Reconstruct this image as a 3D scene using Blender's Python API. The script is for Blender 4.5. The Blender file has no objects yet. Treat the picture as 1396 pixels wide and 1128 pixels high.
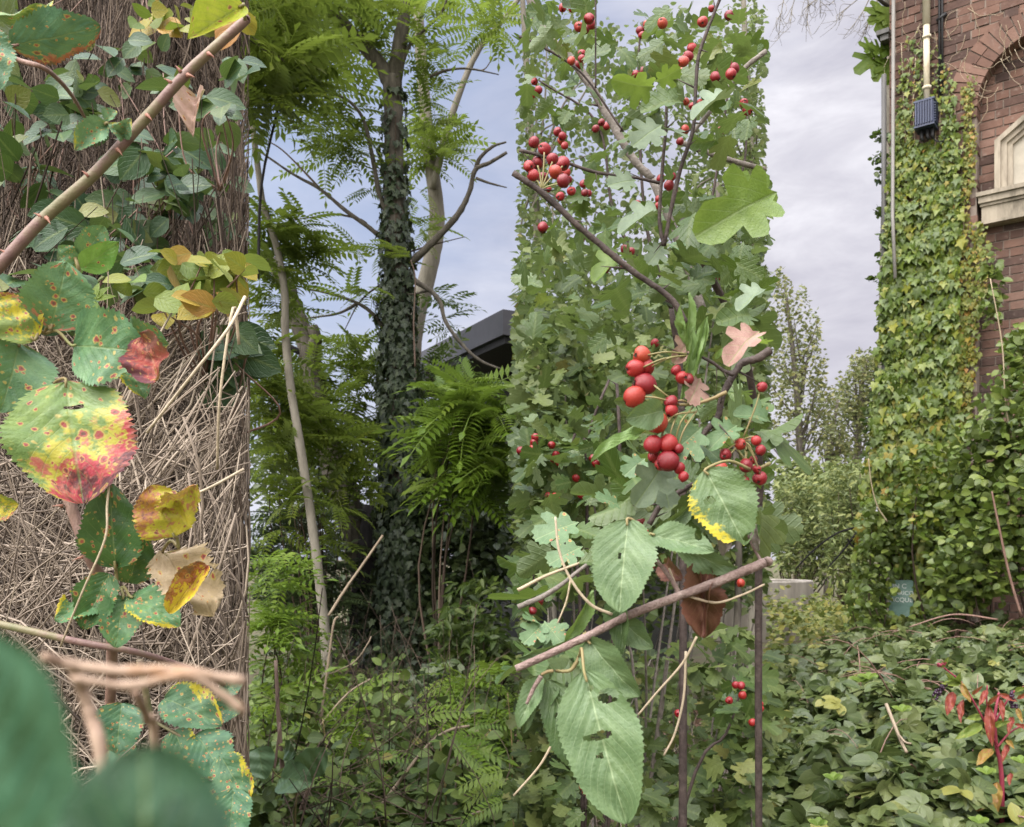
import bpy, math, random
import numpy as np
from mathutils import Vector, Matrix

C = bpy.context.scene.collection
SC = bpy.context.scene
RN = np.random.default_rng(11)
RR = random.Random(5)

# ------------------------------------------------------------------ camera, sky, sun
EYE = 1.6
FPX = 1209.0            # focal length in photograph pixels (1396 wide)
CX, HY = 698.0, 760.0   # principal column and horizon row
cam = bpy.data.cameras.new('camera')
cam_o = bpy.data.objects.new('camera', cam)
C.objects.link(cam_o)
cam_o.location = (0, 0, EYE)
cam_o.rotation_euler = (math.radians(90), 0, 0)
cam.sensor_width = 36
cam.lens = 36 * FPX / 1396
cam.shift_y = (HY - 564) / 1396
cam.clip_start = 0.005
cam.clip_end = 2000
cam.dof.use_dof = True
cam.dof.focus_distance = 0.75
cam.dof.aperture_fstop = 32
SC.camera = cam_o
SC.view_settings.view_transform = 'Standard'
SC.view_settings.look = 'None'
SC.view_settings.exposure = 0.0
SC.view_settings.gamma = 1
SC.cycles.max_bounces = 6
SC.cycles.diffuse_bounces = 3
SC.cycles.transmission_bounces = 3
SC.cycles.glossy_bounces = 2

SUN_EL, SUN_AZ = math.radians(55), math.radians(-140)   # azimuth from +Y, clockwise seen from above
sun = bpy.data.lights.new('sun', 'SUN')
sun.energy = 1.5
sun.angle = math.radians(14)
sun.color = (1.0, 0.97, 0.93)
sun_o = bpy.data.objects.new('sun', sun)
C.objects.link(sun_o)
sd = Vector((math.sin(SUN_AZ) * math.cos(SUN_EL), math.cos(SUN_AZ) * math.cos(SUN_EL), math.sin(SUN_EL)))
sun_o.rotation_euler = (-sd).to_track_quat('-Z', 'Y').to_euler()


class G:
    """small helper that writes shader nodes"""
    def __init__(s, tree):
        s.t = tree
        s.n = tree.nodes
        s.n.clear()

    def put(s, sock, v):
        if hasattr(v, 'is_linked') or isinstance(v, bpy.types.NodeSocket):
            s.t.links.new(v, sock)
        else:
            if isinstance(v, (tuple, list)) and len(v) == 3 and sock.type == 'RGBA':
                v = (*v, 1)
            sock.default_value = v

    def node(s, typ, out=0, props=None, **ins):
        nd = s.n.new(typ)
        for k, v in (props or {}).items():
            setattr(nd, k, v)
        for k, v in ins.items():
            key = int(k[1:]) if k[0] == 'i' and k[1:].isdigit() else k.replace('_', ' ')
            s.put(nd.inputs[key], v)
        return nd.outputs[out] if out is not None else nd

    def m(s, op, a, b=0.0, c=0.0, clamp=False):
        return s.node('ShaderNodeMath', 0, {'operation': op, 'use_clamp': clamp}, i0=a, i1=b, i2=c)

    def mix(s, f, a, b, mode='MIX'):
        nd = s.n.new('ShaderNodeMix')
        nd.data_type = 'RGBA'
        nd.blend_type = mode
        nd.clamp_factor = True
        s.put(nd.inputs[0], f)
        s.put(nd.inputs[6], a)
        s.put(nd.inputs[7], b)
        return nd.outputs[2]

    def step(s, v, lo, hi):
        return s.node('ShaderNodeMapRange', 0, {'interpolation_type': 'SMOOTHSTEP'}, i0=v, i1=lo, i2=hi, i3=0.0, i4=1.0)

    def noise(s, vec, scale, detail=3.0, rough=0.55, dist=0.0, out=0):
        return s.node('ShaderNodeTexNoise', out, None, Vector=vec, Scale=scale, Detail=detail, Roughness=rough, Distortion=dist)

    def voro(s, vec, scale, feature='F1', out='Distance', rnd=1.0):
        nd = s.node('ShaderNodeTexVoronoi', None, {'feature': feature}, Vector=vec, Scale=scale, Randomness=rnd)
        return nd if out is None else nd.outputs[out]

    def ramp(s, f, stops):
        nd = s.n.new('ShaderNodeValToRGB')
        el = nd.color_ramp.elements
        while len(el) < len(stops):
            el.new(0.5)
        for e, (p, c) in zip(el, stops):
            e.position = p
            e.color = (*c, 1)
        s.put(nd.inputs[0], f)
        return nd.outputs[0]

    def xyz(s, v):
        nd = s.node('ShaderNodeSeparateXYZ', None, None, i0=v)
        return nd.outputs[0], nd.outputs[1], nd.outputs[2]

    def vec(s, x, y, z):
        return s.node('ShaderNodeCombineXYZ', 0, None, i0=x, i1=y, i2=z)

    def scale(s, v, k):
        return s.node('ShaderNodeVectorMath', 0, {'operation': 'MULTIPLY'}, i0=v, i1=k)


world = bpy.data.worlds.new('World')
SC.world = world
world.use_nodes = True
g = G(world.node_tree)
tc = g.node('ShaderNodeTexCoord', 'Generated')
sky = g.node('ShaderNodeTexSky', 0, {'sky_type': 'NISHITA', 'sun_disc': False, 'sun_elevation': SUN_EL,
                                     'sun_rotation': SUN_AZ, 'air_density': 1.2, 'dust_density': 2.0})
dx, dy, dz = g.xyz(tc)
warp = g.scale(tc, (1.6, 1.6, 4.2))
cl = g.noise(warp, 1.7, 6.0, 0.55, 0.3)
cl2 = g.noise(warp, 4.5, 5.0, 0.6, 0.5)
cloudv = g.m('ADD', g.m('MULTIPLY', cl, 0.65), g.m('MULTIPLY', cl2, 0.35))
cloud = g.ramp(cloudv, [(0.34, (0.36, 0.36, 0.43)), (0.45, (0.49, 0.48, 0.55)), (0.54, (0.60, 0.59, 0.65)), (0.66, (0.80, 0.79, 0.84))])
bluesky = g.scale(sky, (0.10, 0.10, 0.10))
blue2 = g.mix(0.55, bluesky, (0.40, 0.54, 0.86))
thin = g.m('ADD', g.m('MULTIPLY', cl, 1.0), g.m('MULTIPLY', dz, -0.7))
thin = g.m('ADD', thin, g.m('MULTIPLY', dx, 1.5))                       # the cover breaks up towards the left
cover = g.node('ShaderNodeMapRange', 0, {'interpolation_type': 'SMOOTHSTEP'}, i0=thin, i1=-0.35, i2=0.75, i3=0.30, i4=1.0)
skyc = g.mix(cover, blue2, cloud)
boost = g.node('ShaderNodeMapRange', 0, {'interpolation_type': 'SMOOTHSTEP'}, i0=dz, i1=0.57, i2=1.0, i3=1.0, i4=3.4)  # sky above the view brightened to light the plants from overhead
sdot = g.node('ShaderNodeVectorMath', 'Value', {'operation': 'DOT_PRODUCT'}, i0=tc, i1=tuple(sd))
glow = g.node('ShaderNodeMapRange', 0, {'interpolation_type': 'SMOOTHSTEP'}, i0=sdot, i1=0.35, i2=1.0, i3=0.0, i4=5.2)   # extra glow added round the sun, out of view, to light the leaves
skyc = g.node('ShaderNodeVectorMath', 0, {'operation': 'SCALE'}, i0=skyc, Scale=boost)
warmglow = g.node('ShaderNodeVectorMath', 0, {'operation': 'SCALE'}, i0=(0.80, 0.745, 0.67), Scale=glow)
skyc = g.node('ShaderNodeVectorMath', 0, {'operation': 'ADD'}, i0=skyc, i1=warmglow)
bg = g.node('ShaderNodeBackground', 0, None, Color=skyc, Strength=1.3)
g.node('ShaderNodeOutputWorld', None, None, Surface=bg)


# ------------------------------------------------------------------ helpers
def P(px, py, Y):
    """the point at depth Y metres seen along a ray given in photograph pixels"""
    return np.array(((px - CX) / FPX * Y, Y, EYE - (py - HY) / FPX * Y))


def Pn(px, py, Y):
    px, py, Y = np.broadcast_arrays(np.asarray(px, float), np.asarray(py, float), np.asarray(Y, float))
    return np.stack(((px - CX) / FPX * Y, Y, EYE - (py - HY) / FPX * Y), -1)


def unit(a):
    a = np.asarray(a, float)
    return a / np.maximum(np.linalg.norm(a, axis=-1, keepdims=True), 1e-9)


class MB:
    """collects vertices and faces of ONE mesh"""
    def __init__(s):
        s.v, s.f, s.lc, s.mi, s.n = [], [], [], [], 0

    def add(s, v, faces, lc=None, mi=0):
        v = np.asarray(v, float).reshape(-1, 3)
        for fa in faces if isinstance(faces, list) and len(faces) and isinstance(faces[0], np.ndarray) else [np.asarray(faces)]:
            s.f.append(fa.astype(np.int64) + s.n)
            s.mi.append(np.full(len(fa), mi))
        if lc is None:
            lc = np.zeros_like(v)
            lc[:, 2] = RR.random()
        s.v.append(v)
        s.lc.append(np.asarray(lc, float))
        s.n += len(v)

    def mesh(s, name, off=(0, 0, 0), smooth=True):
        me = bpy.data.meshes.new(name)
        if not s.v:
            return me
        V = np.concatenate(s.v) - np.asarray(off)
        me.vertices.add(len(V))
        me.vertices.foreach_set('co', V.ravel())
        loops = np.concatenate([a.ravel() for a in s.f])
        tot = np.concatenate([np.full(len(a), a.shape[1]) for a in s.f])
        me.loops.add(len(loops))
        me.loops.foreach_set('vertex_index', loops)
        me.polygons.add(len(tot))
        me.polygons.foreach_set('loop_start', np.concatenate(([0], np.cumsum(tot)[:-1])))
        me.polygons.foreach_set('use_smooth', np.full(len(tot), smooth))
        me.polygons.foreach_set('material_index', np.concatenate(s.mi))
        at = me.attributes.new('lc', 'FLOAT_VECTOR', 'POINT')
        at.data.foreach_set('vector', np.concatenate(s.lc).ravel())
        me.update(calc_edges=True)
        return me


ROOT = {}


def thing(name, label, cat, loc, group=None, kind=None):
    o = bpy.data.objects.new(name, None)
    C.objects.link(o)
    o.empty_display_size = 0.1
    o.location = tuple(float(x) for x in loc)
    o['label'] = label
    o['category'] = cat
    if group:
        o['group'] = group
    if kind:
        o['kind'] = kind
    ROOT[o.name] = np.array(o.location)
    return o


def part(name, mb, mats, parent=None, label=None, smooth=True):
    off = ROOT[parent.name] if parent else np.zeros(3)
    me = mb.mesh(name, off, smooth)
    for m in mats if isinstance(mats, (list, tuple)) else [mats]:
        me.materials.append(m)
    o = bpy.data.objects.new(name, me)
    C.objects.link(o)
    if parent:
        o.parent = parent
        ROOT[o.name] = off
    if label:
        o['label'] = label
    return o


def solo(name, mb, mats, label, cat, group=None, kind=None, smooth=True):
    """a top-level thing that is one mesh, its origin at the foot of its shape"""
    V = np.concatenate(mb.v)
    off = V.mean(0)
    off[2] = V[:, 2].min()
    me = mb.mesh(name, off, smooth)
    for m in mats if isinstance(mats, (list, tuple)) else [mats]:
        me.materials.append(m)
    o = bpy.data.objects.new(name, me)
    C.objects.link(o)
    o.location = tuple(off)
    ROOT[o.name] = off
    if kind != 'structure':
        o['label'] = label
        o['category'] = cat
    if group:
        o['group'] = group
    if kind:
        o['kind'] = kind
    return o


def smooth_path(pts, k=6):
    """Catmull-Rom through the given points"""
    p = np.asarray(pts, float)
    if len(p) < 3:
        t = np.linspace(0, 1, k + 1)[:, None]
        return p[0] + (p[1] - p[0]) * t
    q = np.vstack((2 * p[0] - p[1], p, 2 * p[-1] - p[-2]))
    out = []
    for i in range(1, len(q) - 2):
        a, b, c, d = q[i - 1], q[i], q[i + 1], q[i + 2]
        for t in np.linspace(0, 1, k, endpoint=False):
            out.append(0.5 * ((2 * b) + (c - a) * t + (2 * a - 5 * b + 4 * c - d) * t * t + (3 * b - a - 3 * c + d) * t ** 3))
    out.append(q[-2])
    return np.array(out)


def tubes(mb, paths, radii, ns=5, rnd=None, caps=True):
    """paths (n,k,3), radii (n,k): n tapering tubes"""
    paths = np.asarray(paths, float)
    radii = np.asarray(radii, float)
    n, k, _ = paths.shape
    tan = np.gradient(paths, axis=1)
    tan = unit(tan)
    ref = np.where(np.abs(tan[:, :1, 2:3]) > 0.9, np.array([1., 0, 0]), np.array([0, 0, 1.]))
    ref = np.broadcast_to(ref, tan.shape)
    a = unit(np.cross(tan, ref))
    b = np.cross(tan, a)
    th = np.arange(ns) / ns * 2 * np.pi
    ring = a[:, :, None] * np.cos(th)[None, None, :, None] + b[:, :, None] * np.sin(th)[None, None, :, None]
    v = paths[:, :, None] + ring * radii[:, :, None, None]
    idx = np.arange(n * k * ns).reshape(n, k, ns)
    q = np.stack((idx[:, :-1], np.roll(idx, -1, 2)[:, :-1], np.roll(idx, -1, 2)[:, 1:], idx[:, 1:]), -1).reshape(-1, 4)
    if rnd is None:
        rnd = RN.random(n)
    lc = np.zeros((n, k, ns, 3))
    lc[..., 0] = (np.arange(ns) / ns)[None, None]
    lc[..., 1] = np.concatenate((np.zeros((n, 1)), np.cumsum(np.linalg.norm(np.diff(paths, axis=1), axis=2), 1)), 1)[:, :, None]
    lc[..., 2] = np.asarray(rnd)[:, None, None]
    fs = [q]
    if caps and ns > 3:
        fs += [idx[:, 0, ::-1], idx[:, -1]]
    mb.add(v.reshape(-1, 3), fs, lc.reshape(-1, 3))


def limb(mb, pts, r0, r1, ns=8, k=6, rnd=None, bumpy=0.0):
    p = smooth_path(pts, k)
    r = np.linspace(r0, r1, len(p))
    if bumpy:
        r = r * (1 + bumpy * RN.standard_normal(len(p)))
        p = p + RN.standard_normal(p.shape) * r[:, None] * bumpy * 0.8
    tubes(mb, p[None], r[None], ns, None if rnd is None else [rnd])
    return p


def frames(d, nrm):
    """columns x, y(=d), z for each leaf; d is its axis, nrm roughly its face"""
    y = unit(d)
    x = unit(np.cross(y, nrm))
    z = np.cross(x, y)
    return np.stack((x, y, z), -1)


def inst(mb, T, pos, F, size, rnd=None, mi=0):
    tv, tf, tl = T
    n = len(pos)
    if n == 0:
        return
    size = np.broadcast_to(np.asarray(size, float), (n,))
    v = np.einsum('nij,kj->nki', F, tv) * size[:, None, None] + np.asarray(pos)[:, None]
    if rnd is None:
        rnd = RN.random(n)
    lc = np.zeros((n, len(tv), 3))
    lc[..., :2] = tl[None, :, :2]
    lc[..., 2] = np.asarray(rnd)[:, None]
    off = (np.arange(n) * len(tv))[:, None, None]
    mb.add(v.reshape(-1, 3), [(f[None] + off).reshape(-1, f.shape[1]) for f in tf], lc.reshape(-1, 3), mi)


def rdir(n):
    return unit(RN.standard_normal((n, 3)))


# ---- leaf templates: base at the origin, axis +y, face +z, length 1
def T_leaf(a=0.85, b=0.7, w=0.32, ns=4, na=1, fold=0.12, droop=0.15):
    y = np.linspace(0, 1, ns + 1)
    ww = np.maximum(np.sin(np.pi * np.clip(y, 0.001, 0.999) ** a), 0) ** b * w
    xs = np.linspace(-1, 1, 2 * na + 1)
    X = xs[None] * ww[:, None]
    Yv = np.repeat(y[:, None], len(xs), 1)
    Z = np.abs(X) * fold * 2 - droop * (Yv ** 2)
    v = np.stack((X, Yv, Z), -1).reshape(-1, 3)
    m = len(xs)
    i = np.arange(ns * m).reshape(ns, m)[:, :-1].ravel()
    f = np.stack((i, i + 1, i + 1 + m, i + m), -1)
    l = np.stack((np.repeat(xs[None], ns + 1, 0).ravel(), Yv.ravel()), -1)
    return v, [f], l


def T_fan(outline, c=(0, 0.4), fold=0.10, droop=0.12):
    o = np.array(outline, float)
    o = np.vstack((o, o[1:-1][::-1] * (-1, 1))) if abs(o[0, 0]) < 1e-6 and abs(o[-1, 0]) < 1e-6 else o
    v2 = np.vstack(((c[0], c[1]), o))
    z = np.abs(v2[:, 0]) * fold - droop * np.maximum(v2[:, 1], 0) ** 2
    z[0] += 0.02
    v = np.column_stack((v2, z))
    n = len(o)
    f = np.array([(0, 1 + i, 1 + (i + 1) % n) for i in range(n)])
    return v, [f], v2 * np.array([2.0, 1.0])


def T_join(parts):
    """(template, position, dir, normal, size) joined into one template"""
    V, F, L, n = [], {}, [], 0
    for T, p, d, nr, s in parts:
        fr = frames(np.array([d], float), np.array([nr], float))[0]
        V.append(T[0] @ fr.T * s + np.array(p))
        for f in T[1]:
            F.setdefault(f.shape[1], []).append(f + n)
        L.append(T[2])
        n += len(T[0])
    return np.vstack(V), [np.vstack(x) for x in F.values()], np.vstack(L)


OV = T_leaf(0.85, 0.65, 0.36, 5, 1)
OVS = T_leaf(0.85, 0.75, 0.33, 2, 1)
LANCE = T_leaf(0.8, 0.9, 0.17, 4, 1, 0.2, 0.25)
IVY2 = T_fan([(0, 0), (0.16, -0.10), (0.36, 0.02), (0.40, 0.30), (0.24, 0.52), (0, 0.95)], (0, 0.32), 0.3, 0.4)
IVY = T_fan([(0, 0), (0.20, -0.14), (0.44, 0.02), (0.30, 0.24), (0.52, 0.50), (0.22, 0.56), (0, 1.0)], (0, 0.32), 0.15, 0.25)
HAW = T_fan([(0, 0), (0.05, 0.12), (0.24, 0.10), (0.36, 0.27), (0.24, 0.36), (0.45, 0.52), (0.43, 0.68), (0.22, 0.60), (0.27, 0.88), (0.12, 0.97), (0, 0.93)], (0, 0.45), 0.22, 0.12)
FIG = T_fan([(0, 0), (0.22, -0.03), (0.48, 0.14), (0.50, 0.30), (0.24, 0.33), (0.52, 0.62), (0.45, 0.78), (0.17, 0.58), (0.16, 0.95), (0, 1.02)], (0, 0.38), 0.1, 0.2)
HEART = T_fan([(0, 0), (0.13, -0.12), (0.32, -0.10), (0.46, 0.10), (0.45, 0.35), (0.28, 0.66), (0.10, 0.90), (0, 1.0)], (0, 0.3), 0.15, 0.15)


def T_pinnate(pairs=8, ll=0.26, wid=0.2, droop=0.35, T=None, start=0.18):
    lf = T or T_leaf(0.8, 0.8, wid, 2, 1, 0.15, 0.15)
    parts = []
    for i in range(pairs):
        t = start + (1 - start) * i / pairs
        p = (0, t, -droop * t * t)
        for s in (-1, 1):
            parts.append((lf, p, (s * 0.92, 0.42, -0.12), (0, 0.05, 1), ll * (1.0 - 0.35 * abs(t - 0.5))))
    parts.append((lf, (0, 1.0, -droop), (0, 1, -0.5), (0, 0.3, 1), ll))
    y = np.linspace(0, 1, 5)
    rv = np.stack([(sx * 0.006, t, -droop * t * t + 0.003) for t in y for sx in (-1, 1)])
    rf = np.array([(2 * i, 2 * i + 1, 2 * i + 3, 2 * i + 2) for i in range(4)])
    rl = np.column_stack((np.zeros(10), np.zeros(10)))
    parts.append(((rv, [rf], rl), (0, 0, 0), (0, 1, 0), (0, 0, 1), 1.0))
    return T_join(parts)


PIN = T_pinnate(8)
PINS = T_pinnate(5, 0.32, 0.2)
AIL = T_pinnate(9, 0.30, 0.17, 0.45)
TRI = T_join([(OV, (0, 0.25, 0), (0, 1, 0), (0, 0, 1), 0.75), (OV, (0, 0.2, 0), (0.85, 0.35, -0.1), (0, 0.1, 1), 0.6),
              (OV, (0, 0.2, 0), (-0.85, 0.35, -0.1), (0, 0.1, 1), 0.6)])
QUIN = T_join([(OV, (0, 0.25, 0), (0, 1, -0.1), (0, 0, 1), 0.75), (OV, (0, 0.2, 0), (0.8, 0.6, -0.1), (0, 0.1, 1), 0.66),
               (OV, (0, 0.2, 0), (-0.8, 0.6, -0.1), (0, 0.1, 1), 0.66), (OV, (0, 0.18, 0), (0.95, -0.25, -0.1), (0, 0.1, 1), 0.5),
               (OV, (0, 0.18, 0), (-0.95, -0.25, -0.1), (0, 0.1, 1), 0.5)])


def blob(n, c, r, shell=0.35):
    """n points in an uneven ellipsoid, denser towards its skin"""
    d = rdir(n)
    q = (shell + (1 - shell) * RN.random(n)) ** 0.6
    lump = 1 + 0.22 * np.sin(d[:, 0] * 5 + c[0] * 7) * np.cos(d[:, 2] * 4 + c[1] * 3) + 0.14 * np.sin(d[:, 1] * 9 + d[:, 2] * 7)
    return np.asarray(c) + d * (q * lump)[:, None] * np.asarray(r), d


def ellipse_pts(spec, n):
    """spec rows: px,py,rx,ry,Y,dY,weight -> points spread through those lumps (sizes in photo pixels)"""
    sp = np.array(spec, float)
    w = sp[:, 6] / sp[:, 6].sum()
    k = RN.choice(len(sp), n, p=w)
    a = RN.random(n) * 2 * np.pi
    q = np.sqrt(RN.random(n)) * (1 + 0.15 * RN.standard_normal(n))
    s = sp[k]
    px = s[:, 0] + np.cos(a) * q * s[:, 2]
    py = s[:, 1] + np.sin(a) * q * s[:, 3]
    Y = s[:, 4] + s[:, 5] * (RN.random(n) * 2 - 1)
    return Pn(px, py, Y)


def keep(p, lo, hi):
    t = p[:, 0] / p[:, 1] * FPX + CX
    return (t > lo) & (t < hi)


def leaves(mb, T, pos, size, up=0.8, out=None, jit=0.6, rnd=None, droop=0.2, face=0.0):
    """leaves with their faces turned mostly upward, axes fanned around"""
    n = len(pos)
    if n == 0:
        return
    d = RN.standard_normal((n, 3))
    d[:, 2] = d[:, 2] * 0.4 - droop
    if out is not None:
        d = d * 0.6 + np.asarray(out) * 0.9
    nr = np.array([0, 0, up]) + jit * RN.standard_normal((n, 3)) + face * unit(np.array([0, 0, EYE]) - pos)
    inst(mb, T, pos, frames(d, nr), size * (0.7 + 0.6 * RN.random(n)), rnd)


# ---- materials
def new_mat(name):
    m = bpy.data.materials.new(name)
    m.use_nodes = True
    return m, G(m.node_tree)


def finish(gr, col, rough=0.5, normal=None, spec=0.5, trans=None, tf=0.0):
    kw = dict(Base_Color=col, Roughness=rough)
    if normal is not None:
        kw['Normal'] = normal
    nd = gr.node('ShaderNodeBsdfPrincipled', None, None, **kw)
    nd.inputs['Specular IOR Level'].default_value = spec
    sh = nd.outputs[0]
    if tf:
        tr = gr.node('ShaderNodeBsdfTranslucent', 0, None, Color=trans)
        sh = gr.node('ShaderNodeMixShader', 0, None, i0=tf, i1=sh, i2=tr)
    gr.node('ShaderNodeOutputMaterial', None, None, Surface=sh)


def attr(gr):
    return gr.node('ShaderNodeAttribute', 'Vector', {'attribute_name': 'lc'})


def leaf_mat(name, stops, tr=(0.18, 0.28, 0.03), tf=0.3, rough=0.42, spec=0.36, vein=0.35, nv=6.0, rib=0.35):
    m, q = new_mat(name)
    a = attr(q)
    x, y, r = q.xyz(a)
    geo = q.node('ShaderNodeNewGeometry', 'Position')
    col = q.ramp(r, stops)
    col = q.scale(col, (1.22, 1.05, 0.78))
    nz = q.noise(geo, 26.0, 3.0)
    col = q.mix(q.m('MULTIPLY', q.step(nz, 0.35, 0.75), 0.4), col, q.mix(0.5, col, (0.02, 0.03, 0.008)))
    mid = q.m('SUBTRACT', 1.0, q.step(q.m('ABSOLUTE', x), 0.02, 0.14))
    col = q.mix(q.m('MULTIPLY', mid, vein), col, (0.22, 0.28, 0.10))
    ax = q.m('ABSOLUTE', x)
    fr = q.m('ABSOLUTE', q.m('SUBTRACT', q.m('FRACT', q.m('MULTIPLY', q.m('SUBTRACT', y, q.m('MULTIPLY', ax, 0.5)), nv)), 0.5))
    ribs = q.step(fr, 0.36, 0.49)
    col = q.mix(q.m('MULTIPLY', ribs, rib), col, q.scale(col, (1.75, 1.6, 1.5)))
    mot = q.noise(q.vec(x, y, q.m('MULTIPLY', r, 37.0)), 5.0, 4.0, 0.65)
    col = q.mix(q.m('MULTIPLY', q.step(mot, 0.45, 0.75), 0.45), col, q.scale(col, (0.62, 0.60, 0.55)))
    nrm_ = q.node('ShaderNodeBump', 0, None, Strength=0.5, Distance=0.002, Height=q.m('SUBTRACT', mot, q.m('MULTIPLY', ribs, 0.35)))
    back = q.node('ShaderNodeNewGeometry', 'Backfacing')
    col = q.mix(q.m('MULTIPLY', back, 0.35), col, (0.16, 0.20, 0.10))
    finish(q, col, rough, nrm_, spec, q.mix(0.5, tr, col), tf)
    return m


def noise_mat(name, stops, scale=8.0, rough=0.85, stretch=(1, 1, 1), bump=0.3, detail=6.0, spec=0.3, coord='Object'):
    m, q = new_mat(name)
    tcn = q.node('ShaderNodeTexCoord', coord)
    v = q.scale(tcn, stretch)
    n1 = q.noise(v, scale, detail, 0.6)
    n2 = q.noise(v, scale * 5, 4.0, 0.6)
    f = q.m('ADD', q.m('MULTIPLY', n1, 0.7), q.m('MULTIPLY', n2, 0.3))
    col = q.ramp(f, stops)
    nrm = None
    if bump:
        nrm = q.node('ShaderNodeBump', 0, None, Strength=bump, Distance=0.01, Height=f)
    finish(q, col, rough, nrm, spec)
    return m


def rnd_mat(name, stops, rough=0.8, spec=0.3, bump=0.0, scale=60.0, tf=0.0):
    """colour picked per piece, with a little noise"""
    m, q = new_mat(name)
    x, y, r = q.xyz(attr(q))
    geo = q.node('ShaderNodeNewGeometry', 'Position')
    nz = q.noise(geo, scale, 4.0, 0.6)
    col = q.ramp(q.m('ADD', q.m('MULTIPLY', r, 0.8), q.m('MULTIPLY', nz, 0.2)), stops)
    col = q.mix(q.m('MULTIPLY', q.step(nz, 0.4, 0.7), 0.35), col, q.scale(col, (0.5, 0.48, 0.45)))
    nrm = q.node('ShaderNodeBump', 0, None, Strength=bump, Distance=0.005, Height=nz) if bump else None
    finish(q, col, rough, nrm, spec, col, tf)
    return m


def bark(name, stops, sc=22.0, bump=0.6):
    return noise_mat(name, stops, sc, 0.9, (1, 1, 0.22), bump)


def hero_mat(name, g1, g2, gx=0.0, gy=0.0, ythr=9.0, rthr=9.0, spots=0.5, nv=7.0, veincol=(0.20, 0.27, 0.10), seed=0.0,
             yel=(0.50, 0.42, 0.03), red=(0.36, 0.045, 0.05), tf=0.2, rough=0.38, slant=0.45, hl=0.0, aspect=0.8, veinamt=0.5):
    """a leaf seen close: ribs, mottling, autumn zones and ringed spots"""
    m, q = new_mat(name)
    x, y, r = q.xyz(attr(q))
    ax = q.m('ABSOLUTE', x)
    pos = q.vec(q.m('MULTIPLY', x, aspect * 0.5), y, seed)
    n1 = q.noise(pos, 4.0, 5.0, 0.6)
    n2 = q.noise(pos, 14.0, 5.0, 0.65)
    n3 = q.noise(q.node('ShaderNodeVectorMath', 0, {'operation': 'ADD'}, i0=pos, i1=(7.3, 1.7, 2.2)), 5.0, 5.0, 0.65)
    col = q.mix(q.step(n1, 0.35, 0.65), g1, g2)
    col = q.mix(q.m('MULTIPLY', q.step(n2, 0.5, 0.75), 0.35), col, q.scale(col, (0.6, 0.62, 0.5)))
    grad = q.m('ADD', q.m('MULTIPLY', x, gx), q.m('MULTIPLY', y, gy))
    wob = q.m('MULTIPLY_ADD', q.m('ADD', q.m('MULTIPLY', n1, 0.55), q.m('MULTIPLY', n2, 0.45)), 1.8, -0.4)
    # ribs
    mid = q.m('SUBTRACT', 1.0, q.step(ax, 0.008, 0.045))
    ph = q.m('MULTIPLY', q.m('SUBTRACT', y, q.m('MULTIPLY', ax, slant)), nv)
    ph = q.m('ADD', ph, q.m('MULTIPLY', q.m('GREATER_THAN', x, 0.0), 0.35))
    fr = q.m('ABSOLUTE', q.m('SUBTRACT', q.m('FRACT', ph), 0.5))
    lat = q.step(fr, 0.455, 0.495)
    lat = q.m('MULTIPLY', lat, q.m('SUBTRACT', 1.0, q.step(ax, 0.55, 1.0)))
    net = q.voro(pos, 30.0, 'DISTANCE_TO_EDGE')
    net1 = q.m('SUBTRACT', 1.0, q.step(net, 0.0, 0.10))
    vein = q.m('MAXIMUM', mid, q.m('MULTIPLY', lat, 0.8))
    col = q.mix(q.m('MULTIPLY', net1, 0.22), col, q.scale(col, (1.5, 1.45, 1.3)))
    if ythr < 5:
        col = q.mix(q.step(q.m('ADD', wob, grad), ythr, ythr + 0.16), col, yel)
    if rthr < 5:
        wob2 = q.m('MULTIPLY_ADD', q.m('ADD', q.m('MULTIPLY', n3, 0.6), q.m('MULTIPLY', n2, 0.4)), 1.8, -0.4)
        rr = q.step(q.m('ADD', wob2, grad), rthr, rthr + 0.10)
        col = q.mix(rr, col, q.mix(q.step(n2, 0.42, 0.62), red, (0.42, 0.15, 0.10)))
        col = q.mix(q.step(q.m('ADD', wob2, grad), rthr + 0.17, rthr + 0.34), col, (0.11, 0.028, 0.04))
    col = q.mix(q.m('MULTIPLY', vein, veinamt), col, veincol)
    if spots > 0:
        pp = q.node('ShaderNodeVectorMath', 0, {'operation': 'ADD'}, i0=pos, i1=q.scale(q.noise(pos, 20.0, 2.0, 0.5, 0.0, 'Color'), (0.05, 0.05, 0.0)))
        for sc, cut in ((7.5, 0.62), (15.0, 0.72)):
            vn = q.voro(pp, sc, 'F1', None)
            pick, sz, _ = q.xyz(vn.outputs['Color'])
            ok = q.m('GREATER_THAN', pick, cut + (0.5 - spots) * 0.5)
            dist = q.m('SUBTRACT', vn.outputs['Distance'], q.m('MULTIPLY', sz, 0.10))
            halo = q.m('MULTIPLY', q.m('SUBTRACT', 1.0, q.step(dist, 0.20, 0.27)), ok)
            ring = q.m('MULTIPLY', q.m('SUBTRACT', 1.0, q.step(dist, 0.13, 0.18)), ok)
            core = q.m('MULTIPLY', q.m('SUBTRACT', 1.0, q.step(dist, 0.03, 0.09)), ok)
            col = q.mix(q.m('MULTIPLY', halo, 0.8), col, (0.46, 0.36, 0.10))
            col = q.mix(ring, col, (0.33, 0.07, 0.06))
            col = q.mix(core, col, (0.13, 0.05, 0.04))
    h = q.m('ADD', q.m('MULTIPLY', vein, -0.5), q.m('ADD', q.m('MULTIPLY', net, 0.55), q.m('MULTIPLY', n2, 0.35)))
    nrm = q.node('ShaderNodeBump', 0, None, Strength=0.32, Distance=0.0015, Height=h)
    finish(q, col, rough, nrm, 0.4, q.mix(0.5, col, (0.2, 0.26, 0.03)), tf)
    return m


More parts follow.
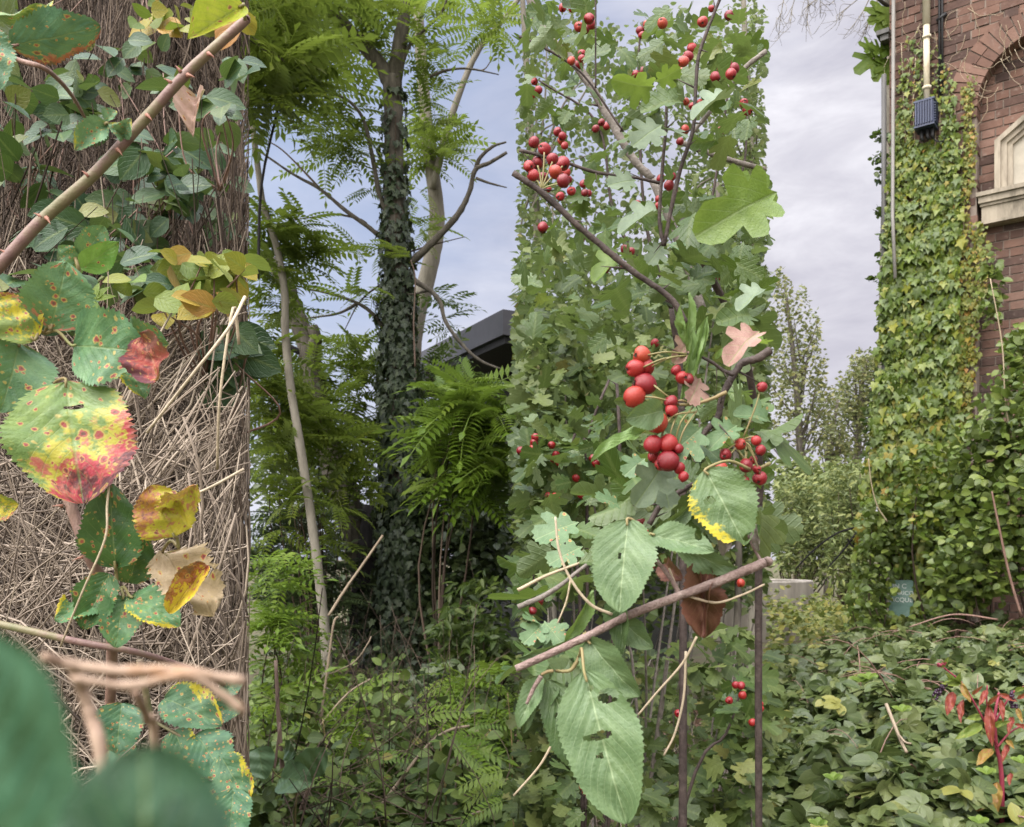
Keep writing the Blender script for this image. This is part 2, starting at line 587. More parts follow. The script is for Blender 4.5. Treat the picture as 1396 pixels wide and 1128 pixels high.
def hero_leaf(parent, mat, base, tip, Yb, Yt=None, w=0.8, prof=(0.8, 0.6), tilt=0.0, fold=0.15, curl=0.12, serr=0.05, teeth=20,
              wave=0.02, holes=(), roll=0.0, lean=0.0, label=None, N=104, M=22, name='leaf', petiole=None, skew=0.0):
    """one real leaf of a plant, from its stalk end to its tip (photo pixels and depths in metres)"""
    Yt = Yb if Yt is None else Yt
    b, t = P(*base, Yb), P(*tip, Yt)
    ax = t - b
    L = np.linalg.norm(ax)
    d = ax / L
    tocam = unit(np.array([0, 0, EYE]) - (b + t) / 2)
    n = unit(tocam - d * (tocam @ d))
    xd = np.cross(d, n)
    c, s = math.cos(tilt), math.sin(tilt)
    n, xd = n * c + xd * s, xd * c - n * s
    y = np.linspace(0, 1, N + 1)
    xs = np.linspace(-1, 1, M + 1)
    ww = np.maximum(np.sin(np.pi * np.clip(y, 0.004, 0.996) ** prof[0]), 0) ** prof[1] * w * 0.5
    X, Yv = np.meshgrid(xs, y)
    saw = (Yv * teeth) % 1.0
    saw2 = (Yv * teeth * 2.6 + 0.3) % 1.0
    ph = RR.random() * 6.28
    irr = 1 + serr * 1.2 * np.sin(Yv * 11 + ph + X) + serr * (saw - 0.5) * 2.4 + serr * (saw2 - 0.5) * 0.9
    W = ww[:, None] * (1 + (irr - 1) * np.abs(X) ** 5)
    px = X * W + skew * np.sin(np.pi * Yv) + roll * 0
    pz = np.abs(X) ** 1.3 * W * fold * 2 - curl * (Yv - 0.4) ** 2 * 2 + wave * np.sin(Yv * 9 + X * 2.6 + ph) * np.abs(X) + wave * 0.6 * np.sin(Yv * 17 + ph * 2 + 3 * X)
    pz = pz - 0.03 * np.abs(np.sin((Yv - np.abs(X) * 0.45) * 7 * np.pi)) * (1 - np.abs(X)) * 0.6
    py = Yv
    if roll:                                             # the far part rolls over towards the viewer
        th = np.clip(Yv - 0.45, 0, 1) * roll
        rad = 1 / roll
        py = np.where(Yv > 0.45, 0.45 + np.sin(th) * rad, Yv)
        pz = pz + np.where(Yv > 0.45, (1 - np.cos(th)) * rad, 0)
    pos = b + (px[..., None] * xd + py[..., None] * d + pz[..., None] * n) * L
    i = np.arange(N * (M + 1)).reshape(N, M + 1)[:, :-1].ravel()
    f = np.stack((i, i + 1, i + 2 + M, i + 1 + M), -1)
    lc = np.stack((X, Yv, np.full_like(X, RR.random())), -1).reshape(-1, 3)
    if holes:
        fc = lc[f].mean(1)
        ok = np.ones(len(f), bool)
        for hx, hy, rx, ry in holes:
            ok &= ((fc[:, 0] - hx) / rx) ** 2 + ((fc[:, 1] - hy) / ry) ** 2 > 1
        f = f[ok]
    mb = MB()
    mb.add(pos.reshape(-1, 3), [f], lc)
    o = part(name, mb, mat, parent, label)
    if petiole is not None:
        pm = MB()
        e = P(*petiole[0], petiole[1])
        midp = (e + b) / 2 + np.array([0, 0, 0.006 * L / 0.06])
        limb(pm, [e, midp, b, b + ax * 0.08], 0.0009 * Yb / 0.45 * 1.0, 0.0007 * Yb / 0.45, 6, 4)
        part('leaf_stalk', pm, petiole[2], o)
    return o

# ------------------------------------------------------------------ materials
M_GROUND = noise_mat('woodland_soil', [(0.3, (0.045, 0.035, 0.022)), (0.45, (0.09, 0.07, 0.045)), (0.55, (0.07, 0.075, 0.03)), (0.7, (0.13, 0.12, 0.06))], 3.0, 0.95, (1, 1, 1), 0.6)
M_BANK = noise_mat('bank_thatch', [(0.3, (0.018, 0.014, 0.010)), (0.5, (0.05, 0.037, 0.026)), (0.7, (0.11, 0.082, 0.058))], 22.0, 0.95, (1, 1, 0.6), 0.8)
M_STRAW = rnd_mat('dry_grass_straw', [(0.1, (0.060, 0.045, 0.034)), (0.4, (0.16, 0.125, 0.096)), (0.7, (0.28, 0.225, 0.175)), (0.95, (0.46, 0.385, 0.30))], 0.75, 0.3, 0.0, 90)
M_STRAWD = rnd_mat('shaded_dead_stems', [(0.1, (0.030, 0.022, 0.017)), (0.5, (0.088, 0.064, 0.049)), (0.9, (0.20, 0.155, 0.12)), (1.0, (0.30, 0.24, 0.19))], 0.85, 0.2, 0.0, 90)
M_PALE = rnd_mat('pale_dry_stalk', [(0.1, (0.36, 0.29, 0.19)), (0.9, (0.55, 0.46, 0.34))], 0.7, 0.3, 0.2, 200)
M_CANE = noise_mat('bramble_cane_bark', [(0.32, (0.12, 0.13, 0.055)), (0.44, (0.19, 0.16, 0.09)), (0.53, (0.21, 0.13, 0.11)), (0.68, (0.11, 0.05, 0.055))], 24.0, 0.5, (1, 1, 1), 0.25, 6.0, 0.4)
M_CANER = noise_mat('old_cane_bark', [(0.3, (0.12, 0.07, 0.055)), (0.5, (0.22, 0.13, 0.10)), (0.7, (0.30, 0.20, 0.16))], 60.0, 0.6, (1, 1, 0.3), 0.4, 6.0, 0.4)
M_TWIGP = noise_mat('bleached_twig', [(0.34, (0.07, 0.04, 0.03)), (0.45, (0.20, 0.13, 0.09)), (0.55, (0.36, 0.26, 0.19)), (0.64, (0.30, 0.15, 0.06))], 45.0, 0.7, (1, 1, 1), 0.2)
M_THORN = noise_mat('thorn_red', [(0.3, (0.24, 0.08, 0.06)), (0.7, (0.36, 0.20, 0.14))], 90.0, 0.5, (1, 1, 1), 0.0)
M_STALK = noise_mat('leaf_stalk_green', [(0.3, (0.20, 0.22, 0.08)), (0.7, (0.26, 0.16, 0.09))], 40.0, 0.5, (1, 1, 1), 0.0)
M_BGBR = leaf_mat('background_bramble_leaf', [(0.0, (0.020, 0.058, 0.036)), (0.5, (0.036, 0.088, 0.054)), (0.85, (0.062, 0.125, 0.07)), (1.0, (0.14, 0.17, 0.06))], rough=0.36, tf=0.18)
M_YELBR = leaf_mat('yellowing_bramble_leaf', [(0.0, (0.10, 0.19, 0.05)), (0.4, (0.20, 0.24, 0.05)), (0.75, (0.32, 0.29, 0.06)), (1.0, (0.36, 0.20, 0.09))], rough=0.45, tf=0.3)
M_FRESH = leaf_mat('fresh_green_leaf', [(0.0, (0.105, 0.20, 0.04)), (1.0, (0.15, 0.25, 0.055))], tf=0.3)
M_DEADLEAF = leaf_mat('withered_leaf', [(0.0, (0.10, 0.05, 0.03)), (0.5, (0.26, 0.15, 0.09)), (1.0, (0.42, 0.28, 0.20))], (0.25, 0.14, 0.06), 0.15, 0.7, 0.2, 0.1)
GRD1, GRD2 = (0.055, 0.13, 0.055), (0.10, 0.21, 0.085)

# ------------------------------------------------------------------ ground
mb = MB()
nx = 60
gx = np.sign(np.linspace(-1, 1, nx)) * np.abs(np.linspace(-1, 1, nx)) ** 3 * 500
gy = np.sign(np.linspace(-1, 1, nx)) * np.abs(np.linspace(-1, 1, nx)) ** 3 * 500 + 8
GX, GY = np.meshgrid(gx, gy)
GZ = 0.05 * np.sin(GX * 1.3) * np.cos(GY * 1.1)
GZ = np.where(np.hypot(GX, GY) > 60, 0, GZ)
i = np.arange((nx - 1) * nx).reshape(nx - 1, nx)[:, :-1].ravel()
mb.add(np.stack((GX, GY, GZ), -1).reshape(-1, 3), [np.stack((i, i + 1, i + 1 + nx, i + nx), -1)])
me = mb.mesh('ground')
me.materials.append(M_GROUND)
o = bpy.data.objects.new('ground', me)
C.objects.link(o)
o['kind'] = 'structure'

# ================================================================== the bramble bank on the left
BPY = np.array([-160, 0, 150, 300, 400, 500, 700, 850, 1000, 1128, 1300], float)
BY = np.array([2.15, 2.05, 1.95, 1.7, 1.4, 1.15, 0.95, 0.85, 0.78, 0.74, 0.68])


def bank_depth(px, py):
    return np.interp(py, BPY, BY) * (1 + 0.035 * np.sin(px * 0.021 + py * 0.013) + 0.02 * np.sin(px * 0.06 - py * 0.04))


us = np.linspace(-330, 320, 50)
vs = np.linspace(-150, 1300, 60)
U, V = np.meshgrid(us, vs)
front = Pn(U, V, bank_depth(U, V) + 0.06)
foot = Pn(us, np.full(50, 1300.), bank_depth(us, np.full(50, 1300.)))
foot[:, 2] = -0.1
top = front[0].copy()
back1 = top * np.array([1.75, 1.75, 1.0]) + np.array([-0.2, 0, -0.1])
back2 = top * np.array([2.1, 2.1, 1.0]) + np.array([-0.3, 0.2, 0])
back2[:, 2] = -0.1
G3 = np.concatenate((back2[None], back1[None], front, foot[None]))
nr, ncl = G3.shape[:2]
mb = MB()
i = np.arange((nr - 1) * ncl).reshape(nr - 1, ncl)[:, :-1].ravel()
lidx, ridx = np.arange(nr) * ncl, np.arange(nr) * ncl + ncl - 1
mb.add(G3.reshape(-1, 3), [np.stack((i, i + ncl, i + 1 + ncl, i + 1), -1), lidx[None, ::-1].copy(), ridx[None].copy()])
me = mb.mesh('bank')
me.materials.append(M_BANK)
o = bpy.data.objects.new('bank', me)
C.objects.link(o)
o['kind'] = 'structure'


def strands(mb, n, pxr, pyr, off, lenr, radr, ang, seg=7, rnd=None, curve=0.25, nside=3, lim=341):
    """dry stems lying on and hanging from the bank; ang picks their lean in the slope"""
    px = RN.uniform(*pxr, n)
    py = RN.uniform(*pyr, n)
    Y = bank_depth(px, py) - RN.uniform(*off, n)
    p0 = Pn(px, py, Y)
    a = ang(n)
    L = RN.uniform(*lenr, n)
    d = np.stack((np.cos(a), RN.normal(0, 0.18, n), np.sin(a)), -1)
    b = np.stack((-np.sin(a), RN.normal(0, 0.3, n), np.cos(a)), -1) * RN.normal(0, curve, n)[:, None]
    t = np.linspace(-0.5, 0.5, seg)
    path = p0[:, None] + (d[:, None] * t[None, :, None] + b[:, None] * (t[None, :, None] ** 2 * 1.6 - 0.1)) * L[:, None, None]
    kink = RN.random(n) < 0.3
    kd = RN.normal(0, 0.25, (n, 3)) * L[:, None]
    path = path + np.where(kink[:, None, None], np.maximum(t - 0.1, 0)[None, :, None] * kd[:, None], 0)
    # stay in front of the soil and inside the bed
    q = path[..., 0] / path[..., 1] * FPX + CX
    row = (EYE - path[..., 2]) / path[..., 1] * FPX + HY
    surf = bank_depth(q, row) + 0.045
    k = np.minimum(1.0, surf / path[..., 1])
    eye = np.array([0, 0, EYE])
    path = eye + (path - eye) * k[..., None]
    r = RN.uniform(*radr, n)
    ok = (q.max(1) < lim) & (path[..., 1].min(1) > 0.42)
    rr = r[:, None] * np.linspace(1.1, 0.55, seg)[None]
    tubes(mb, path[ok], rr[ok], nside, None if rnd is None else rnd(int(ok.sum())))


mixang = lambda n: np.where(RN.random(n) < 0.5, RN.normal(0.5, 0.5, n), RN.normal(2.2, 0.7, n))
vert = lambda n: RN.normal(1.57, 0.30, n)
mb = MB()
strands(mb, 3300, (-320, 336), (440, 1150), (-0.02, 0.10), (0.08, 0.40), (0.0004, 0.0017), mixang, curve=0.5)
strands(mb, 900, (290, 341), (440, 1150), (-0.06, 0.12), (0.08, 0.34), (0.0005, 0.0016), lambda n: RN.normal(1.4, 0.6, n), curve=0.4)
strands(mb, 700, (-120, 336), (430, 1150), (0.04, 0.2), (0.10, 0.30), (0.0005, 0.0012), mixang, curve=0.5)
strands(mb, 260, (150, 334), (440, 900), (0.05, 0.2), (0.12, 0.30), (0.0008, 0.0019), lambda n: RN.normal(0.75, 0.5, n), rnd=lambda k: RN.uniform(0.6, 1, k), nside=5)
solo('dry_grass', mb, M_STRAW, 'tangled straw coloured dead grass stems matted over the lower bank among the spotted brambles', 'grass', kind='stuff')
mb = MB()
strands(mb, 2900, (-320, 334), (-120, 470), (-0.03, 0.14), (0.15, 0.6), (0.0007, 0.0022), vert, curve=0.15)
strands(mb, 800, (290, 341), (-120, 480), (-0.08, 0.14), (0.1, 0.5), (0.0007, 0.002), vert, curve=0.2)
strands(mb, 600, (-160, 334), (150, 480), (0.0, 0.16), (0.15, 0.5), (0.0007, 0.002), mixang)
n = 900                                                        # the flank of the bank
px, py = RN.uniform(314, 330, n), RN.uniform(-120, 1180, n)
p0 = Pn(px, py, bank_depth(px, py) * RN.uniform(1.03, 1.85, n))
p0[:, 2] = EYE - (py - HY) / FPX * bank_depth(px, py)
t = np.linspace(-.5, .5, 7)
d = np.stack((RN.normal(0, .12, n), RN.normal(0, .25, n), np.ones(n)), -1)
b = RN.normal(0, .25, (n, 3))
L = RN.uniform(.15, .5, n)
path = p0[:, None] + (d[:, None] * t[None, :, None] + b[:, None] * (t[None, :, None] ** 2)) * L[:, None, None]
ok = (path[..., 0] / path[..., 1] * FPX + CX).max(1) < 341
tubes(mb, path[ok], (RN.uniform(.0007, .002, n)[:, None] * np.linspace(1.1, .5, 7)[None])[ok], 3)
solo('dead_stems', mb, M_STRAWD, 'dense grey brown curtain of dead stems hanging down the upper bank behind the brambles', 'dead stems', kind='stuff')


def thorn(mb, p, d, L, r):
    p, d = np.asarray(p), unit(d)
    path = np.array([p - d * L * 0.15, p + d * L * 0.35, p + d * L * 0.7 + np.array([0, 0, -L * 0.06]), p + d * L + np.array([0, 0, -L * 0.18])])
    tubes(mb, path[None], np.array([[r, r * 0.5, r * 0.25, r * 0.04]]), 6)


# ---- the long bare cane
CA = thing('bramble_cane', 'long bare thorny bramble cane slanting across in front of the dead stems', 'bramble', P(-60, 410, 0.46))
mb = MB()
cpts = [P(-70, 432, 0.455), P(0, 362, 0.45), P(58, 300, 0.45), P(130, 236, 0.45), P(200, 160, 0.45), P(258, 97, 0.45), P(330, 32, 0.455), P(336, 26, 0.455)]
limb(mb, cpts, 0.0032, 0.0022, 12, 8, bumpy=0.012)
cane_obj = part('cane', mb, M_CANE, CA)
for (x, y, dx_, dz_) in [(56, 296, -1, 0.7), (64, 298, 0.6, -0.7), (233, 113, -0.9, 0.6), (246, 98, -0.6, 0.9), (257, 103, 1, -0.3), (201, 158, 0.7, -0.6), (161, 205, 0.7, -0.7), (9, 346, -0.8, 0.6), (120, 240, -0.7, 0.7), (285, 74, 0.8, -0.5)]:
    mb = MB()
    thorn(mb, P(x, y, 0.448), (dx_, -0.3, dz_), 0.0042, 0.0013)
    part('thorn', mb, M_THORN, CA)
H_CANELEAF = hero_mat('leaf_of_bare_cane', (0.09, 0.19, 0.10), (0.15, 0.27, 0.14), 0.2, 0.5, 1.05, 1.2, 0.55, seed=1.3)
H_YEL = hero_mat('leaf_yellow_green_folded', (0.30, 0.36, 0.03), (0.42, 0.45, 0.05), 0, 0, 9, 9, 0.55, seed=2.1, veincol=(0.20, 0.26, 0.03), tf=0.4)
hero_leaf(CA, H_CANELEAF, (146, 168), (101, 201), 0.445, 0.44, 0.62, (0.8, 0.7), 0.3, 0.4, 0.2, 0.06, 12, 0.03, petiole=((172, 190), 0.45, M_STALK))
hero_leaf(CA, H_CANELEAF, (144, 166), (158, 149), 0.445, 0.447, 0.8, (0.8, 0.7), -0.5, 0.4, 0.2, 0.06, 8, 0.03)
hero_leaf(CA, H_CANELEAF, (170, 189), (150, 168), 0.447, 0.44, 0.95, (0.7, 0.6), 0.4, 0.4, 0.3, 0.08, 9, 0.04)
hero_leaf(CA, H_CANELEAF, (168, 188), (176, 163), 0.447, 0.44, 0.75, (0.8, 0.7), -0.3, 0.3, 0.2, 0.06, 9, 0.04)
hero_leaf(CA, H_YEL, (331, 7), (256, 51), 0.44, 0.425, 0.58, (0.72, 0.9), 0.5, 0.5, 0.05, 0.015, 14, 0.01, label='yellow folded leaf at the upper end of the cane', petiole=((334, 28), 0.45, M_STALK))

# ---- plant at the top left corner
TL = thing('bramble_plant', 'bramble sprig with large red edged blue green leaves in the upper left corner', 'bramble', P(-30, 140, 0.55))
mb = MB()
limb(mb, [P(-60, 40, 0.5), P(20, 80, 0.52), P(70, 100, 0.53), P(110, 150, 0.7), P(130, 200, 1.0)], 0.0016, 0.0012, 8)
part('stem', mb, M_CANER, TL)
H_TL = hero_mat('leaf_blue_green_red_edged', (0.055, 0.145, 0.085), (0.10, 0.22, 0.12), 0.75, 0.0, 9, 1.05, 0.5, seed=3.3, tf=0.12)
H_TL2 = hero_mat('leaf_red_rimmed_left', (0.06, 0.15, 0.08), (0.11, 0.21, 0.11), 0.55, 0.4, 1.1, 1.0, 0.7, seed=5.9, tf=0.12)
H_TL3 = hero_mat('leaf_yellow_edge_curled', (0.11, 0.18, 0.05), (0.17, 0.26, 0.07), 0, 0.4, 0.8, 1.0, 0.5, seed=4.4)
hero_leaf(TL, H_TL, (15, 63), (138, 40), 0.44, 0.45, 0.56, (0.82, 0.55), 0.35, -0.12, 0.12, 0.055, 18, 0.02, petiole=((-20, 82), 0.48, M_CANER))
hero_leaf(TL, H_TL2, (-28, 30), (-4, 122), 0.43, 0.43, 0.66, (0.8, 0.6), -0.3, 0.2, 0.1, 0.05, 16, 0.03)
hero_leaf(TL, H_TL3, (-25, 22), (69, 20), 0.47, 0.46, 0.24, (0.9, 0.7), 0.9, 0.3, 0.2, 0.06, 14, 0.04)
hero_leaf(TL, M_BGBR, (-10, 40), (36, 14), 0.55, 0.6, 0.6, (0.85, 0.6), 0.3)
hero_leaf(TL, M_BGBR, (0, 20), (40, 55), 0.62, 0.62, 0.7, (0.85, 0.6), 0.3)

# ---- the spotted plant in the middle
SP = thing('bramble_plant', 'spotted bramble with round leaves, one big and blotched yellow and crimson', 'bramble', P(60, 1010, 0.52))
mb = MB()
limb(mb, [P(60, 610, 0.475), P(88, 668, 0.472), P(104, 710, 0.47), P(122, 758, 0.468), P(150, 830, 0.49), P(150, 960, 0.56), P(130, 1160, 0.60)], 0.0030, 0.0032, 10, 6, bumpy=0.02)
limb(mb, [P(-60, 540, 0.44), P(0, 545, 0.455), P(30, 520, 0.46), P(62, 590, 0.475)], 0.0016, 0.0014, 8)
part('cane', mb, M_CANER, SP)
for (x, y, dx_, dz_) in [(84, 690, -1, 0.1), (128, 750, 1, 0.1), (112, 760, -0.8, -0.2)]:
    mb = MB()
    thorn(mb, P(x, y, 0.468), (dx_, -0.2, dz_), 0.0050, 0.0012)
    part('thorn', mb, M_THORN, SP)
H_E = hero_mat('leaf_green_red_base', (0.075, 0.165, 0.075), (0.12, 0.235, 0.10), 0.0, -0.5, 9, 0.48, 0.62, seed=6.2)
H_F = hero_mat('leaf_yellow_red_speckled', (0.14, 0.20, 0.05), (0.22, 0.28, 0.06), 0.1, 0.1, 0.5, 0.72, 0.8, seed=7.7)
H_G = hero_mat('leaf_green_spotted', (0.07, 0.165, 0.075), (0.12, 0.24, 0.10), 0.0, 0.25, 0.84, 1.02, 0.6, seed=8.1)
H_J = hero_mat('leaf_yellow_crimson', (0.12, 0.20, 0.055), (0.20, 0.29, 0.07), -0.16, 0.80, 0.80, 0.98, 0.85, seed=9.4, nv=8, yel=(0.42, 0.38, 0.05), red=(0.40, 0.040, 0.065))
H_L = hero_mat('leaf_dark_green_speckled', (0.035, 0.095, 0.03), (0.06, 0.145, 0.045), 0, 0, 9, 9, 0.85, seed=10.2, nv=8)
H_M = hero_mat('leaf_bright_yellow', (0.40, 0.37, 0.035), (0.54, 0.45, 0.05), -0.15, 0.32, 9, 0.66, 0.85, seed=11.5, veincol=(0.36, 0.30, 0.04), red=(0.40, 0.19, 0.03), tf=0.3)
H_N = hero_mat('leaf_withered_tan', (0.34, 0.26, 0.15), (0.46, 0.36, 0.24), 0, 0, 9, 9, 0.3, seed=12.8, veincol=(0.26, 0.20, 0.11), rough=0.75)
H_O = hero_mat('leaf_curled_orange', (0.50, 0.36, 0.03), (0.56, 0.44, 0.05), 0.15, -0.25, 9, 0.36, 0.4, seed=13.1, red=(0.20, 0.02, 0.012), veincol=(0.18, 0.02, 0.01), nv=9)
H_I = hero_mat('leaf_dead_red_brown', (0.24, 0.045, 0.040), (0.11, 0.045, 0.035), 0.3, 0.3, 9, 0.55, 0.5, red=(0.30, 0.05, 0.045), seed=14.6, veincol=(0.36, 0.20, 0.12), rough=0.6)
H_Q = hero_mat('leaf_green_yellow_margin', (0.065, 0.16, 0.07), (0.11, 0.225, 0.095), 0.45, 0.25, 0.95, 1.2, 0.75, seed=15.3)
node_ = (61, 455)
pt = lambda y=0.455: (node_, y, M_STALK)
hero_leaf(SP, H_E, (69, 449), (92, 358), 0.452, 0.447, 0.98, (0.84, 0.56), 0.12, 0.10, 0.12, 0.05, 16, 0.02, petiole=pt())
hero_leaf(SP, H_F, (47, 464), (-14, 402), 0.449, 0.44, 0.86, (0.8, 0.58), 0.2, 0.12, 0.12, 0.05, 16, 0.03, petiole=pt())
hero_leaf(SP, H_G, (28, 466), (4, 560), 0.452, 0.44, 0.92, (0.76, 0.6), -0.3, 0.2, 0.15, 0.045, 16, 0.02, petiole=pt())
hero_leaf(SP, H_G, (96, 470), (194, 478), 0.452, 0.445, 0.98, (0.78, 0.55), -0.2, 0.12, 0.2, 0.045, 18, 0.02, petiole=pt())
hero_leaf(SP, H_Q, (172, 450), (223, 470), 0.458, 0.452, 0.85, (0.9, 0.6), 0.4, 0.2, 0.2, 0.06, 10, 0.03)
hero_leaf(SP, H_I, (196, 462), (222, 532), 0.449, 0.438, 0.66, (0.95, 0.5), 0.35, 0.35, -0.3, 0.04, 15, 0.07, label='dead red brown curled leaf tip')
hero_leaf(SP, H_Q, (176, 505), (198, 540), 0.447, 0.444, 0.85, (0.9, 0.6), -0.3, 0.3, 0.2, 0.06, 8, 0.04)
hero_leaf(SP, H_J, (88, 516), (110, 678), 0.447, 0.430, 0.90, (0.92, 0.52), 0.10, 0.08, 0.16, 0.045, 24, 0.022, holes=((-0.12, 0.25, 0.16, 0.022), (0.02, 0.245, 0.03, 0.035)), label='big leaf blotched green, yellow and crimson', petiole=((50, 575), 0.47, M_STALK))
hero_leaf(SP, H_F, (-30, 690), (23, 690), 0.45, 0.45, 0.85, (0.85, 0.6), 0.2, 0.2, 0.1, 0.06, 12, 0.04)
hero_leaf(SP, H_L, (157, 774), (148, 660), 0.463, 0.455, 0.70, (0.74, 0.62), -0.15, 0.25, 0.12, 0.05, 18, 0.02, petiole=((160, 808), 0.47, M_STALK))
hero_leaf(SP, H_L, (175, 796), (196, 730), 0.474, 0.47, 0.74, (0.76, 0.6), 0.2, 0.2, 0.12, 0.05, 14, 0.02)
hero_leaf(SP, H_M, (238, 732), (204, 664), 0.455, 0.445, 1.06, (0.72, 0.5), -0.25, 0.1, 0.15, 0.05, 14, 0.05, label='bright yellow leaf mottled with brown', petiole=((244, 748), 0.463, M_STALK))
hero_leaf(SP, H_M, (222, 700), (266, 668), 0.452, 0.44, 0.72, (1.0, 0.55), 0.5, 0.3, 0.2, 0.08, 9, 0.07)
hero_leaf(SP, H_N, (222, 752), (292, 834), 0.474, 0.465, 0.74, (0.8, 0.55), -0.3, 0.2, 0.1, 0.09, 10, 0.07, holes=((-0.62, 0.55, 0.22, 0.06), (0.9, 0.78, 0.25, 0.08)), label='withered tan leaf with ragged holes', petiole=((243, 746), 0.466, M_STALK))
hero_leaf(SP, H_O, (282, 770), (230, 836), 0.455, 0.445, 0.42, (0.95, 0.38), 0.2, 0.9, 0.08, 0.03, 10, 0.03, label='curled orange leaf streaked dark red')
hero_leaf(SP, H_Q, (150, 808), (72, 842), 0.462, 0.45, 0.62, (0.72, 0.6), 0.45, 0.2, 0.16, 0.07, 14, 0.03, holes=((0.8, 0.62, 0.35, 0.05),))
hero_leaf(SP, H_L, (148, 782), (112, 858), 0.458, 0.452, 0.68, (0.78, 0.6), 0.2, 0.25, 0.12, 0.05, 14, 0.02)
hero_leaf(SP, H_G, (168, 812), (158, 882), 0.460, 0.452, 0.80, (0.78, 0.6), 0.0, 0.2, 0.12, 0.05, 14, 0.02, petiole=((162, 806), 0.468, M_STALK))
hero_leaf(SP, H_Q, (176, 812), (243, 848), 0.460, 0.452, 0.62, (0.84, 0.55), -0.3, 0.2, 0.16, 0.06, 14, 0.03, petiole=((162, 806), 0.468, M_STALK))
mb = MB()
for dd in ((-0.5, 0.1, 0.5), (0.7, 0, 0.25), (0.3, -0.3, -0.6), (0.1, 0.1, 0.9), (-0.8, 0, 0.0), (0.5, 0.1, 0.7)):
    inst(mb, LANCE, P(128, 410, 0.5)[None], frames(np.array([dd]), np.array([(0.1, -1., 0.3)])), 0.012, [RR.random()])
limb(mb, [P(128, 410, 0.5), P(150, 440, 0.52), P(160, 480, 0.56)], 0.0006, 0.0008, 5)
part('young_shoot', mb, M_FRESH, SP)

# ---- two green leaves behind the cane
MD = thing('bramble_plant', 'bramble shoot with fresh oval green leaves just below the bare cane', 'bramble', P(110, 420, 0.62))
mb = MB()
limb(mb, [P(100, 345, 0.58), P(108, 372, 0.58), P(112, 420, 0.62), P(120, 480, 0.7)], 0.0012, 0.0014, 6)
part('stem', mb, M_STALK, MD)
H_D = hero_mat('leaf_fresh_bright', (0.12, 0.28, 0.05), (0.18, 0.36, 0.08), 0, 0, 9, 9, 0.1, seed=16.0, nv=8)
hero_leaf(MD, H_D, (110, 368), (160, 333), 0.56, 0.55, 0.56, (0.85, 0.75), 0.2, 0.15, 0.15, 0.03, 18, 0.02)
hero_leaf(MD, H_G, (112, 352), (143, 309), 0.58, 0.58, 0.82, (0.8, 0.6), 0.2, 0.15, 0.15, 0.05, 14, 0.03)
hero_leaf(MD, H_G, (106, 358), (80, 336), 0.58, 0.57, 0.9, (0.8, 0.6), 0.2, 0.15, 0.15, 0.05, 14, 0.03)

# ---- lower right spotted leaves and their cane
LR = thing('bramble_plant', 'bramble runner at the foot of the bank with ringed spots on dark leaves', 'bramble', P(200, 1100, 0.6))
mb = MB()
limb(mb, [P(-60, 838, 0.50), P(30, 858, 0.49), P(110, 876, 0.49), P(200, 893, 0.50), P(300, 930, 0.55), P(330, 960, 0.60)], 0.0022, 0.0016, 10)
limb(mb, [P(190, 900, 0.52), P(205, 980, 0.53), P(212, 1030, 0.53), P(230, 1100, 0.56)], 0.0020, 0.0022, 8)
limb(mb, [P(212, 985, 0.53), P(260, 1010, 0.53), P(320, 1035, 0.54)], 0.0010, 0.0008, 6)
part('cane', mb, M_CANE, LR)
H_R = hero_mat('leaf_blue_green_ring_spotted', (0.05, 0.13, 0.07), (0.09, 0.20, 0.10), 0.3, 0.2, 0.98, 1.2, 0.75, seed=17.7)
H_R2 = hero_mat('leaf_ring_spotted_yellow_rim', (0.05, 0.125, 0.06), (0.09, 0.19, 0.09), -0.5, 0.2, 0.90, 1.25, 0.75, seed=18.9)
for (b_, t_, Y_, w_, ti, mt) in [((166, 958), (158, 1026), 0.53, 1.0, 0.1, H_R), ((222, 950), (300, 985), 0.54, 0.7, -0.3, H_R2), ((330, 962), (268, 978), 0.55, 0.6, 0.3, H_R),
                                 ((236, 995), (262, 1052), 0.53, 0.75, 0.2, H_R2), ((268, 1000), (308, 1062), 0.525, 0.85, -0.2, H_R), ((300, 1030), (338, 1092), 0.52, 0.7, 0.2, H_R2),
                                 ((318, 1075), (312, 1150), 0.51, 0.8, 0.1, H_R), ((250, 1060), (275, 1130), 0.55, 0.9, 0.1, H_R), ((325, 925), (300, 950), 0.56, 0.8, 0.2, H_R), ((150, 1020), (185, 1060), 0.56, 0.9, 0.2, H_R)]:
    hero_leaf(LR, mt, b_, t_, Y_, Y_ - 0.01, w_, (0.8, 0.58), ti, 0.2, 0.14, 0.05, 15, 0.025)

# ---- leaves right before the lens
NR = thing('bramble_plant', 'out of focus dark green bramble leaves nearest the viewer at the lower left', 'bramble', P(20, 1500, 0.06))
H_NEAR = hero_mat('leaf_near_plain', (0.045, 0.13, 0.065), (0.09, 0.22, 0.12), 0, 0, 9, 9, 0.0, seed=20.2, rough=0.42, tf=0.1, veinamt=0.6)
H_NEAR2 = hero_mat('leaf_near_dark', (0.015, 0.048, 0.024), (0.035, 0.095, 0.045), 0, 0, 9, 9, 0.0, seed=21.2, rough=0.42, tf=0.05, veinamt=0.5)
hero_leaf(NR, H_NEAR, (-110, 1420), (-14, 872), 0.044, 0.043, 0.58, (0.85, 0.5), 0.1, -0.1, 0.1, 0.02, 12, 0.02)
hero_leaf(NR, H_NEAR2, (200, 1420), (196, 1022), 0.041, 0.041, 0.62, (1.0, 0.40), 0.0, -0.1, 0.08, 0.02, 12, 0.02)
mb = MB()
limb(mb, [P(-110, 1420, 0.044), P(60, 1480, 0.045), P(200, 1420, 0.041)], 0.0006, 0.0006, 8)
part('stem', mb, M_STALK, NR)
mb = MB()
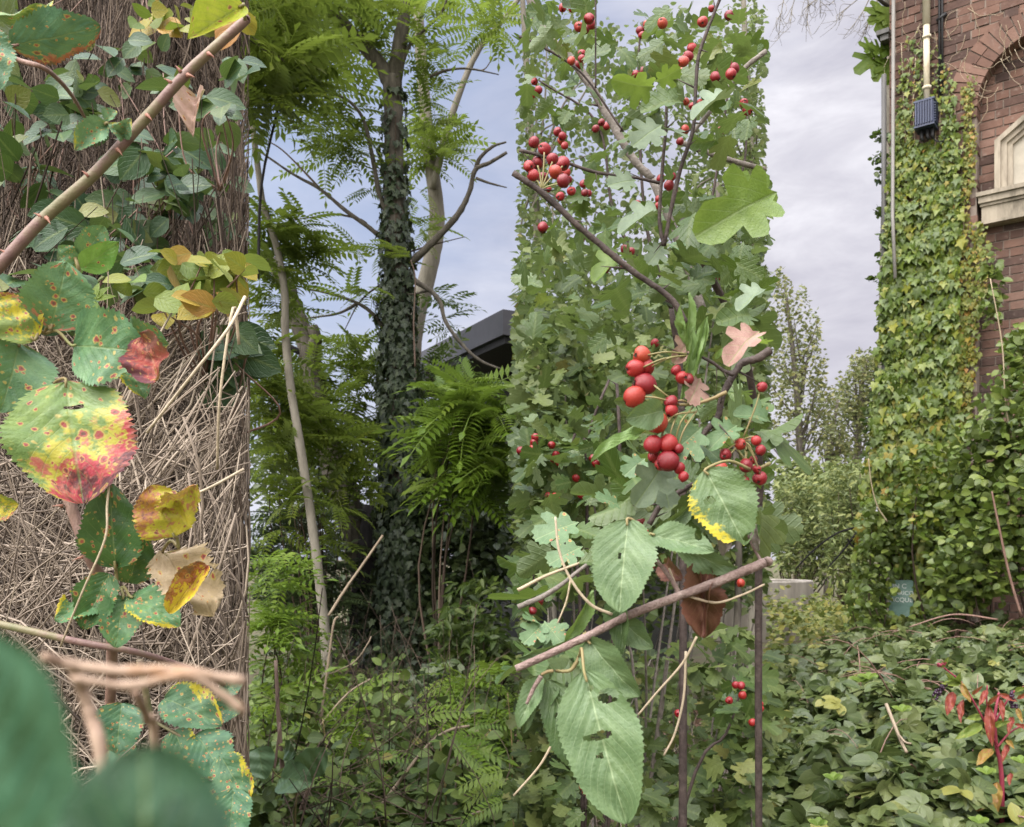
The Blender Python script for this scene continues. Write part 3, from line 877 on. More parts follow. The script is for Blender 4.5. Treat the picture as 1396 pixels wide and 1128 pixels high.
limb(mb, [P(60, 896, 0.083), P(96, 905, 0.085), P(160, 915, 0.086), P(240, 915, 0.088), P(334, 928, 0.09)], 0.0005, 0.0006, 8, 6, bumpy=0.12)
limb(mb, [P(96, 925, 0.083), P(180, 935, 0.085), P(260, 922, 0.088), P(333, 970, 0.09)], 0.0004, 0.0005, 8, 6, bumpy=0.12)
limb(mb, [P(100, 906, 0.086), P(112, 940, 0.09), P(126, 985, 0.09), P(138, 1040, 0.088), P(150, 1300, 0.086)], 0.0006, 0.0007, 8, 6, bumpy=0.12)
limb(mb, [P(185, 945, 0.10), P(200, 980, 0.11), P(212, 1020, 0.12), P(220, 1400, 0.12)], 0.0005, 0.0006, 8, 6, bumpy=0.1)
solo('dead_twig', mb, M_TWIGP, 'blurred broken brown twig lying across close to the viewer above the dark leaves', 'twig')

# ---- single dry stalks
for pts, r, lab in [([P(150, 650, 0.44), P(146, 690, 0.44), P(143, 736, 0.438), P(112, 808, 0.44), P(82, 882, 0.45)], 0.00062, 'bent pale straw standing in front of the dark speckled leaf'),
                    ([P(334, 405, 0.62), P(310, 450, 0.6), P(255, 520, 0.6), P(200, 590, 0.62)], 0.0012, 'long pale dry stalk slanting beside the red brown leaf tip'),
                    ([P(332, 640, 0.6), P(280, 668, 0.58), P(225, 690, 0.58), P(165, 722, 0.6)], 0.0010, 'thin dry stalk passing behind the bright yellow leaf'),
                    ([P(326, 470, 0.7), P(318, 420, 0.69), P(300, 540, 0.68), P(296, 640, 0.7)], 0.0013, 'forked upright dry stalk at the right side of the bank')]:
    mb = MB()
    limb(mb, pts, r, r * 0.8, 7, 5)
    solo('dry_straw', mb, M_PALE, lab, 'stalk')

# ---- brambles further up the bank
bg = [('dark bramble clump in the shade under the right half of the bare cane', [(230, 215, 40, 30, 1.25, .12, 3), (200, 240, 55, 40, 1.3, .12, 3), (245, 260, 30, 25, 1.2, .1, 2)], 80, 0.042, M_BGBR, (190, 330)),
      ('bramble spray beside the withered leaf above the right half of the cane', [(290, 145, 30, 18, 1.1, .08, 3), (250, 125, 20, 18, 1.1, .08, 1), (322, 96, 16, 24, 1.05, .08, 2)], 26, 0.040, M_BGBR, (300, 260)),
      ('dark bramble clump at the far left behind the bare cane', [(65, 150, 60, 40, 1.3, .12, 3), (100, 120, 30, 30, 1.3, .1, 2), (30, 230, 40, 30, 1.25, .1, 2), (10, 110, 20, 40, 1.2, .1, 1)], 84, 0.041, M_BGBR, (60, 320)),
      ('blue green bramble thicket behind the fresh oval leaves', [(90, 320, 70, 30, 1.15, .1, 3), (170, 300, 60, 35, 1.2, .1, 3), (200, 370, 50, 25, 1.0, .08, 2), (60, 400, 60, 40, 0.9, .06, 2)], 130, 0.041, M_BGBR, (120, 480)),
      ('yellowing bramble spray on the right below the cane', [(255, 360, 30, 14, .92, .05, 3), (305, 365, 28, 20, .9, .05, 3), (290, 400, 25, 22, .88, .05, 2), (200, 390, 28, 14, .9, .05, 1.5), (230, 420, 30, 20, .9, .05, 1)], 54, 0.032, M_YELBR, (280, 520)),
      ('small dark bramble tuft low at the right edge of the dry grass', [(305, 470, 26, 30, .98, .04, 3), (325, 510, 10, 20, .98, .04, 1)], 16, 0.045, M_BGBR, (310, 600)),
      ('bramble leaves hanging over the dark top of the bank', [(60, 40, 60, 30, 1.7, .1, 2), (250, 20, 70, 20, 1.7, .1, 3), (190, 60, 40, 40, 1.75, .1, 1), (315, 20, 18, 20, 1.5, .1, 1)], 40, 0.05, M_YELBR, (200, -80))]
bg.append(('dark green bramble curtain between the bare cane and the upper right edge of the bank', [(285, 230, 40, 40, 1.45, .1, 2), (170, 90, 50, 40, 1.6, .1, 2), (300, 300, 30, 30, 1.4, .1, 2), (130, 280, 40, 20, 1.3, .08, 1.5)], 66, .040, M_BGBR, (290, 400)))
for lab, spec, n, sz, mt, root in bg:
    rp = P(root[0], root[1], spec[0][4] + 0.05)
    t = thing('bramble_plant', lab, 'bramble', rp)
    pos = ellipse_pts(spec, n)
    pos = pos[keep(pos, -400, 336)]
    mb = MB()
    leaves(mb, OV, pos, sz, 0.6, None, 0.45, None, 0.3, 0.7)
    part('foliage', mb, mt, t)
    mb = MB()
    for q in pos[::6]:
        limb(mb, [rp, (rp * 0.45 + q * 0.55) + RN.normal(0, 0.02, 3), q], 0.0016, 0.0008, 5)
    part('stem', mb, M_CANER, t)
H_WP = hero_mat('withered_pale_pink', (0.34, 0.22, 0.18), (0.44, 0.31, 0.26), 0, 0, 9, 9, 0.1, seed=22.0, veincol=(0.28, 0.16, 0.13), rough=0.75)
t = thing('withered_leaf', 'pale pink withered leaf hanging below the spray right of the bare cane', 'leaf', P(265, 180, 0.95))
hero_leaf(t, H_WP, (268, 130), (260, 180), 0.95, 0.93, 0.62, (0.8, 0.7), 0.4, 0.8, 0.1, 0.04, 9, 0.06)

# ================================================================== the ivy clad tree and its thicket
L2, R2 = 346, 698
M_BARK = bark('grey_brown_bark', [(0.3, (0.045, 0.038, 0.032)), (0.5, (0.10, 0.088, 0.072)), (0.7, (0.17, 0.15, 0.125))])
M_BARKP = bark('pale_smooth_bark', [(0.3, (0.12, 0.105, 0.085)), (0.5, (0.21, 0.19, 0.155)), (0.7, (0.28, 0.255, 0.21))], 16.0, 0.35)
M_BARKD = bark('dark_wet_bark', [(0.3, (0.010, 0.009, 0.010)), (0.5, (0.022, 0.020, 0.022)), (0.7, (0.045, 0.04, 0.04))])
M_IVYD = leaf_mat('dark_ivy_leaf', [(0.0, (0.014, 0.028, 0.020)), (0.6, (0.026, 0.048, 0.034)), (1.0, (0.05, 0.078, 0.055))], tf=0.06, rough=0.42, spec=0.32, vein=0.15)
M_PINT = leaf_mat('pinnate_leaf_backlit', [(0.0, (0.055, 0.10, 0.016)), (0.5, (0.09, 0.15, 0.022)), (1.0, (0.135, 0.195, 0.034))], (0.24, 0.34, 0.025), 0.5, 0.5, 0.3, 0.15)
M_PING = leaf_mat('pinnate_leaf_green', [(0.0, (0.022, 0.052, 0.014)), (0.6, (0.045, 0.085, 0.02)), (1.0, (0.075, 0.125, 0.03))], (0.12, 0.2, 0.02), 0.32, 0.45, 0.4, 0.15)
M_AIL = leaf_mat('bright_sapling_leaf', [(0.0, (0.075, 0.16, 0.018)), (0.6, (0.11, 0.21, 0.026)), (1.0, (0.15, 0.25, 0.04))], (0.22, 0.34, 0.02), 0.4, 0.42, 0.4, 0.25)
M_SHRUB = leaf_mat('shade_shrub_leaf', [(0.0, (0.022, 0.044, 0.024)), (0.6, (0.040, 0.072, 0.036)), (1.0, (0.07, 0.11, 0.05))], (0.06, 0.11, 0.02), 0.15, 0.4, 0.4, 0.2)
M_UNDER = leaf_mat('undergrowth_leaf', [(0.0, (0.035, 0.072, 0.024)), (0.55, (0.075, 0.135, 0.04)), (0.96, (0.12, 0.19, 0.06)), (1.0, (0.18, 0.17, 0.04))], (0.08, 0.12, 0.02), 0.2, 0.5, 0.3, 0.2)
M_TWIG = rnd_mat('dead_twig_wood', [(0.1, (0.030, 0.022, 0.017)), (0.5, (0.085, 0.06, 0.045)), (0.95, (0.20, 0.15, 0.115))], 0.85, 0.2)
M_HEART = hero_mat('heart_leaf', (0.11, 0.20, 0.10), (0.15, 0.25, 0.13), 0, 0, 9, 9, 0.0, seed=31.0, nv=6)


def rosettes(mb, T, centres, n, size, out=0.9, up=0.35, droop=0.15):
    """whorls of compound leaves round shoot tips"""
    for c in centres:
        k = max(3, int(n * (0.7 + 0.6 * RR.random())))
        a = RN.random() * 6.28 + np.arange(k) * 2.4 + RN.normal(0, 0.3, k)
        el = RN.normal(up, 0.35, k) - droop
        d = np.stack((np.cos(a) * out, np.sin(a) * out, el), -1)
        nr = np.array([0, 0, 1.]) + 0.35 * RN.standard_normal((k, 3)) - unit(d) * 0.2
        p = c + np.stack((RN.normal(0, 0.03, k), RN.normal(0, 0.03, k), -0.05 * RN.random(k)), -1)
        inst(mb, T, p, frames(d, nr), size * (0.7 + 0.6 * RN.random(k)))


def twigs_to(mb, root, pts, r0, r1, every=1, wob=0.06):
    for q in pts[::every]:
        L = np.linalg.norm(q - root)
        mid = root * 0.5 + q * 0.5 + RN.normal(0, wob, 3) * L + np.array([0, 0, 0.06 * L])
        limb(mb, [root, mid, q], r0, r1, 5, 4)


TY = 10.5
# ---- main tree
tr = thing('tree', 'tall dark tree forked at the top with ivy covering its trunk', 'tree', (P(546, 945, TY)[0], TY, 0))
trunk_px = [(547, 960, 21), (548, 880, 19), (549, 780, 17.5), (547, 680, 16.5), (545, 560, 15.5), (542, 440, 14.5), (540, 320, 14), (537, 200, 13), (535, 105, 13)]
mb = MB()
tp = np.array([P(x, y, TY) for x, y, r in trunk_px])
trr = np.array([r for *_, r in trunk_px]) / FPX * TY
sp_ = smooth_path(tp, 6)
rr_ = np.interp(np.linspace(0, 1, len(sp_)), np.linspace(0, 1, len(trr)), trr)
tubes(mb, (sp_ + RN.normal(0, 0.006, sp_.shape))[None], (rr_ * (1 + 0.03 * RN.standard_normal(len(rr_))))[None], 16)
part('trunk', mb, M_BARK, tr)
mb = MB()
limb(mb, [P(534, 118, TY), P(520, 92, TY), P(492, 58, TY), P(462, 28, TY - .1), P(425, -20, TY - .3), P(380, -120, TY - .6)], 0.10, 0.06, 10, 6, bumpy=0.04)
part('limb', mb, M_BARK, tr)
mb = MB()
limb(mb, [P(537, 112, TY), P(545, 60, TY), P(552, 10, TY), P(556, -90, TY + .3), P(575, -200, TY + .5)], 0.095, 0.055, 10, 6, bumpy=0.04)
part('limb', mb, M_BARK, tr)
for pts, r in [([(524, 328), (505, 312), (472, 288), (436, 258), (400, 238), (356, 208)], 0.032), ([(440, 262), (420, 240), (385, 205), (360, 190)], 0.016),
               ([(505, 312), (492, 300), (460, 293), (430, 296), (400, 300)], 0.016),
               ([(527, 290), (516, 258), (508, 215), (496, 165), (478, 140), (452, 126)], 0.036),
               ([(525, 452), (512, 432), (490, 415), (455, 402), (418, 394)], 0.030), ([(488, 414), (460, 428), (418, 434)], 0.022), ([(524, 385), (500, 402), (485, 420), (470, 450)], 0.014),
               ([(558, 372), (568, 385), (585, 395), (600, 412), (608, 440), (630, 470), (655, 492), (682, 503)], 0.036), ([(585, 396), (570, 400), (556, 402)], 0.02),
               ([(557, 362), (575, 345), (600, 320), (625, 292), (640, 262), (648, 232), (668, 222), (691, 208)], 0.050), ([(648, 232), (655, 215), (672, 200), (690, 194)], 0.03), ([(649, 243), (668, 250), (691, 256)], 0.02),
               ([(557, 344), (590, 334), (634, 323)], 0.012), ([(545, 100), (560, 60), (600, 20), (612, -10)], 0.028), ([(586, 105), (610, 96), (640, 94), (680, 102)], 0.02), ([(640, 94), (660, 95), (675, 73)], 0.012)]:
    mb = MB()
    limb(mb, [P(x, y, TY - 0.06 * i) for i, (x, y) in enumerate(pts)], r, r * 0.35, 7, 5, bumpy=0.05)
    part('branch', mb, M_BARK if r > 0.018 else M_TWIG, tr)
mb = MB()
cen = ellipse_pts([(470, 30, 60, 60, TY - .3, 1.0, 4), (400, 60, 60, 70, TY - .6, 1.0, 3), (588, 40, 20, 60, TY, .4, 1.2), (586, 130, 16, 50, TY + .6, .3, 1.0), (465, 200, 46, 40, TY + .2, .6, 2.0), (450, 160, 50, 30, TY, .6, 1.5), (496, 262, 18, 16, TY + .4, .3, 0.5), (500, 10, 60, 20, TY + .3, .6, 1.4), (560, -150, 240, 90, TY, 2.0, 3), (420, -160, 120, 100, TY - 1, 2.0, 2.5)], 104)
cen = cen[keep(cen, L2 - 20, 640)]
rosettes(mb, PIN, cen, 6, 0.40)
c2 = ellipse_pts([(668, 30, 22, 30, TY - .5, .4, 2), (690, 70, 14, 40, TY - .5, .4, 1.2), (600, 215, 16, 22, TY, .3, 1), (525, 345, 14, 12, TY - .3, .2, .5), (505, 340, 22, 14, TY - .3, .3, 1), (575, 290, 18, 50, TY + 1, .3, 1.6), (500, 395, 30, 14, TY - .2, .3, .8)], 22)
rosettes(mb, PIN, c2[keep(c2, L2, 684)], 4, 0.42)
part('crown', mb, M_PINT, tr)

# ---- ivy on it
iv = thing('ivy', 'dark green ivy coating the whole trunk of the tall forked tree', 'ivy', (tp[0][0], TY - 0.3, 0))
n = 7800
u = np.clip(RN.beta(1.1, 2.0, n) * 1.05, 0, 0.97)
k = u * (len(sp_) - 1)
i0 = np.clip(k.astype(int), 0, len(sp_) - 2)
fr_ = (k - i0)[:, None]
c = sp_[i0] * (1 - fr_) + sp_[i0 + 1] * fr_
rad = np.interp(u, np.linspace(0, 1, len(rr_)), rr_)
a = RN.random(n) * 2 * np.pi
thick = np.interp(u, [0, 0.12, 0.35, 0.6, 0.75, 1.0], [0.36, 0.20, 0.15, 0.11, 0.06, 0.015])
prob = np.interp(u, [0, 0.55, 0.7, 0.85, 1.0], [1, 1, 0.9, 0.5, 0.25])
out = np.stack((np.cos(a), np.sin(a), np.zeros(n)), -1)
wav = 1 + 0.25 * np.sin(u * 60 + a * 2) + 0.2 * np.sin(a * 5 + u * 25)
pos = c + out * (rad + 0.01 + thick * RN.random(n) ** 0.7 * wav)[:, None]
okk = RN.random(n) < prob
pos, out = pos[okk], out[okk]
m_ = len(pos)
d = np.stack((RN.normal(0, 0.5, m_), RN.normal(0, 0.3, m_), -np.ones(m_)), -1) + out * 0.35
nr = out + np.array([0, 0, 0.45]) + RN.normal(0, 0.35, (m_, 3))
mb = MB()
inst(mb, IVY, pos, frames(d, nr), 0.085 * (0.6 + 0.7 * RN.random(m_)))
n = 900                                                        # spill at the foot
pos = ellipse_pts([(545, 900, 42, 50, TY - .4, .3, 3), (550, 960, 60, 24, TY - .7, .4, 2)], n)
leaves(mb, IVY, pos, 0.08, 0.5, None, 0.4, None, 0.6, 0.6)
part('leaves', mb, M_IVYD, iv)
mb = MB()
for q in range(14):
    a0 = RR.random() * 6.28
    pts = [sp_[j] + np.array([math.cos(a0 + j * .03), math.sin(a0 + j * .03), 0]) * (rr_[j] + 0.01) for j in range(0, 30 + RR.randrange(16), 4)]
    limb(mb, pts, 0.012, 0.005, 5, 3, bumpy=0.05)
part('stem', mb, M_TWIG, iv)

# ---- pale tree behind
pt_ = thing('tree', 'pale smooth barked tree leaning behind the right side of the ivy tree', 'tree', (P(548, 900, 12.5)[0], 12.5, 0))
mb = MB()
limb(mb, [P(x, y, 12.5) for x, y in [(550, 910), (552, 700), (558, 520), (566, 440), (578, 395), (590, 345), (596, 300), (592, 255), (584, 200), (578, 130), (573, 60), (570, 5), (566, -120)]], 0.16, 0.06, 12, 5, bumpy=0.02)
part('trunk', mb, M_BARKP, pt_)
for pts, r in [([(590, 258), (600, 215), (612, 170), (632, 112), (654, 66), (690, 22), (720, -20)], 0.055)]:
    mb = MB()
    limb(mb, [P(x, y, 12.4) for x, y in pts], r, r * 0.6, 8, 5, bumpy=0.03)
    part('limb', mb, M_BARKP, pt_)
mb = MB()
c2 = ellipse_pts([(672, 20, 22, 26, 12, .4, 2), (690, 60, 8, 30, 12, .4, 1), (600, 200, 14, 22, 12.2, .3, 1.4), (585, 190, 14, 40, 12.2, .3, 1.5)], 16)
rosettes(mb, PIN, c2[keep(c2, L2, 682)], 5, 0.5)
part('crown', mb, M_PINT, pt_)

# ---- slender leaning stem and the broken trunk at the left
sl = thing('tree', 'slender bare pale trunk curving up along the left of the thicket', 'tree', (P(442, 860, 8.8)[0], 8.8, 0))
mb = MB()
limb(mb, [P(x, y, 8.8) for x, y in [(448, 960), (443, 860), (434, 780), (422, 690), (408, 600), (395, 520), (389, 450), (388, 400), (378, 340), (362, 290), (354, 250), (340, 120), (338, 0)]], 0.052, 0.026, 10, 5, bumpy=0.03)
part('trunk', mb, M_BARKP, sl)
mb = MB()
c2 = ellipse_pts([(366, 330, 14, 40, 9.0, .3, 2), (375, 420, 22, 60, 9.2, .4, 3), (410, 310, 14, 14, 9, .2, .7), (365, 520, 18, 40, 9, .3, 2), (405, 350, 16, 20, 9.2, .2, .6)], 34)
rosettes(mb, PIN, c2[keep(c2, L2 + 4, 520)], 6, 0.42)
part('crown', mb, M_PINT, sl)
bt = thing('tree', 'grey trunk broken off at a bulge beside the slender pale trunk', 'tree', (P(500, 900, 11)[0], 11, 0))
mb = MB()
limb(mb, [P(x, y, 11) for x, y in [(505, 920), (500, 800), (478, 705), (456, 640), (440, 580), (428, 520), (418, 470), (404, 430), (390, 390), (372, 360), (345, 345)]], 0.20, 0.075, 12, 5, bumpy=0.03)
part('trunk', mb, M_BARK, bt)
mb = MB()
limb(mb, [P(424, 490, 10.95), P(430, 462, 10.9), P(426, 444, 10.9)], 0.09, 0.06, 10, 4, bumpy=0.06)
part('stub', mb, M_BARK, bt)
mb = MB()
limb(mb, [P(412, 482, 10.95), P(390, 472, 10.9), P(360, 466, 10.8)], 0.04, 0.03, 8, 4)
part('limb', mb, M_BARKD, bt)
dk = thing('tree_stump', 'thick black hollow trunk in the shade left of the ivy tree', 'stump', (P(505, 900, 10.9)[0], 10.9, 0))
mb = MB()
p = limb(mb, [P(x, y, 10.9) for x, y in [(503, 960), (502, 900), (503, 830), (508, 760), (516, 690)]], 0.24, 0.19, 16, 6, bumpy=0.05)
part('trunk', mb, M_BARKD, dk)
n = 420
mb = MB()
pos = ellipse_pts([(508, 850, 26, 60, 10.62, .12, 1)], n)
leaves(mb, IVY, pos, 0.07, 0.4, None, 0.4, None, 0.6, 0.8)
part('ivy_leaves', mb, M_IVYD, dk)
mb = MB()
limb(mb, [P(484, 870, 10.5), P(478, 830, 10.5), P(484, 805, 10.5), P(500, 795, 10.55)], 0.035, 0.03, 8, 6)
part('root', mb, M_BARKD, dk)

# ---- flat roofed building
M_FASCIA = noise_mat('dark_roof_fascia', [(0.3, (0.055, 0.055, 0.065)), (0.7, (0.085, 0.085, 0.10))], 2.0, 0.6, (1, 1, 1), 0.05)
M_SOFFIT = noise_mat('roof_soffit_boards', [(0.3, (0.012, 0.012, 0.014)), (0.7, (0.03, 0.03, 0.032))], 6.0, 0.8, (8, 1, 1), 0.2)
M_WALLD = noise_mat('dark_wall_render', [(0.3, (0.03, 0.032, 0.03)), (0.7, (0.07, 0.07, 0.065))], 2.0, 0.9, (1, 1, 1), 0.2)


def box_faces():
    return np.array([(0, 3, 2, 1), (4, 5, 6, 7), (0, 1, 5, 4), (1, 2, 6, 5), (2, 3, 7, 6), (3, 0, 4, 7)])


def prism(mb, base, z0, z1, rnd=None):
    b = [(x, y, z0) for x, y in base] + [(x, y, z1) for x, y in base]
    lc = np.zeros((8, 3))
    lc[:, 2] = RR.random() if rnd is None else rnd
    mb.add(b, [box_faces()], lc)


A0, A1 = np.array([-0.12, 11.9]), np.array([-2.2, 15.7])
du = (A1 - A0) / np.linalg.norm(A1 - A0)
dn = np.array([-du[1], du[0]])
dn = dn if dn[0] > 0 else -dn
bu = thing('building', 'low building with a dark flat roof behind the ivy tree', 'building', (A0[0], A0[1], 0))
rz = 4.93
q = [A0, A1, A1 + dn * 4, A0 + dn * 4]
mb = MB(); prism(mb, q, rz - 0.34, rz)
part('roof', mb, M_FASCIA, bu, smooth=False)
q2 = [A0 + du * .05 + dn * .06, A1 - du * .05 + dn * .06, A1 - du * .05 + dn * 3.9, A0 + du * .05 + dn * 3.9]
mb = MB(); prism(mb, q2, rz - 0.44, rz - 0.342)
part('soffit', mb, M_SOFFIT, bu, smooth=False)
q3 = [A0 + du * .6 + dn * 1.1, A1 - du * .6 + dn * 1.1, A1 - du * .6 + dn * 3.7, A0 + du * .6 + dn * 3.7]
mb = MB(); prism(mb, q3, 0, rz - 0.443)
part('wall', mb, M_WALLD, bu, smooth=False)

# ---- saplings and shrubs of the thicket
groupS = None


def sapling(label, spec, n, k, size, T, mat, root, cat='sapling', name='sapling', lo=L2, hi=R2, stem=M_TWIG, sr=0.012, **kw):
    rp = np.array([root[0], root[1], 0.0])
    t = thing(name, label, cat, rp)
    cen = ellipse_pts(spec, n)
    cen = cen[keep(cen, lo, hi) & (cen[:, 2] > 0.05)]
    mb = MB()
    rosettes(mb, T, cen, k, size, **kw)
    part('foliage', mb, mat, t)
    mb = MB()
    twigs_to(mb, rp, cen, sr * .8, sr * 0.25, 5)
    part('stem', mb, stem, t)
    return t


def gx_(px, Y):
    return (px - CX) / FPX * Y


sapling('leafy sapling with backlit yellow green compound leaves filling the left of the thicket', [(385, 560, 34, 50, 9.4, .4, 3), (450, 580, 40, 60, 9.8, .5, 3), (385, 640, 34, 50, 9.2, .4, 2.5), (470, 640, 45, 50, 9.8, .5, 2.5), (420, 700, 50, 40, 9.4, .5, 2)], 74, 6, 0.38, PIN, M_PINT, (gx_(430, 9.6), 9.6), hi=500)
sapling('tall sapling of drooping compound leaves between the slender trunk and the ivy tree', [(455, 500, 50, 40, 11, .5, 3), (490, 540, 34, 60, 11, .5, 3), (500, 590, 22, 40, 11.4, .3, 1.2), (480, 470, 50, 24, 11, .4, 1), (400, 470, 30, 40, 11.3, .4, 1)], 48, 5, 0.44, PIN, M_PINT, (gx_(480, 11.4), 11.4), hi=530)
sapling('bright green sapling with long feathered leaves right of the ivy tree', [(620, 540, 44, 22, 8.6, .3, 3), (650, 580, 40, 34, 8.6, .4, 3), (600, 600, 30, 30, 8.8, .3, 2), (665, 640, 28, 30, 8.6, .3, 1.5), (625, 650, 30, 30, 8.8, .3, 1)], 44, 6, 0.50, AIL, M_AIL, (gx_(600, 9.0), 9.0), lo=604, hi=682, sr=0.02)
sapling('loose sapling against the dark roof right of the ivy tree', [(596, 450, 26, 50, 11.2, .4, 1.4), (600, 500, 34, 40, 11.2, .4, 3), (580, 560, 24, 40, 11.2, .3, 2), (640, 525, 36, 20, 11.2, .3, 2)], 26, 5, 0.34, PINS, M_PING, (gx_(590, 11.4), 11.4), lo=556, hi=686)
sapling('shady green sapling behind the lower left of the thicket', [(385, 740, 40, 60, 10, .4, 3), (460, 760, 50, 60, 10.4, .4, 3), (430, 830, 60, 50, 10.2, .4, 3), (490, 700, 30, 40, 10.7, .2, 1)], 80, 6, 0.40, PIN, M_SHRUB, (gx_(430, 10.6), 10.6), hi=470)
sapling('yellow green sapling with drooping leaves at the left edge low down', [(372, 770, 18, 30, 6.6, .2, 3), (380, 820, 24, 30, 6.6, .3, 3), (366, 860, 14, 40, 6.4, .2, 2)], 20, 6, 0.26, PINS, M_AIL, (gx_(368, 6.8), 6.8), hi=440)


def shrub(label, spec, n, size, T, mat, root, lo, hi, cat='shrub', name='shrub', up=0.7, face=0.3, stem=M_TWIG, ns=8, sr=0.014, droop=0.35, twig=True):
    rp = np.array([root[0], root[1], 0.0])
    t = thing(name, label, cat, rp)
    pos = ellipse_pts(spec, n)
    pos = pos[keep(pos, lo, hi) & (pos[:, 2] > 0.02)]
    mb = MB()
    leaves(mb, T, pos, size, up, None, 0.5, None, droop, face)
    part('foliage', mb, mat, t)
    if twig and len(pos):
        mb = MB()
        twigs_to(mb, rp, pos[RN.choice(len(pos), min(ns, len(pos)), False)], sr, sr * 0.25)
        part('stem', mb, stem, t)
    return t


sapling('bright low sapling with feathered leaves below the grey green shrub at the right', [(650, 930, 36, 24, 6.6, .3, 2), (600, 960, 30, 20, 6.4, .3, 2), (670, 970, 20, 20, 6.2, .2, 1)], 13, 6, 0.28, PINS, M_AIL, (gx_(640, 6.6), 6.6), lo=560)
sapling('bright low sapling with feathered leaves at the left between the bare stems', [(400, 900, 40, 34, 6.8, .3, 2), (440, 950, 34, 24, 6.4, .3, 2), (380, 960, 26, 24, 6.2, .2, 1.2)], 15, 6, 0.28, PINS, M_AIL, (gx_(410, 6.8), 6.8), hi=490)
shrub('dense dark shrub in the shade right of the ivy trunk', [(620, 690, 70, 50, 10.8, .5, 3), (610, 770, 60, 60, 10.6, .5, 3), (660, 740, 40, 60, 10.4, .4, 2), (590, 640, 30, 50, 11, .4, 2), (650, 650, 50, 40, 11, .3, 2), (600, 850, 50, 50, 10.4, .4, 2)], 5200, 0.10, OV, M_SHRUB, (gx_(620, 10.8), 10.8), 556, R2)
shrub('grey green shrub with drooping pointed leaves at the lower right of the thicket', [(640, 850, 50, 30, 8.2, .4, 3), (668, 885, 30, 30, 8.0, .3, 3), (610, 880, 30, 30, 8.2, .3, 1.5), (650, 800, 40, 20, 8.4, .3, 1)], 760, 0.125, LANCE, M_PING, (gx_(650, 8.4), 8.4), 575, R2)
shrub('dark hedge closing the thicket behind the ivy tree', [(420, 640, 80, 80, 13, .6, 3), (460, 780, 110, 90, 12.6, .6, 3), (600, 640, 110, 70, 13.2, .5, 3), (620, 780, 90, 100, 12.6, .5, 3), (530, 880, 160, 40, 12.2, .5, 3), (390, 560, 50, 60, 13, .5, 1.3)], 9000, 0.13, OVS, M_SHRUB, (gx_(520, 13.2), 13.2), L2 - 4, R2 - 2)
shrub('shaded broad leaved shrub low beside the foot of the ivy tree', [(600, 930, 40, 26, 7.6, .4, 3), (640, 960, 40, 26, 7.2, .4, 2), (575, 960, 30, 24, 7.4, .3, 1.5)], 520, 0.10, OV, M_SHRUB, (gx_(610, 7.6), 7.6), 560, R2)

# ---- ground layer
mb = MB()
n = 19000
px = RN.uniform(L2, R2 - 2, n)
Y = RN.uniform(3.2, 10.5, n) ** 1.0
h = np.abs(RN.normal(0, 1, n)) * np.interp(Y, [3.2, 5, 7, 10.5], [0.16, 0.26, 0.26, 0.18]) * (0.7 + 0.5 * np.sin(px * 0.05) * np.cos(Y * 2.1))
pos = np.stack(((px - CX) / FPX * Y, Y, np.maximum(h, 0.02)), -1)
leaves(mb, OV, pos, 0.085, 0.7, None, 0.55, RN.random(n) ** 1.4, 0.2, 0.35)
solo('undergrowth', mb, M_UNDER, 'low tangle of small green leaves covering the ground before the ivy tree', 'undergrowth', kind='stuff')
mb = MB()
n = 850
px = RN.uniform(L2 + 8, R2 - 8, n)
Y = RN.uniform(3.4, 10.3, n)
p0 = np.stack(((px - CX) / FPX * Y, Y, RN.uniform(0.0, 0.45, n)), -1)
a = RN.uniform(0, 6.28, n)
el = RN.normal(0.4, 0.6, n)
d = np.stack((np.cos(a) * np.cos(el), np.sin(a) * np.cos(el) * 0.6, np.sin(el)), -1)
L = RN.uniform(0.2, 0.9, n)
t = np.linspace(0, 1, 6)
bend = RN.normal(0, 0.25, (n, 3))
path = p0[:, None] + (d[:, None] * t[None, :, None] + bend[:, None] * (t ** 2)[None, :, None]) * L[:, None, None]
path[..., 2] = np.maximum(path[..., 2], 0.01)
q = path[..., 0] / path[..., 1] * FPX + CX
ok = (q.min(1) > L2) & (q.max(1) < R2)
tubes(mb, path[ok], (RN.uniform(0.0015, 0.0045, n)[:, None] * np.linspace(1, 0.5, 6)[None])[ok], 4)
solo('dead_brushwood', mb, M_TWIG, 'brown tangle of dead twigs on the ground in front of the ivy tree', 'brushwood', kind='stuff')

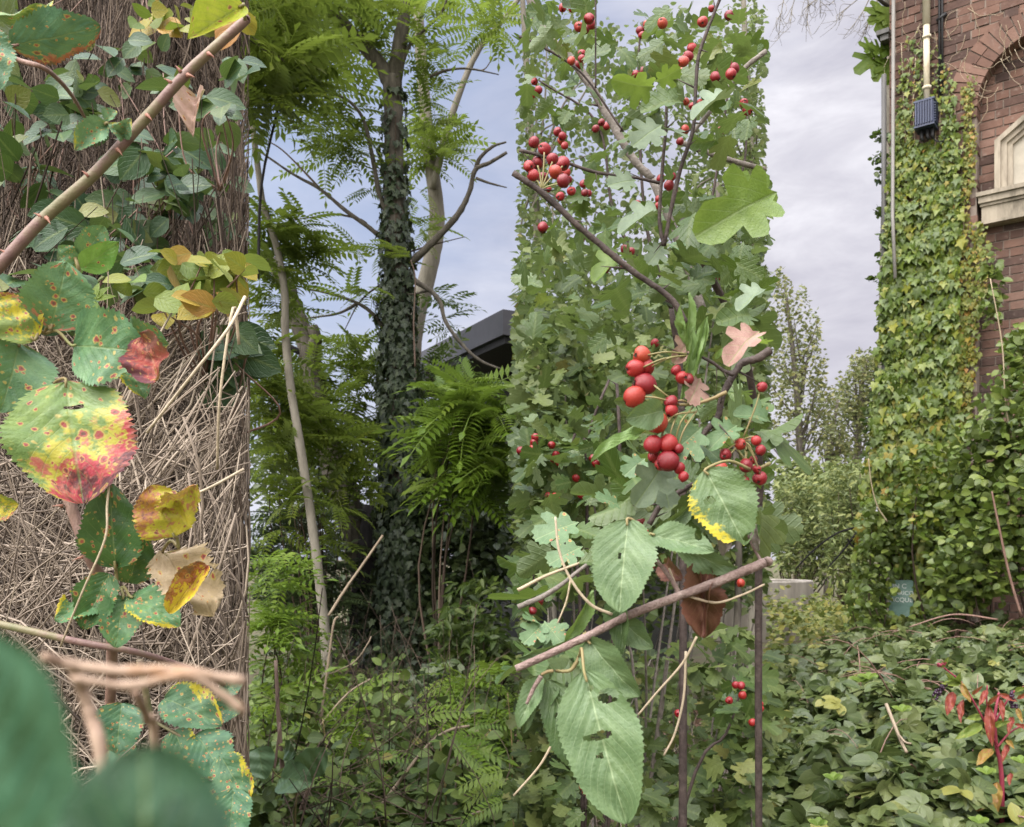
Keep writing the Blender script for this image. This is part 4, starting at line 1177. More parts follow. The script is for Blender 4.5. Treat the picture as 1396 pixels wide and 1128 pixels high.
M_STEMP = noise_mat('pale_bare_stem', [(0.3, (0.20, 0.15, 0.105)), (0.7, (0.36, 0.29, 0.21))], 20.0, 0.7, (1, 1, 0.3), 0.2)
M_STEMR = noise_mat('reddish_bare_stem', [(0.3, (0.10, 0.065, 0.05)), (0.7, (0.20, 0.14, 0.11))], 20.0, 0.7, (1, 1, 0.3), 0.2)
for pts, Y, r, mt, lab in [([(432, 1020), (440, 960), (448, 900), (455, 850), (461, 841)], 6.2, 0.0105, M_STEMP, 'upright pale bare stem cut off at the tip left of the ivy trunk'),
                           ([(494, 1128), (530, 1085), (560, 1045), (590, 1010), (615, 995), (640, 990)], 5.0, 0.0115, M_STEMP, 'pale arching bare stem rising from the bottom to the right'),
                           ([(400, 1040), (440, 985), (475, 945), (505, 926)], 6.0, 0.008, M_STEMP, 'thin pale stem slanting across low under the black trunk'),
                           ([(390, 1128), (386, 1060), (380, 980), (376, 900)], 5.2, 0.016, M_STEMR, 'upright reddish brown stem beside the heart shaped leaves'),
                           ([(352, 1115), (372, 1060), (382, 985)], 4.9, 0.009, M_STEMR, 'grey brown stem leaning right at the left corner'),
                           ([(402, 1125), (418, 1080), (425, 1050)], 4.9, 0.011, M_STEMR, 'short brown stem under the heart shaped leaves'),
                           ([(448, 840), (470, 805), (498, 765), (522, 730)], 8.4, 0.016, M_STEMP, 'grey pole leaning against the ivy trunk across the black hollow'),
                           ([(600, 1128), (606, 1108), (625, 1094)], 4.7, 0.014, M_STEMR, 'bent grey stem at the bottom under the feathered seedlings'),
                           ([(612, 1126), (640, 1112), (662, 1104)], 4.7, 0.008, M_STEMP, 'short pale stick lying at the bottom right'),
                           ([(370, 980), (430, 930), (480, 905), (500, 880), (506, 868)], 6.6, 0.0065, M_STEMP, 'thin pale bramble stem curving up before the black trunk'),
                           ([(352, 380), (357, 250), (385, 120), (402, 0), (410, -60)], 8.0, 0.014, M_BARKD, 'thin black stem rising to the canopy at the left edge'),
                           ([(566, 500), (564, 440), (566, 380), (560, 355)], 10.1, 0.010, M_STEMR, 'thin reddish vine hanging beside the ivy trunk')]:
    mb = MB()
    limb(mb, [P(x, y, Y + 0.03 * i) for i, (x, y) in enumerate(pts)], r, r * 0.7, 7, 5, bumpy=0.04)
    solo('bare_stem', mb, mt, lab, 'stem')  # each is a lone stem, stick not a sapling

# feathered seedlings at the front
for lab, spec, n, size, T, mt in [('bright feathered seedling at the right edge above the bent stem', [((600, 1010), (692, 1030), 4.6), ((606, 1000), (660, 1040), 4.5), ((612, 1015), (676, 1060), 4.4), ((560, 985), (640, 960), 5.0), ((640, 990), (692, 985), 4.8), ((672, 1010), (600, 1003), 4.6)], 0, 0.32, AIL, M_AIL),
                                  ('drooping feathered seedling at the bottom right corner', [((692, 1062), (640, 1085), 4.3), ((696, 1050), (618, 1072), 4.2), ((694, 1090), (630, 1122), 4.1), ((690, 1075), (660, 1110), 4.3), ((688, 1065), (625, 1100), 4.4)], 0, 0.28, AIL, M_AIL),
                                  ('feathered seedling with a long leaf pointing right below the ivy foot', [((500, 1035), (560, 1030), 5.2), ((490, 1030), (488, 985), 5.2), ((495, 1040), (535, 1075), 5.1), ((490, 1040), (455, 1020), 5.2), ((488, 1030), (460, 970), 5.3), ((500, 1040), (520, 1085), 5.1)], 0, 0.26, AIL, M_AIL),
                                  ('pale yellow green seedling among dead twigs beside the cut stem', [((440, 980), (470, 960), 6), ((430, 1000), (380, 985), 5.6), ((436, 1010), (490, 1000), 5.6), ((440, 1040), (480, 1060), 5.2), ((420, 1060), (466, 1090), 4.8), ((470, 1090), (520, 1110), 4.6), ((450, 985), (500, 980), 6), ((440, 990), (420, 1010), 6), ((455, 960), (430, 940), 6.1), ((450, 1000), (480, 1015), 6)], 0, 0.26, PINS, M_AIL),
                                  ('small leafy sprig hanging in at the right edge', [((692, 945), (672, 932), 5.6), ((692, 940), (676, 948), 5.6)], 0, 0.12, PINS, M_AIL)]:
    b0 = spec[0][0]
    rp = P(b0[0], b0[1], spec[0][2])
    t = thing('seedling', lab, 'seedling', (rp[0], rp[1], 0))
    mb = MB()
    for b_, t_, Y in spec:
        b3, t3 = P(*b_, Y), P(*t_, Y - 0.1)
        v_ = t3 - b3
        d_ = v_ / np.linalg.norm(v_) + np.array([0, 0, 0.25])
        inst(mb, T, b3[None], frames(d_[None], np.array([[0.1, -0.55, 1.0]])), np.linalg.norm(v_) * 0.85, [RR.random()])
    part('foliage', mb, mt, t)
    mb = MB()
    limb(mb, [(rp[0] + .02, rp[1] + .05, 0), (rp[0] + .03, rp[1], rp[2] * .5), rp], 0.006, 0.004, 6)
    part('stem', mb, M_STALK, t)
hv = thing('vine', 'vine with three large heart shaped leaves at the lower left of the thicket', 'vine', (P(400, 1100, 4.2)[0], 4.2, 0))
hp = (0.62, 0.42)
hero_leaf(hv, M_HEART, (414, 1050), (442, 1022), 4.2, 4.15, 0.95, (0.62, 0.5), 0.2, 0.1, 0.1, 0.01, 6, 0.03)
hero_leaf(hv, M_HEART, (381, 1060), (424, 1066), 4.2, 4.1, 0.85, (0.62, 0.5), -0.3, 0.15, 0.1, 0.01, 6, 0.03)
hero_leaf(hv, M_HEART, (352, 1020), (360, 1062), 4.1, 4.05, 0.95, (0.62, 0.5), 0.2, 0.1, 0.1, 0.01, 6, 0.03)
hero_leaf(hv, M_HEART, (388, 1020), (402, 1028), 4.4, 4.3, 0.8, (0.7, 0.6), 0.5, 0.1, 0.1, 0.01, 6, 0.03)
mb = MB()
limb(mb, [(P(400, 1100, 4.3)[0], 4.3, 0), P(404, 1085, 4.25), P(414, 1050, 4.2), P(400, 1040, 4.2), P(381, 1060, 4.2), P(356, 1024, 4.1)], 0.005, 0.003, 6)
part('stem', mb, M_STALK, hv)

# ---- big tree added out left to shade the thicket; only low sprays show
ot = thing('tree', 'broad tree, its unseen trunk and high crown added for shade, low sprays hanging in at the upper left', 'tree', (-6.2, 5.2, 0))
mb = MB()
limb(mb, [(-6.2, 5.2, -0.1), (-6.1, 5.2, 2), (-5.9, 5.4, 4.2), (-5.2, 5.8, 6.5), (-4.2, 6.4, 9)], 0.26, 0.12, 12, 6, bumpy=0.03)
part('trunk', mb, M_BARK, ot)
mb = MB()
cen, _ = blob(120, (-3.9, 6.6, 9.6), (3.4, 3.2, 2.0), 0.2)  # high crown, out of view, added to cast shade on the thicket
px_ = cen[:, 0] / cen[:, 1] * FPX + CX
py_ = HY - (cen[:, 2] - EYE) / cen[:, 1] * FPX
cen = cen[(py_ < -120) & (cen[:, 1] > 3.0)]
c2 = ellipse_pts([(378, 50, 26, 60, 7.6, .6, 3), (360, 110, 12, 30, 7.6, .5, 1)], 26)
cen = np.vstack((cen, c2[keep(c2, L2 + 4, 520)]))
rosettes(mb, PIN, cen, 8, 0.5)
part('crown', mb, M_PINT, ot)
mb = MB()
twigs_to(mb, np.array([-5.0, 6.0, 7.2]), cen, 0.04, 0.01, 8)
part('limb', mb, M_BARK, ot)

# ================================================================== the hawthorn with red berries
L3, R3 = 703, 1046
M_HAWN = leaf_mat('hawthorn_leaf', [(0.0, (0.032, 0.075, 0.022)), (0.5, (0.055, 0.115, 0.038)), (0.9, (0.085, 0.155, 0.062)), (1.0, (0.15, 0.19, 0.06))], (0.17, 0.25, 0.03), 0.32, 0.42, 0.5, 0.3)
M_HAWB = leaf_mat('far_hawthorn_leaf', [(0.0, (0.022, 0.048, 0.016)), (0.5, (0.065, 0.115, 0.038)), (0.96, (0.125, 0.18, 0.07)), (1.0, (0.18, 0.19, 0.07))], (0.17, 0.24, 0.05), 0.35, 0.5, 0.4, 0.2)
M_CANOP = leaf_mat('far_canopy_leaf', [(0.0, (0.07, 0.12, 0.04)), (0.6, (0.12, 0.18, 0.07)), (1.0, (0.18, 0.24, 0.11))], (0.22, 0.30, 0.10), 0.45, 0.5, 0.4, 0.1)
M_LITTER = rnd_mat('fallen_leaf', [(0.1, (0.12, 0.075, 0.05)), (0.5, (0.25, 0.16, 0.12)), (0.95, (0.42, 0.30, 0.25))], 0.85, 0.2, 0.0, 30)
M_TWIGG = noise_mat('grey_hawthorn_bark', [(0.3, (0.10, 0.085, 0.07)), (0.5, (0.19, 0.165, 0.145)), (0.7, (0.30, 0.265, 0.24))], 60.0, 0.75, (1, 1, 1), 0.5)
M_TWIGB = noise_mat('dark_hawthorn_twig', [(0.3, (0.025, 0.018, 0.016)), (0.5, (0.055, 0.04, 0.035)), (0.7, (0.10, 0.075, 0.065))], 80.0, 0.7, (1, 1, 1), 0.4)
M_ELMB = noise_mat('elm_twig_bark', [(0.3, (0.13, 0.085, 0.075)), (0.5, (0.24, 0.17, 0.15)), (0.68, (0.36, 0.28, 0.25))], 120.0, 0.75, (1, 1, 1), 0.6)
mB, qB = new_mat('haw_berry_skin')
oi = qB.node('ShaderNodeObjectInfo', 'Random')
gp = qB.node('ShaderNodeTexCoord', 'Object')
nb = qB.noise(gp, 160.0, 4.0, 0.6)
nb2 = qB.noise(gp, 900.0, 2.0, 0.5)
cb = qB.ramp(oi, [(0.0, (0.17, 0.006, 0.012)), (0.55, (0.28, 0.009, 0.015)), (0.88, (0.36, 0.022, 0.018)), (1.0, (0.42, 0.06, 0.025))])
cb = qB.mix(qB.m('MULTIPLY', qB.step(nb, 0.45, 0.68), 0.75), cb, (0.13, 0.008, 0.012))
cb = qB.mix(qB.m('MULTIPLY', qB.step(nb2, 0.66, 0.74), 0.5), cb, (0.55, 0.22, 0.14))
finish(qB, cb, 0.33, qB.node('ShaderNodeBump', 0, None, Strength=0.3, Distance=0.0008, Height=nb), 0.5)
M_CALYX = noise_mat('haw_calyx', [(0.3, (0.015, 0.010, 0.008)), (0.7, (0.07, 0.045, 0.03))], 300.0, 0.9, (1, 1, 1), 0.0)

# one berry, its calyx pointing down its -z
bm = MB()
nu, nv_ = 20, 14
th = np.linspace(0.03, np.pi - 0.20, nv_)
ring = np.linspace(0, 2 * np.pi, nu, endpoint=False)
rz_ = np.sin(th) * (1 - 0.05 * np.cos(th))
zz = np.cos(th) * 1.06
zz[-1] += 0.06
vv = np.stack((rz_[:, None] * np.cos(ring), rz_[:, None] * np.sin(ring), np.repeat(zz[:, None], nu, 1)), -1)
ix = np.arange(nu * nv_).reshape(nv_, nu)
fq = np.stack((ix[:-1], np.roll(ix, -1, 1)[:-1], np.roll(ix, -1, 1)[1:], ix[1:]), -1)[..., ::-1].reshape(-1, 4)
bm.add(vv.reshape(-1, 3) * 1.0, [fq, ix[0][None].copy()])
BERRY = bm
cm = MB()
cv = [(0, 0, -0.93)]
for k in range(10):
    a_ = k / 10 * 2 * np.pi
    r_, z_ = (0.34, -1.12) if k % 2 == 0 else (0.17, -0.98)
    cv.append((r_ * math.cos(a_), r_ * math.sin(a_), z_))
cm.add(cv, [np.array([(0, 1 + (k + 1) % 10, 1 + k) for k in range(10)])])
me_bs = []
for k in range(4):
    b2 = MB()
    v2 = vv.reshape(-1, 3).copy()
    a2 = np.arctan2(v2[:, 1], v2[:, 0])
    v2 *= (1 + .035 * np.sin(a2 * 2 + k * 1.7 + v2[:, 2] * 2) + .025 * np.sin(a2 * 3 + k) * (1 - v2[:, 2]) + .03 * np.sin(v2[:, 2] * 3 + k * 2))[:, None]
    v2[:, 2] *= (1.0, 1.03, .93, .98)[k]
    b2.add(v2, [fq, ix[0][None].copy()])
    me_b = b2.mesh('berry')
    me_b.materials.append(mB)
    me_bs.append(me_b)
me_c = cm.mesh('calyx')
me_c.materials.append(M_CALYX)

hw = thing('hawthorn_shrub', 'hawthorn shrub hung with red berries in the foreground', 'shrub', (0.285, 1.04, 0))
HWL = ROOT[hw.name]
mb = MB()
limb(mb, [(0.285, 1.04, -0.05), (0.285, 1.02, 0.6), P(1034, 820, 1.0), P(1036, 640, 0.98), P(1015, 480, 0.92), P(960, 360, 0.88), P(930, 300, 0.85)], 0.0045, 0.0035, 9, 6, bumpy=0.03)
part('stem', mb, M_TWIGB, hw)
tw = [([(716, -20), (740, 40), (790, 95), (830, 160), (862, 215), (890, 245)], 0.95, 0.0052, 0.0042, M_TWIGG), ([(890, 245), (925, 330), (960, 430)], 0.95, 0.0042, 0.005, M_TWIGG),
      ([(700, 236), (738, 262), (790, 310), (820, 335), (862, 370), (912, 405), (935, 440)], 0.62, 0.0022, 0.0022, M_TWIGB), ([(708, 205), (760, 218), (812, 235), (868, 243), (900, 250)], 0.70, 0.0014, 0.0012, M_TWIGB),
      ([(985, -10), (965, 40), (952, 80), (948, 130), (944, 180), (925, 240), (905, 335)], 0.66, 0.0012, 0.0016, M_TWIGB), ([(908, 122), (908, 170), (903, 230), (899, 300), (905, 335)], 0.66, 0.0010, 0.0015, M_TWIGB),
      ([(812, -10), (812, 60), (812, 120)], 0.72, 0.0007, 0.0007, M_TWIGB), ([(1044, 70), (1010, 98), (970, 150), (945, 180)], 0.80, 0.0024, 0.0018, M_TWIGG), ([(930, 195), (985, 215), (1044, 232)], 0.95, 0.0028, 0.003, M_TWIGG),
      ([(708, 50), (735, 62), (770, 82), (800, 108), (850, 180)], 0.85, 0.0014, 0.001, M_TWIGB),
      ([(1050, 478), (1030, 490), (1012, 495), (998, 515), (985, 540), (978, 570), (960, 590), (950, 605)], 0.46, 0.0022, 0.0014, M_TWIGB), ([(1000, 512), (985, 505), (972, 495), (948, 484), (925, 483)], 0.455, 0.0010, 0.0007, M_TWIGB),
      ([(990, 535), (968, 545), (945, 551), (925, 552)], 0.455, 0.0011, 0.0007, M_STALK), ([(885, 715), (900, 690), (920, 675), (945, 660)], 0.50, 0.0016, 0.0014, M_TWIGB), ([(1050, 632), (1030, 638), (1010, 620), (1000, 600)], 0.47, 0.0010, 0.0006, M_STALK)]
for pts, Y, r0, r1, mt in tw:
    mb = MB()
    limb(mb, [P(x, y, Y) for x, y in pts], r0, r1, 8, 6, bumpy=0.06)
    part('twig', mb, mt, hw)
# side spurs and thorns
for pts, Y, r0, r1, mt in tw:
    pp = [P(x, y, Y) for x, y in pts]
    for j in range(len(pp) - 1):
        for _ in range(1):
            mb = MB()
            a_ = pp[j] + (pp[j + 1] - pp[j]) * RR.random()
            d_ = unit(rdir(1)[0] * (1, .6, 1)) * RR.uniform(0.006, 0.02)
            tubes(mb, np.array([[a_, a_ + d_ * .5, a_ + d_]]), np.array([[r1 * .5, r1 * .3, r1 * 0.06]]), 5)
            part('thorn', mb, M_TWIGB, hw)


def berry(parent, x, y, Y, r, dirn=None, par=True):
    ob = bpy.data.objects.new('berry', RR.choice(me_bs))
    C.objects.link(ob)
    ob.parent = parent
    ob.location = tuple(P(x, y, Y) - ROOT[parent.name])
    s = r / FPX * Y
    ob.scale = (s, s, s * RR.uniform(0.95, 1.06))
    d = Vector(dirn if dirn else (RR.uniform(-1, 1), RR.uniform(-1.1, 0.6), RR.uniform(-1.1, 0.1)))
    ob.rotation_euler = (-d).to_track_quat('Z', 'Y').to_euler()
    if r >= 6:
        oc = bpy.data.objects.new('calyx', me_c)
        C.objects.link(oc)
        oc.parent = ob
    return ob


near_b = [(875, 484, 12, (-.6, -.4, -.1)), (866, 502, 12, (-1, -.3, -.2)), (881, 500, 11, (-.2, -.3, -1)), (879, 524, 15, (-1, -.3, .1)), (865, 541, 14.5, (-1, .3, -.6)), (896, 576, 15, None), (891, 606, 13, (-.3, .3, -1)), (911, 605, 13, (.3, -.2, -.9)),
          (892, 622, 9, (-.6, 0, -1)), (911, 629, 14.5, (-1, 0, -.4)), (902, 633, 9, (-.8, 0, -.6)), (915, 548, 9, None), (930, 515, 9, None), (922, 505, 7, None), (938, 517, 8, None), (925, 612, 7, None), (915, 560, 9, (-.5, -.4, -.9)), (926, 638, 8, (.2, 0, -1)), (932, 650, 7, None),
          (989, 620, 8.5, (-.4, -.9, -.4)), (983, 638, 9, (-.9, -.3, -.2)), (1009, 606, 8, None), (1031, 601, 7, None), (1037, 614, 7, None), (1017, 635, 9.5, (-.3, -1, -.4)), (1036, 652, 9.5, (-.4, -.7, -.6)), (1027, 627, 6, None), (1016, 655, 5.5, None), (1039, 528, 7, (-1, -.3, 0)), (1032, 640, 6, None)]
for x, y, r, d in near_b:
    berry(hw, x, y, 0.455 + RR.uniform(-.006, .006), r, d)
mid_b = [(868, 678, 7.5), (858, 687, 7), (871, 690, 7), (861, 698, 6.5), (874, 713, 7), (880, 726, 5), (942, 697, 7.5), (946, 703, 6), (886, 770, 8), (915, 780, 5),
         (728, 194, 7.5), (742, 204, 9), (753, 217, 8), (733, 222, 8.5), (767, 223, 9.5), (721, 227, 7.5), (727, 239, 8), (740, 242, 7), (757, 234, 9), (768, 247, 9), (772, 236, 6), (774, 245, 6), (764, 268, 6), (779, 261, 6), (748, 258, 4),
         (760, 180, 6), (767, 186, 6), (770, 199, 5), (765, 192, 5), (803, 26, 7), (789, 37, 6.5), (798, 40, 6), (807, 34, 6), (793, 74, 6), (779, 83, 5.5), (790, 88, 6), (793, 80, 5), (767, 11, 5.5), (780, 12, 5),
         (903, 32, 7), (958, 30, 7), (994, 21, 6.5), (970, 12, 4.5), (943, 66, 6.5), (938, 77, 7), (932, 84, 7), (931, 98, 6), (919, 92, 6), (948, 104, 5.5), (975, 105, 7), (991, 88, 7.5), (984, 94, 7), (1001, 93, 7), (996, 101, 7.5), (998, 104, 6), (982, 89, 6), (954, 142, 6), (944, 145, 5), (935, 139, 5), (1014, 141, 6), (1019, 151, 6.5),
         (934, 177, 6), (927, 193, 5), (901, 244, 6), (915, 241, 6.5), (912, 253, 7), (918, 260, 6), (898, 272, 5), (897, 281, 5), (868, 278, 5), (933, 286, 6), (740, 310, 7.5), (791, 325, 7.5), (783, 337, 8), (824, 365, 7.5), (852, 340, 6), (860, 343, 5.5), (851, 362, 5), (978, 377, 6.5), (893, 468, 6)]
for x, y, r in mid_b[:70]:
    berry(hw, x, y, RR.uniform(0.58, 0.72) if r > 6.8 else RR.uniform(0.75, 0.95), r)
# berry stalks
for (x, y, r, d), (jx, jy) in zip(near_b[:12], [(945, 484)] * 3 + [(925, 552), (930, 553), (950, 562), (925, 560), (945, 555), (915, 560), (950, 560), (925, 560), (945, 552)]):
    mb = MB()
    limb(mb, [P(jx, jy, .456), P((x + jx) / 2, (y + jy) / 2 - 4, .452), P(x + (r * .7 if jx > x else 0), y, .455)], 0.0005, 0.0005, 5, 4)
    part('berry_stalk', mb, M_STALK, hw)
for x, y, r, d in near_b[19:]:
    mb = MB()
    limb(mb, [P(1012, 600, .458), P((x + 1012) / 2 + 3, (y + 600) / 2 - 5, .455), P(x, y - r * .6, .456)], 0.00045, 0.0005, 5, 4)
    part('berry_stalk', mb, M_STALK, hw)
for x, y in [(742, 204), (753, 217), (733, 222), (767, 223), (727, 239), (757, 234), (768, 247)]:
    mb = MB()
    limb(mb, [P(738, 258, .63), P((x + 740) / 2, (y + 258) / 2, .63), P(x, y + 4, .63)], 0.0007, 0.0006, 5, 4)
    part('berry_stalk', mb, M_STALK, hw)

H_HAW = hero_mat('hawthorn_leaf_near', (0.080, 0.150, 0.060), (0.12, 0.20, 0.09), 0, 0, 9, 9, 0.25, seed=41.0, nv=5, slant=0.8, veincol=(0.25, 0.32, 0.16))
H_HAW2 = hero_mat('hawthorn_leaf_yellowgreen', (0.12, 0.20, 0.035), (0.17, 0.26, 0.05), 0, 0, 9, 9, 0.0, seed=42.0, nv=5, slant=0.8, tf=0.4)
H_HAWG = hero_mat('hawthorn_leaf_pale_back', (0.135, 0.185, 0.12), (0.18, 0.235, 0.155), 0, 0, 9, 9, 0.0, seed=43.0, nv=5, slant=0.8, rough=0.6)
H_PINK = hero_mat('hawthorn_leaf_withered_pink', (0.28, 0.155, 0.13), (0.37, 0.235, 0.195), 0, 0, 9, 9, 0.0, seed=44.0, nv=5, rough=0.7)
HAWD = T_fan([(0, 0), (0.03, 0.06), (0.08, 0.14), (0.20, 0.13), (0.30, 0.17), (0.34, 0.24), (0.31, 0.29), (0.22, 0.36), (0.36, 0.42), (0.46, 0.50), (0.45, 0.56), (0.47, 0.62), (0.40, 0.67), (0.20, 0.60), (0.24, 0.72), (0.29, 0.85), (0.22, 0.90), (0.20, 0.97), (0.10, 0.94), (0.06, 1.0), (0, 0.97)], (0, 0.45), 0.25, 0.12)

HAWO = [(0, 0), (0.03, 0.06), (0.08, 0.14), (0.20, 0.13), (0.30, 0.17), (0.34, 0.24), (0.31, 0.29), (0.22, 0.36), (0.36, 0.42), (0.46, 0.50), (0.45, 0.56), (0.40, 0.64), (0.20, 0.60), (0.24, 0.72), (0.27, 0.85), (0.20, 0.95), (0.08, 1.0), (0, 0.98)]
HAWE = T_fan(HAWO, (0, 0.45), 0.6, 0.45)
HAWF = T_fan(HAWO, (0, 0.45), -0.2, 0.5)


def lobed(parent, mat, base, tip, Y, nr=(0.1, -1, 0.4), T=HAWD, wide=1.0, name='leaf', label=None):
    b3, t3 = P(*base, Y), P(*tip, Y - 0.01)
    v_ = t3 - b3
    fr = frames(v_[None], np.array([nr], float)).copy()
    fr[0, :, 0] *= wide
    mb = MB()
    inst(mb, T, b3[None], fr, np.linalg.norm(v_), [RR.random()])
    return part(name, mb, mat, parent, label)


for b_, t_, Y, mt, nr in [((1060, 262), (968, 300), .40, H_HAW2, (.2, -1, .1)), ((1055, 300), (1000, 240), .41, H_HAW2, (-.3, -1, .5)), ((958, 582), (900, 632), .46, H_HAW, (.3, -1, .5)), ((1005, 580), (965, 600), .46, H_HAW, (0, -1, .8)), ((1050, 575), (1010, 548), .47, H_HAW, (.2, -1, .8)), ((945, 600), (995, 632), .47, H_HAW, (.1, -1, .6)),
                         ((905, 630), (870, 690), .47, H_HAWG, (.3, -1, .4)), ((900, 640), (915, 700), .48, H_HAWG, (-.2, -1, .3)), ((846, 690), (808, 672), .55, H_HAW, (.1, -.8, .8)), ((880, 625), (846, 650), .50, H_HAW, (.1, -.9, .6)), ((790, 712), (716, 735), .60, H_HAW, (.1, -.8, .8)), ((795, 745), (738, 770), .58, H_HAW, (.1, -.8, .8)),
                         ((742, 850), (708, 880), .46, H_HAW, (.1, -.9, .7)), ((742, 848), (775, 885), .46, H_HAW, (-.2, -.9, .6)), ((742, 846), (762, 905), .465, H_HAW, (.0, -.9, .3)), ((736, 850), (712, 838), .465, H_HAW, (0, -.7, 1)), ((1036, 452), (984, 480), .48, H_PINK, (.2, -.6, 1)), ((1048, 470), (1002, 452), .50, H_HAW2, (.1, -.6, 1)),
                         ((955, 515), (940, 555), .46, H_PINK, (.5, -1, .2)), ((940, 462), (925, 488), .46, H_PINK, (.2, -1, .2)), ((893, 118), (835, 122), .62, H_HAW2, (.1, -.6, -.9)), ((893, 112), (935, 92), .62, H_HAW2, (-.2, -.5, -.8)), ((1000, 132), (935, 134), .64, H_HAWG, (0, -.5, 1)), ((903, 170), (855, 200), .64, H_HAWG, (.3, -.9, .5)),
                         ((902, 175), (945, 186), .65, H_HAWG, (0, -.4, 1)), ((868, 246), (822, 250), .66, H_HAWG, (.1, -1, .4)), ((912, 232), (965, 228), .68, H_HAWG, (.1, -.4, 1)), ((905, 290), (835, 292), .7, H_HAWG, (.1, -.6, .9)), ((905, 335), (880, 362), .7, H_HAWG, (.2, -1, .4)), ((910, 332), (940, 345), .72, H_HAW, (.2, -.8, .8)), ((1045, 395), (1000, 405), .6, H_HAWG, (.1, -.5, 1)), ((850, 350), (800, 368), .75, H_HAW2, (0, -.8, .8))]:
    k_ = 1.0 if b_[0] > 1050 and Y < .42 else .84
    t_ = (b_[0] + (t_[0] - b_[0]) * k_, b_[1] + (t_[1] - b_[1]) * k_)
    lobed(hw, mt, b_, t_, Y, nr, RR.choice((HAWD, HAWE, HAWD)))
# narrow young leaves above the berries
H_YNG = hero_mat('hawthorn_leaf_young', (0.13, 0.22, 0.06), (0.18, 0.28, 0.09), 0, 0, 9, 9, 0.0, seed=45.0, nv=5, tf=0.3)
for b_, t_, w_, ti in [((938, 490), (944, 398), .16, .5), ((935, 470), (925, 418), .26, -.5), ((934, 455), (920, 438), .4, 0), ((930, 545), (950, 445), .14, .7), ((935, 540), (962, 430), .16, -.4), ((940, 520), (966, 432), .16, .3), ((975, 490), (985, 475), .4, 0)]:
    hero_leaf(hw, H_YNG, b_, t_, .455, .45, w_, (0.95, 0.7), ti, .3, .1, .05, 8, .02, N=40, M=8)
mb = MB()
haw_spec = [(760, 40, 55, 45, .9, .2, 3), (860, 60, 70, 40, .9, .25, 1.6), (960, 40, 60, 40, .9, .2, 1.6), (1010, 80, 36, 50, .85, .2, 2.6), (900, 130, 60, 40, .85, .2, 1.8), (770, 120, 50, 40, 1.0, .2, 1.6), (840, 190, 60, 40, .95, .2, 1.6), (1000, 170, 40, 40, .9, .2, 1.8), (760, 340, 60, 50, 1.0, .2, 2.6), (860, 320, 60, 40, .95, .2, 3), (940, 290, 60, 50, .9, .2, 3), (1000, 330, 46, 60, .85, .2, 3), (900, 380, 70, 40, .9, .2, 3), (820, 420, 70, 40, 1.1, .2, 2.2), (985, 430, 50, 40, .8, .15, 3),
            (990, 570, 50, 40, .6, .08, 2.4), (1010, 680, 40, 50, .65, .1, 2.4), (900, 660, 60, 50, .7, .12, 2.6), (800, 690, 70, 40, .85, .15, 2), (760, 780, 50, 40, .8, .15, 1.6), (760, 600, 60, 50, 1.2, .2, 2), (830, 560, 60, 40, 1.2, .2, 1.6), (745, 900, 36, 30, .6, .08, 1.4), (720, 430, 30, 60, 1.1, .2, 1.4)]
pos = ellipse_pts(haw_spec, 470)
pos = pos[keep(pos, L3 + 6, R3 - 8)]
sz_ = np.interp(pos[:, 2], [1.5, 1.9], [0.034, 0.027]) * RN.choice([.7, 1.0, 1.15], len(pos))
vr_ = RN.integers(0, 3, len(pos))
for k_, T_ in enumerate((HAWD, HAWE, HAWF)):
    leaves(mb, T_, pos[vr_ == k_], sz_[vr_ == k_], 0.7, None, 0.75, None, 0.15, 0.3)
part('foliage', mb, M_HAWN, hw)

# ---- the elm twig across the lower half
el = thing('elm_branch', 'grey brown elm twig with large toothed ribbed leaves slanting across below the berries', 'branch', P(880, 840, 0.44))
mb = MB()
limb(mb, [P(703, 912, .43), P(740, 896, .43), P(800, 868, .43), P(860, 838, .43), P(920, 815, .43), P(980, 793, .43), P(1040, 768, .43), P(1046, 766, .45), P(1045, 764, .62), P(1042, 762, 1.0)], 0.0018, 0.0026, 12, 7, bumpy=0.035)
part('branch', mb, M_ELMB, el)
for pts, r, mt in [([(925, 808), (915, 790), (900, 770), (884, 750)], .0013, M_ELMB), ([(925, 805), (920, 795), (912, 775)], .0007, M_PALE), ([(936, 812), (975, 822), (1010, 812), (1042, 797)], .0007, M_PALE), ([(835, 838), (805, 824), (778, 790), (762, 750), (757, 705)], .0008, M_PALE), ([(778, 790), (772, 820), (760, 850)], .0005, M_PALE), ([(790, 895), (785, 905), (775, 915), (750, 915), (738, 920)], .0011, M_STALK), ([(738, 922), (728, 938), (718, 960)], .0012, M_ELMB),
                   ([(1038, 766), (1026, 745), (1020, 730)], .0008, M_ELMB), ([(706, 828), (750, 808), (800, 770)], .0016, M_TWIGG), ([(706, 805), (745, 785), (790, 768)], .0009, M_PALE)]:
    mb = MB()
    limb(mb, [P(x, y, .432 if r < .0016 else .5) for x, y in pts], r, r * .7, 8, 6, bumpy=0.05)
    part('twig', mb, mt, el)
kw = dict(nv=11, slant=0.42, veincol=(0.26, 0.34, 0.18), spots=0.0, aspect=0.6, veinamt=0.75)
H_ELM = hero_mat('elm_leaf', (0.095, 0.158, 0.068), (0.135, 0.205, 0.092), seed=51.0, **kw)
H_ELMD = hero_mat('elm_leaf_dark', (0.055, 0.10, 0.035), (0.085, 0.14, 0.05), seed=52.0, **kw)
H_ELMY = hero_mat('elm_leaf_yellow_tip', (0.085, 0.142, 0.055), (0.12, 0.19, 0.075), 0.45, 0.42, 0.98, 9, seed=53.0, **kw)
ep = ((0.88, 0.62))
K = (884, 752)
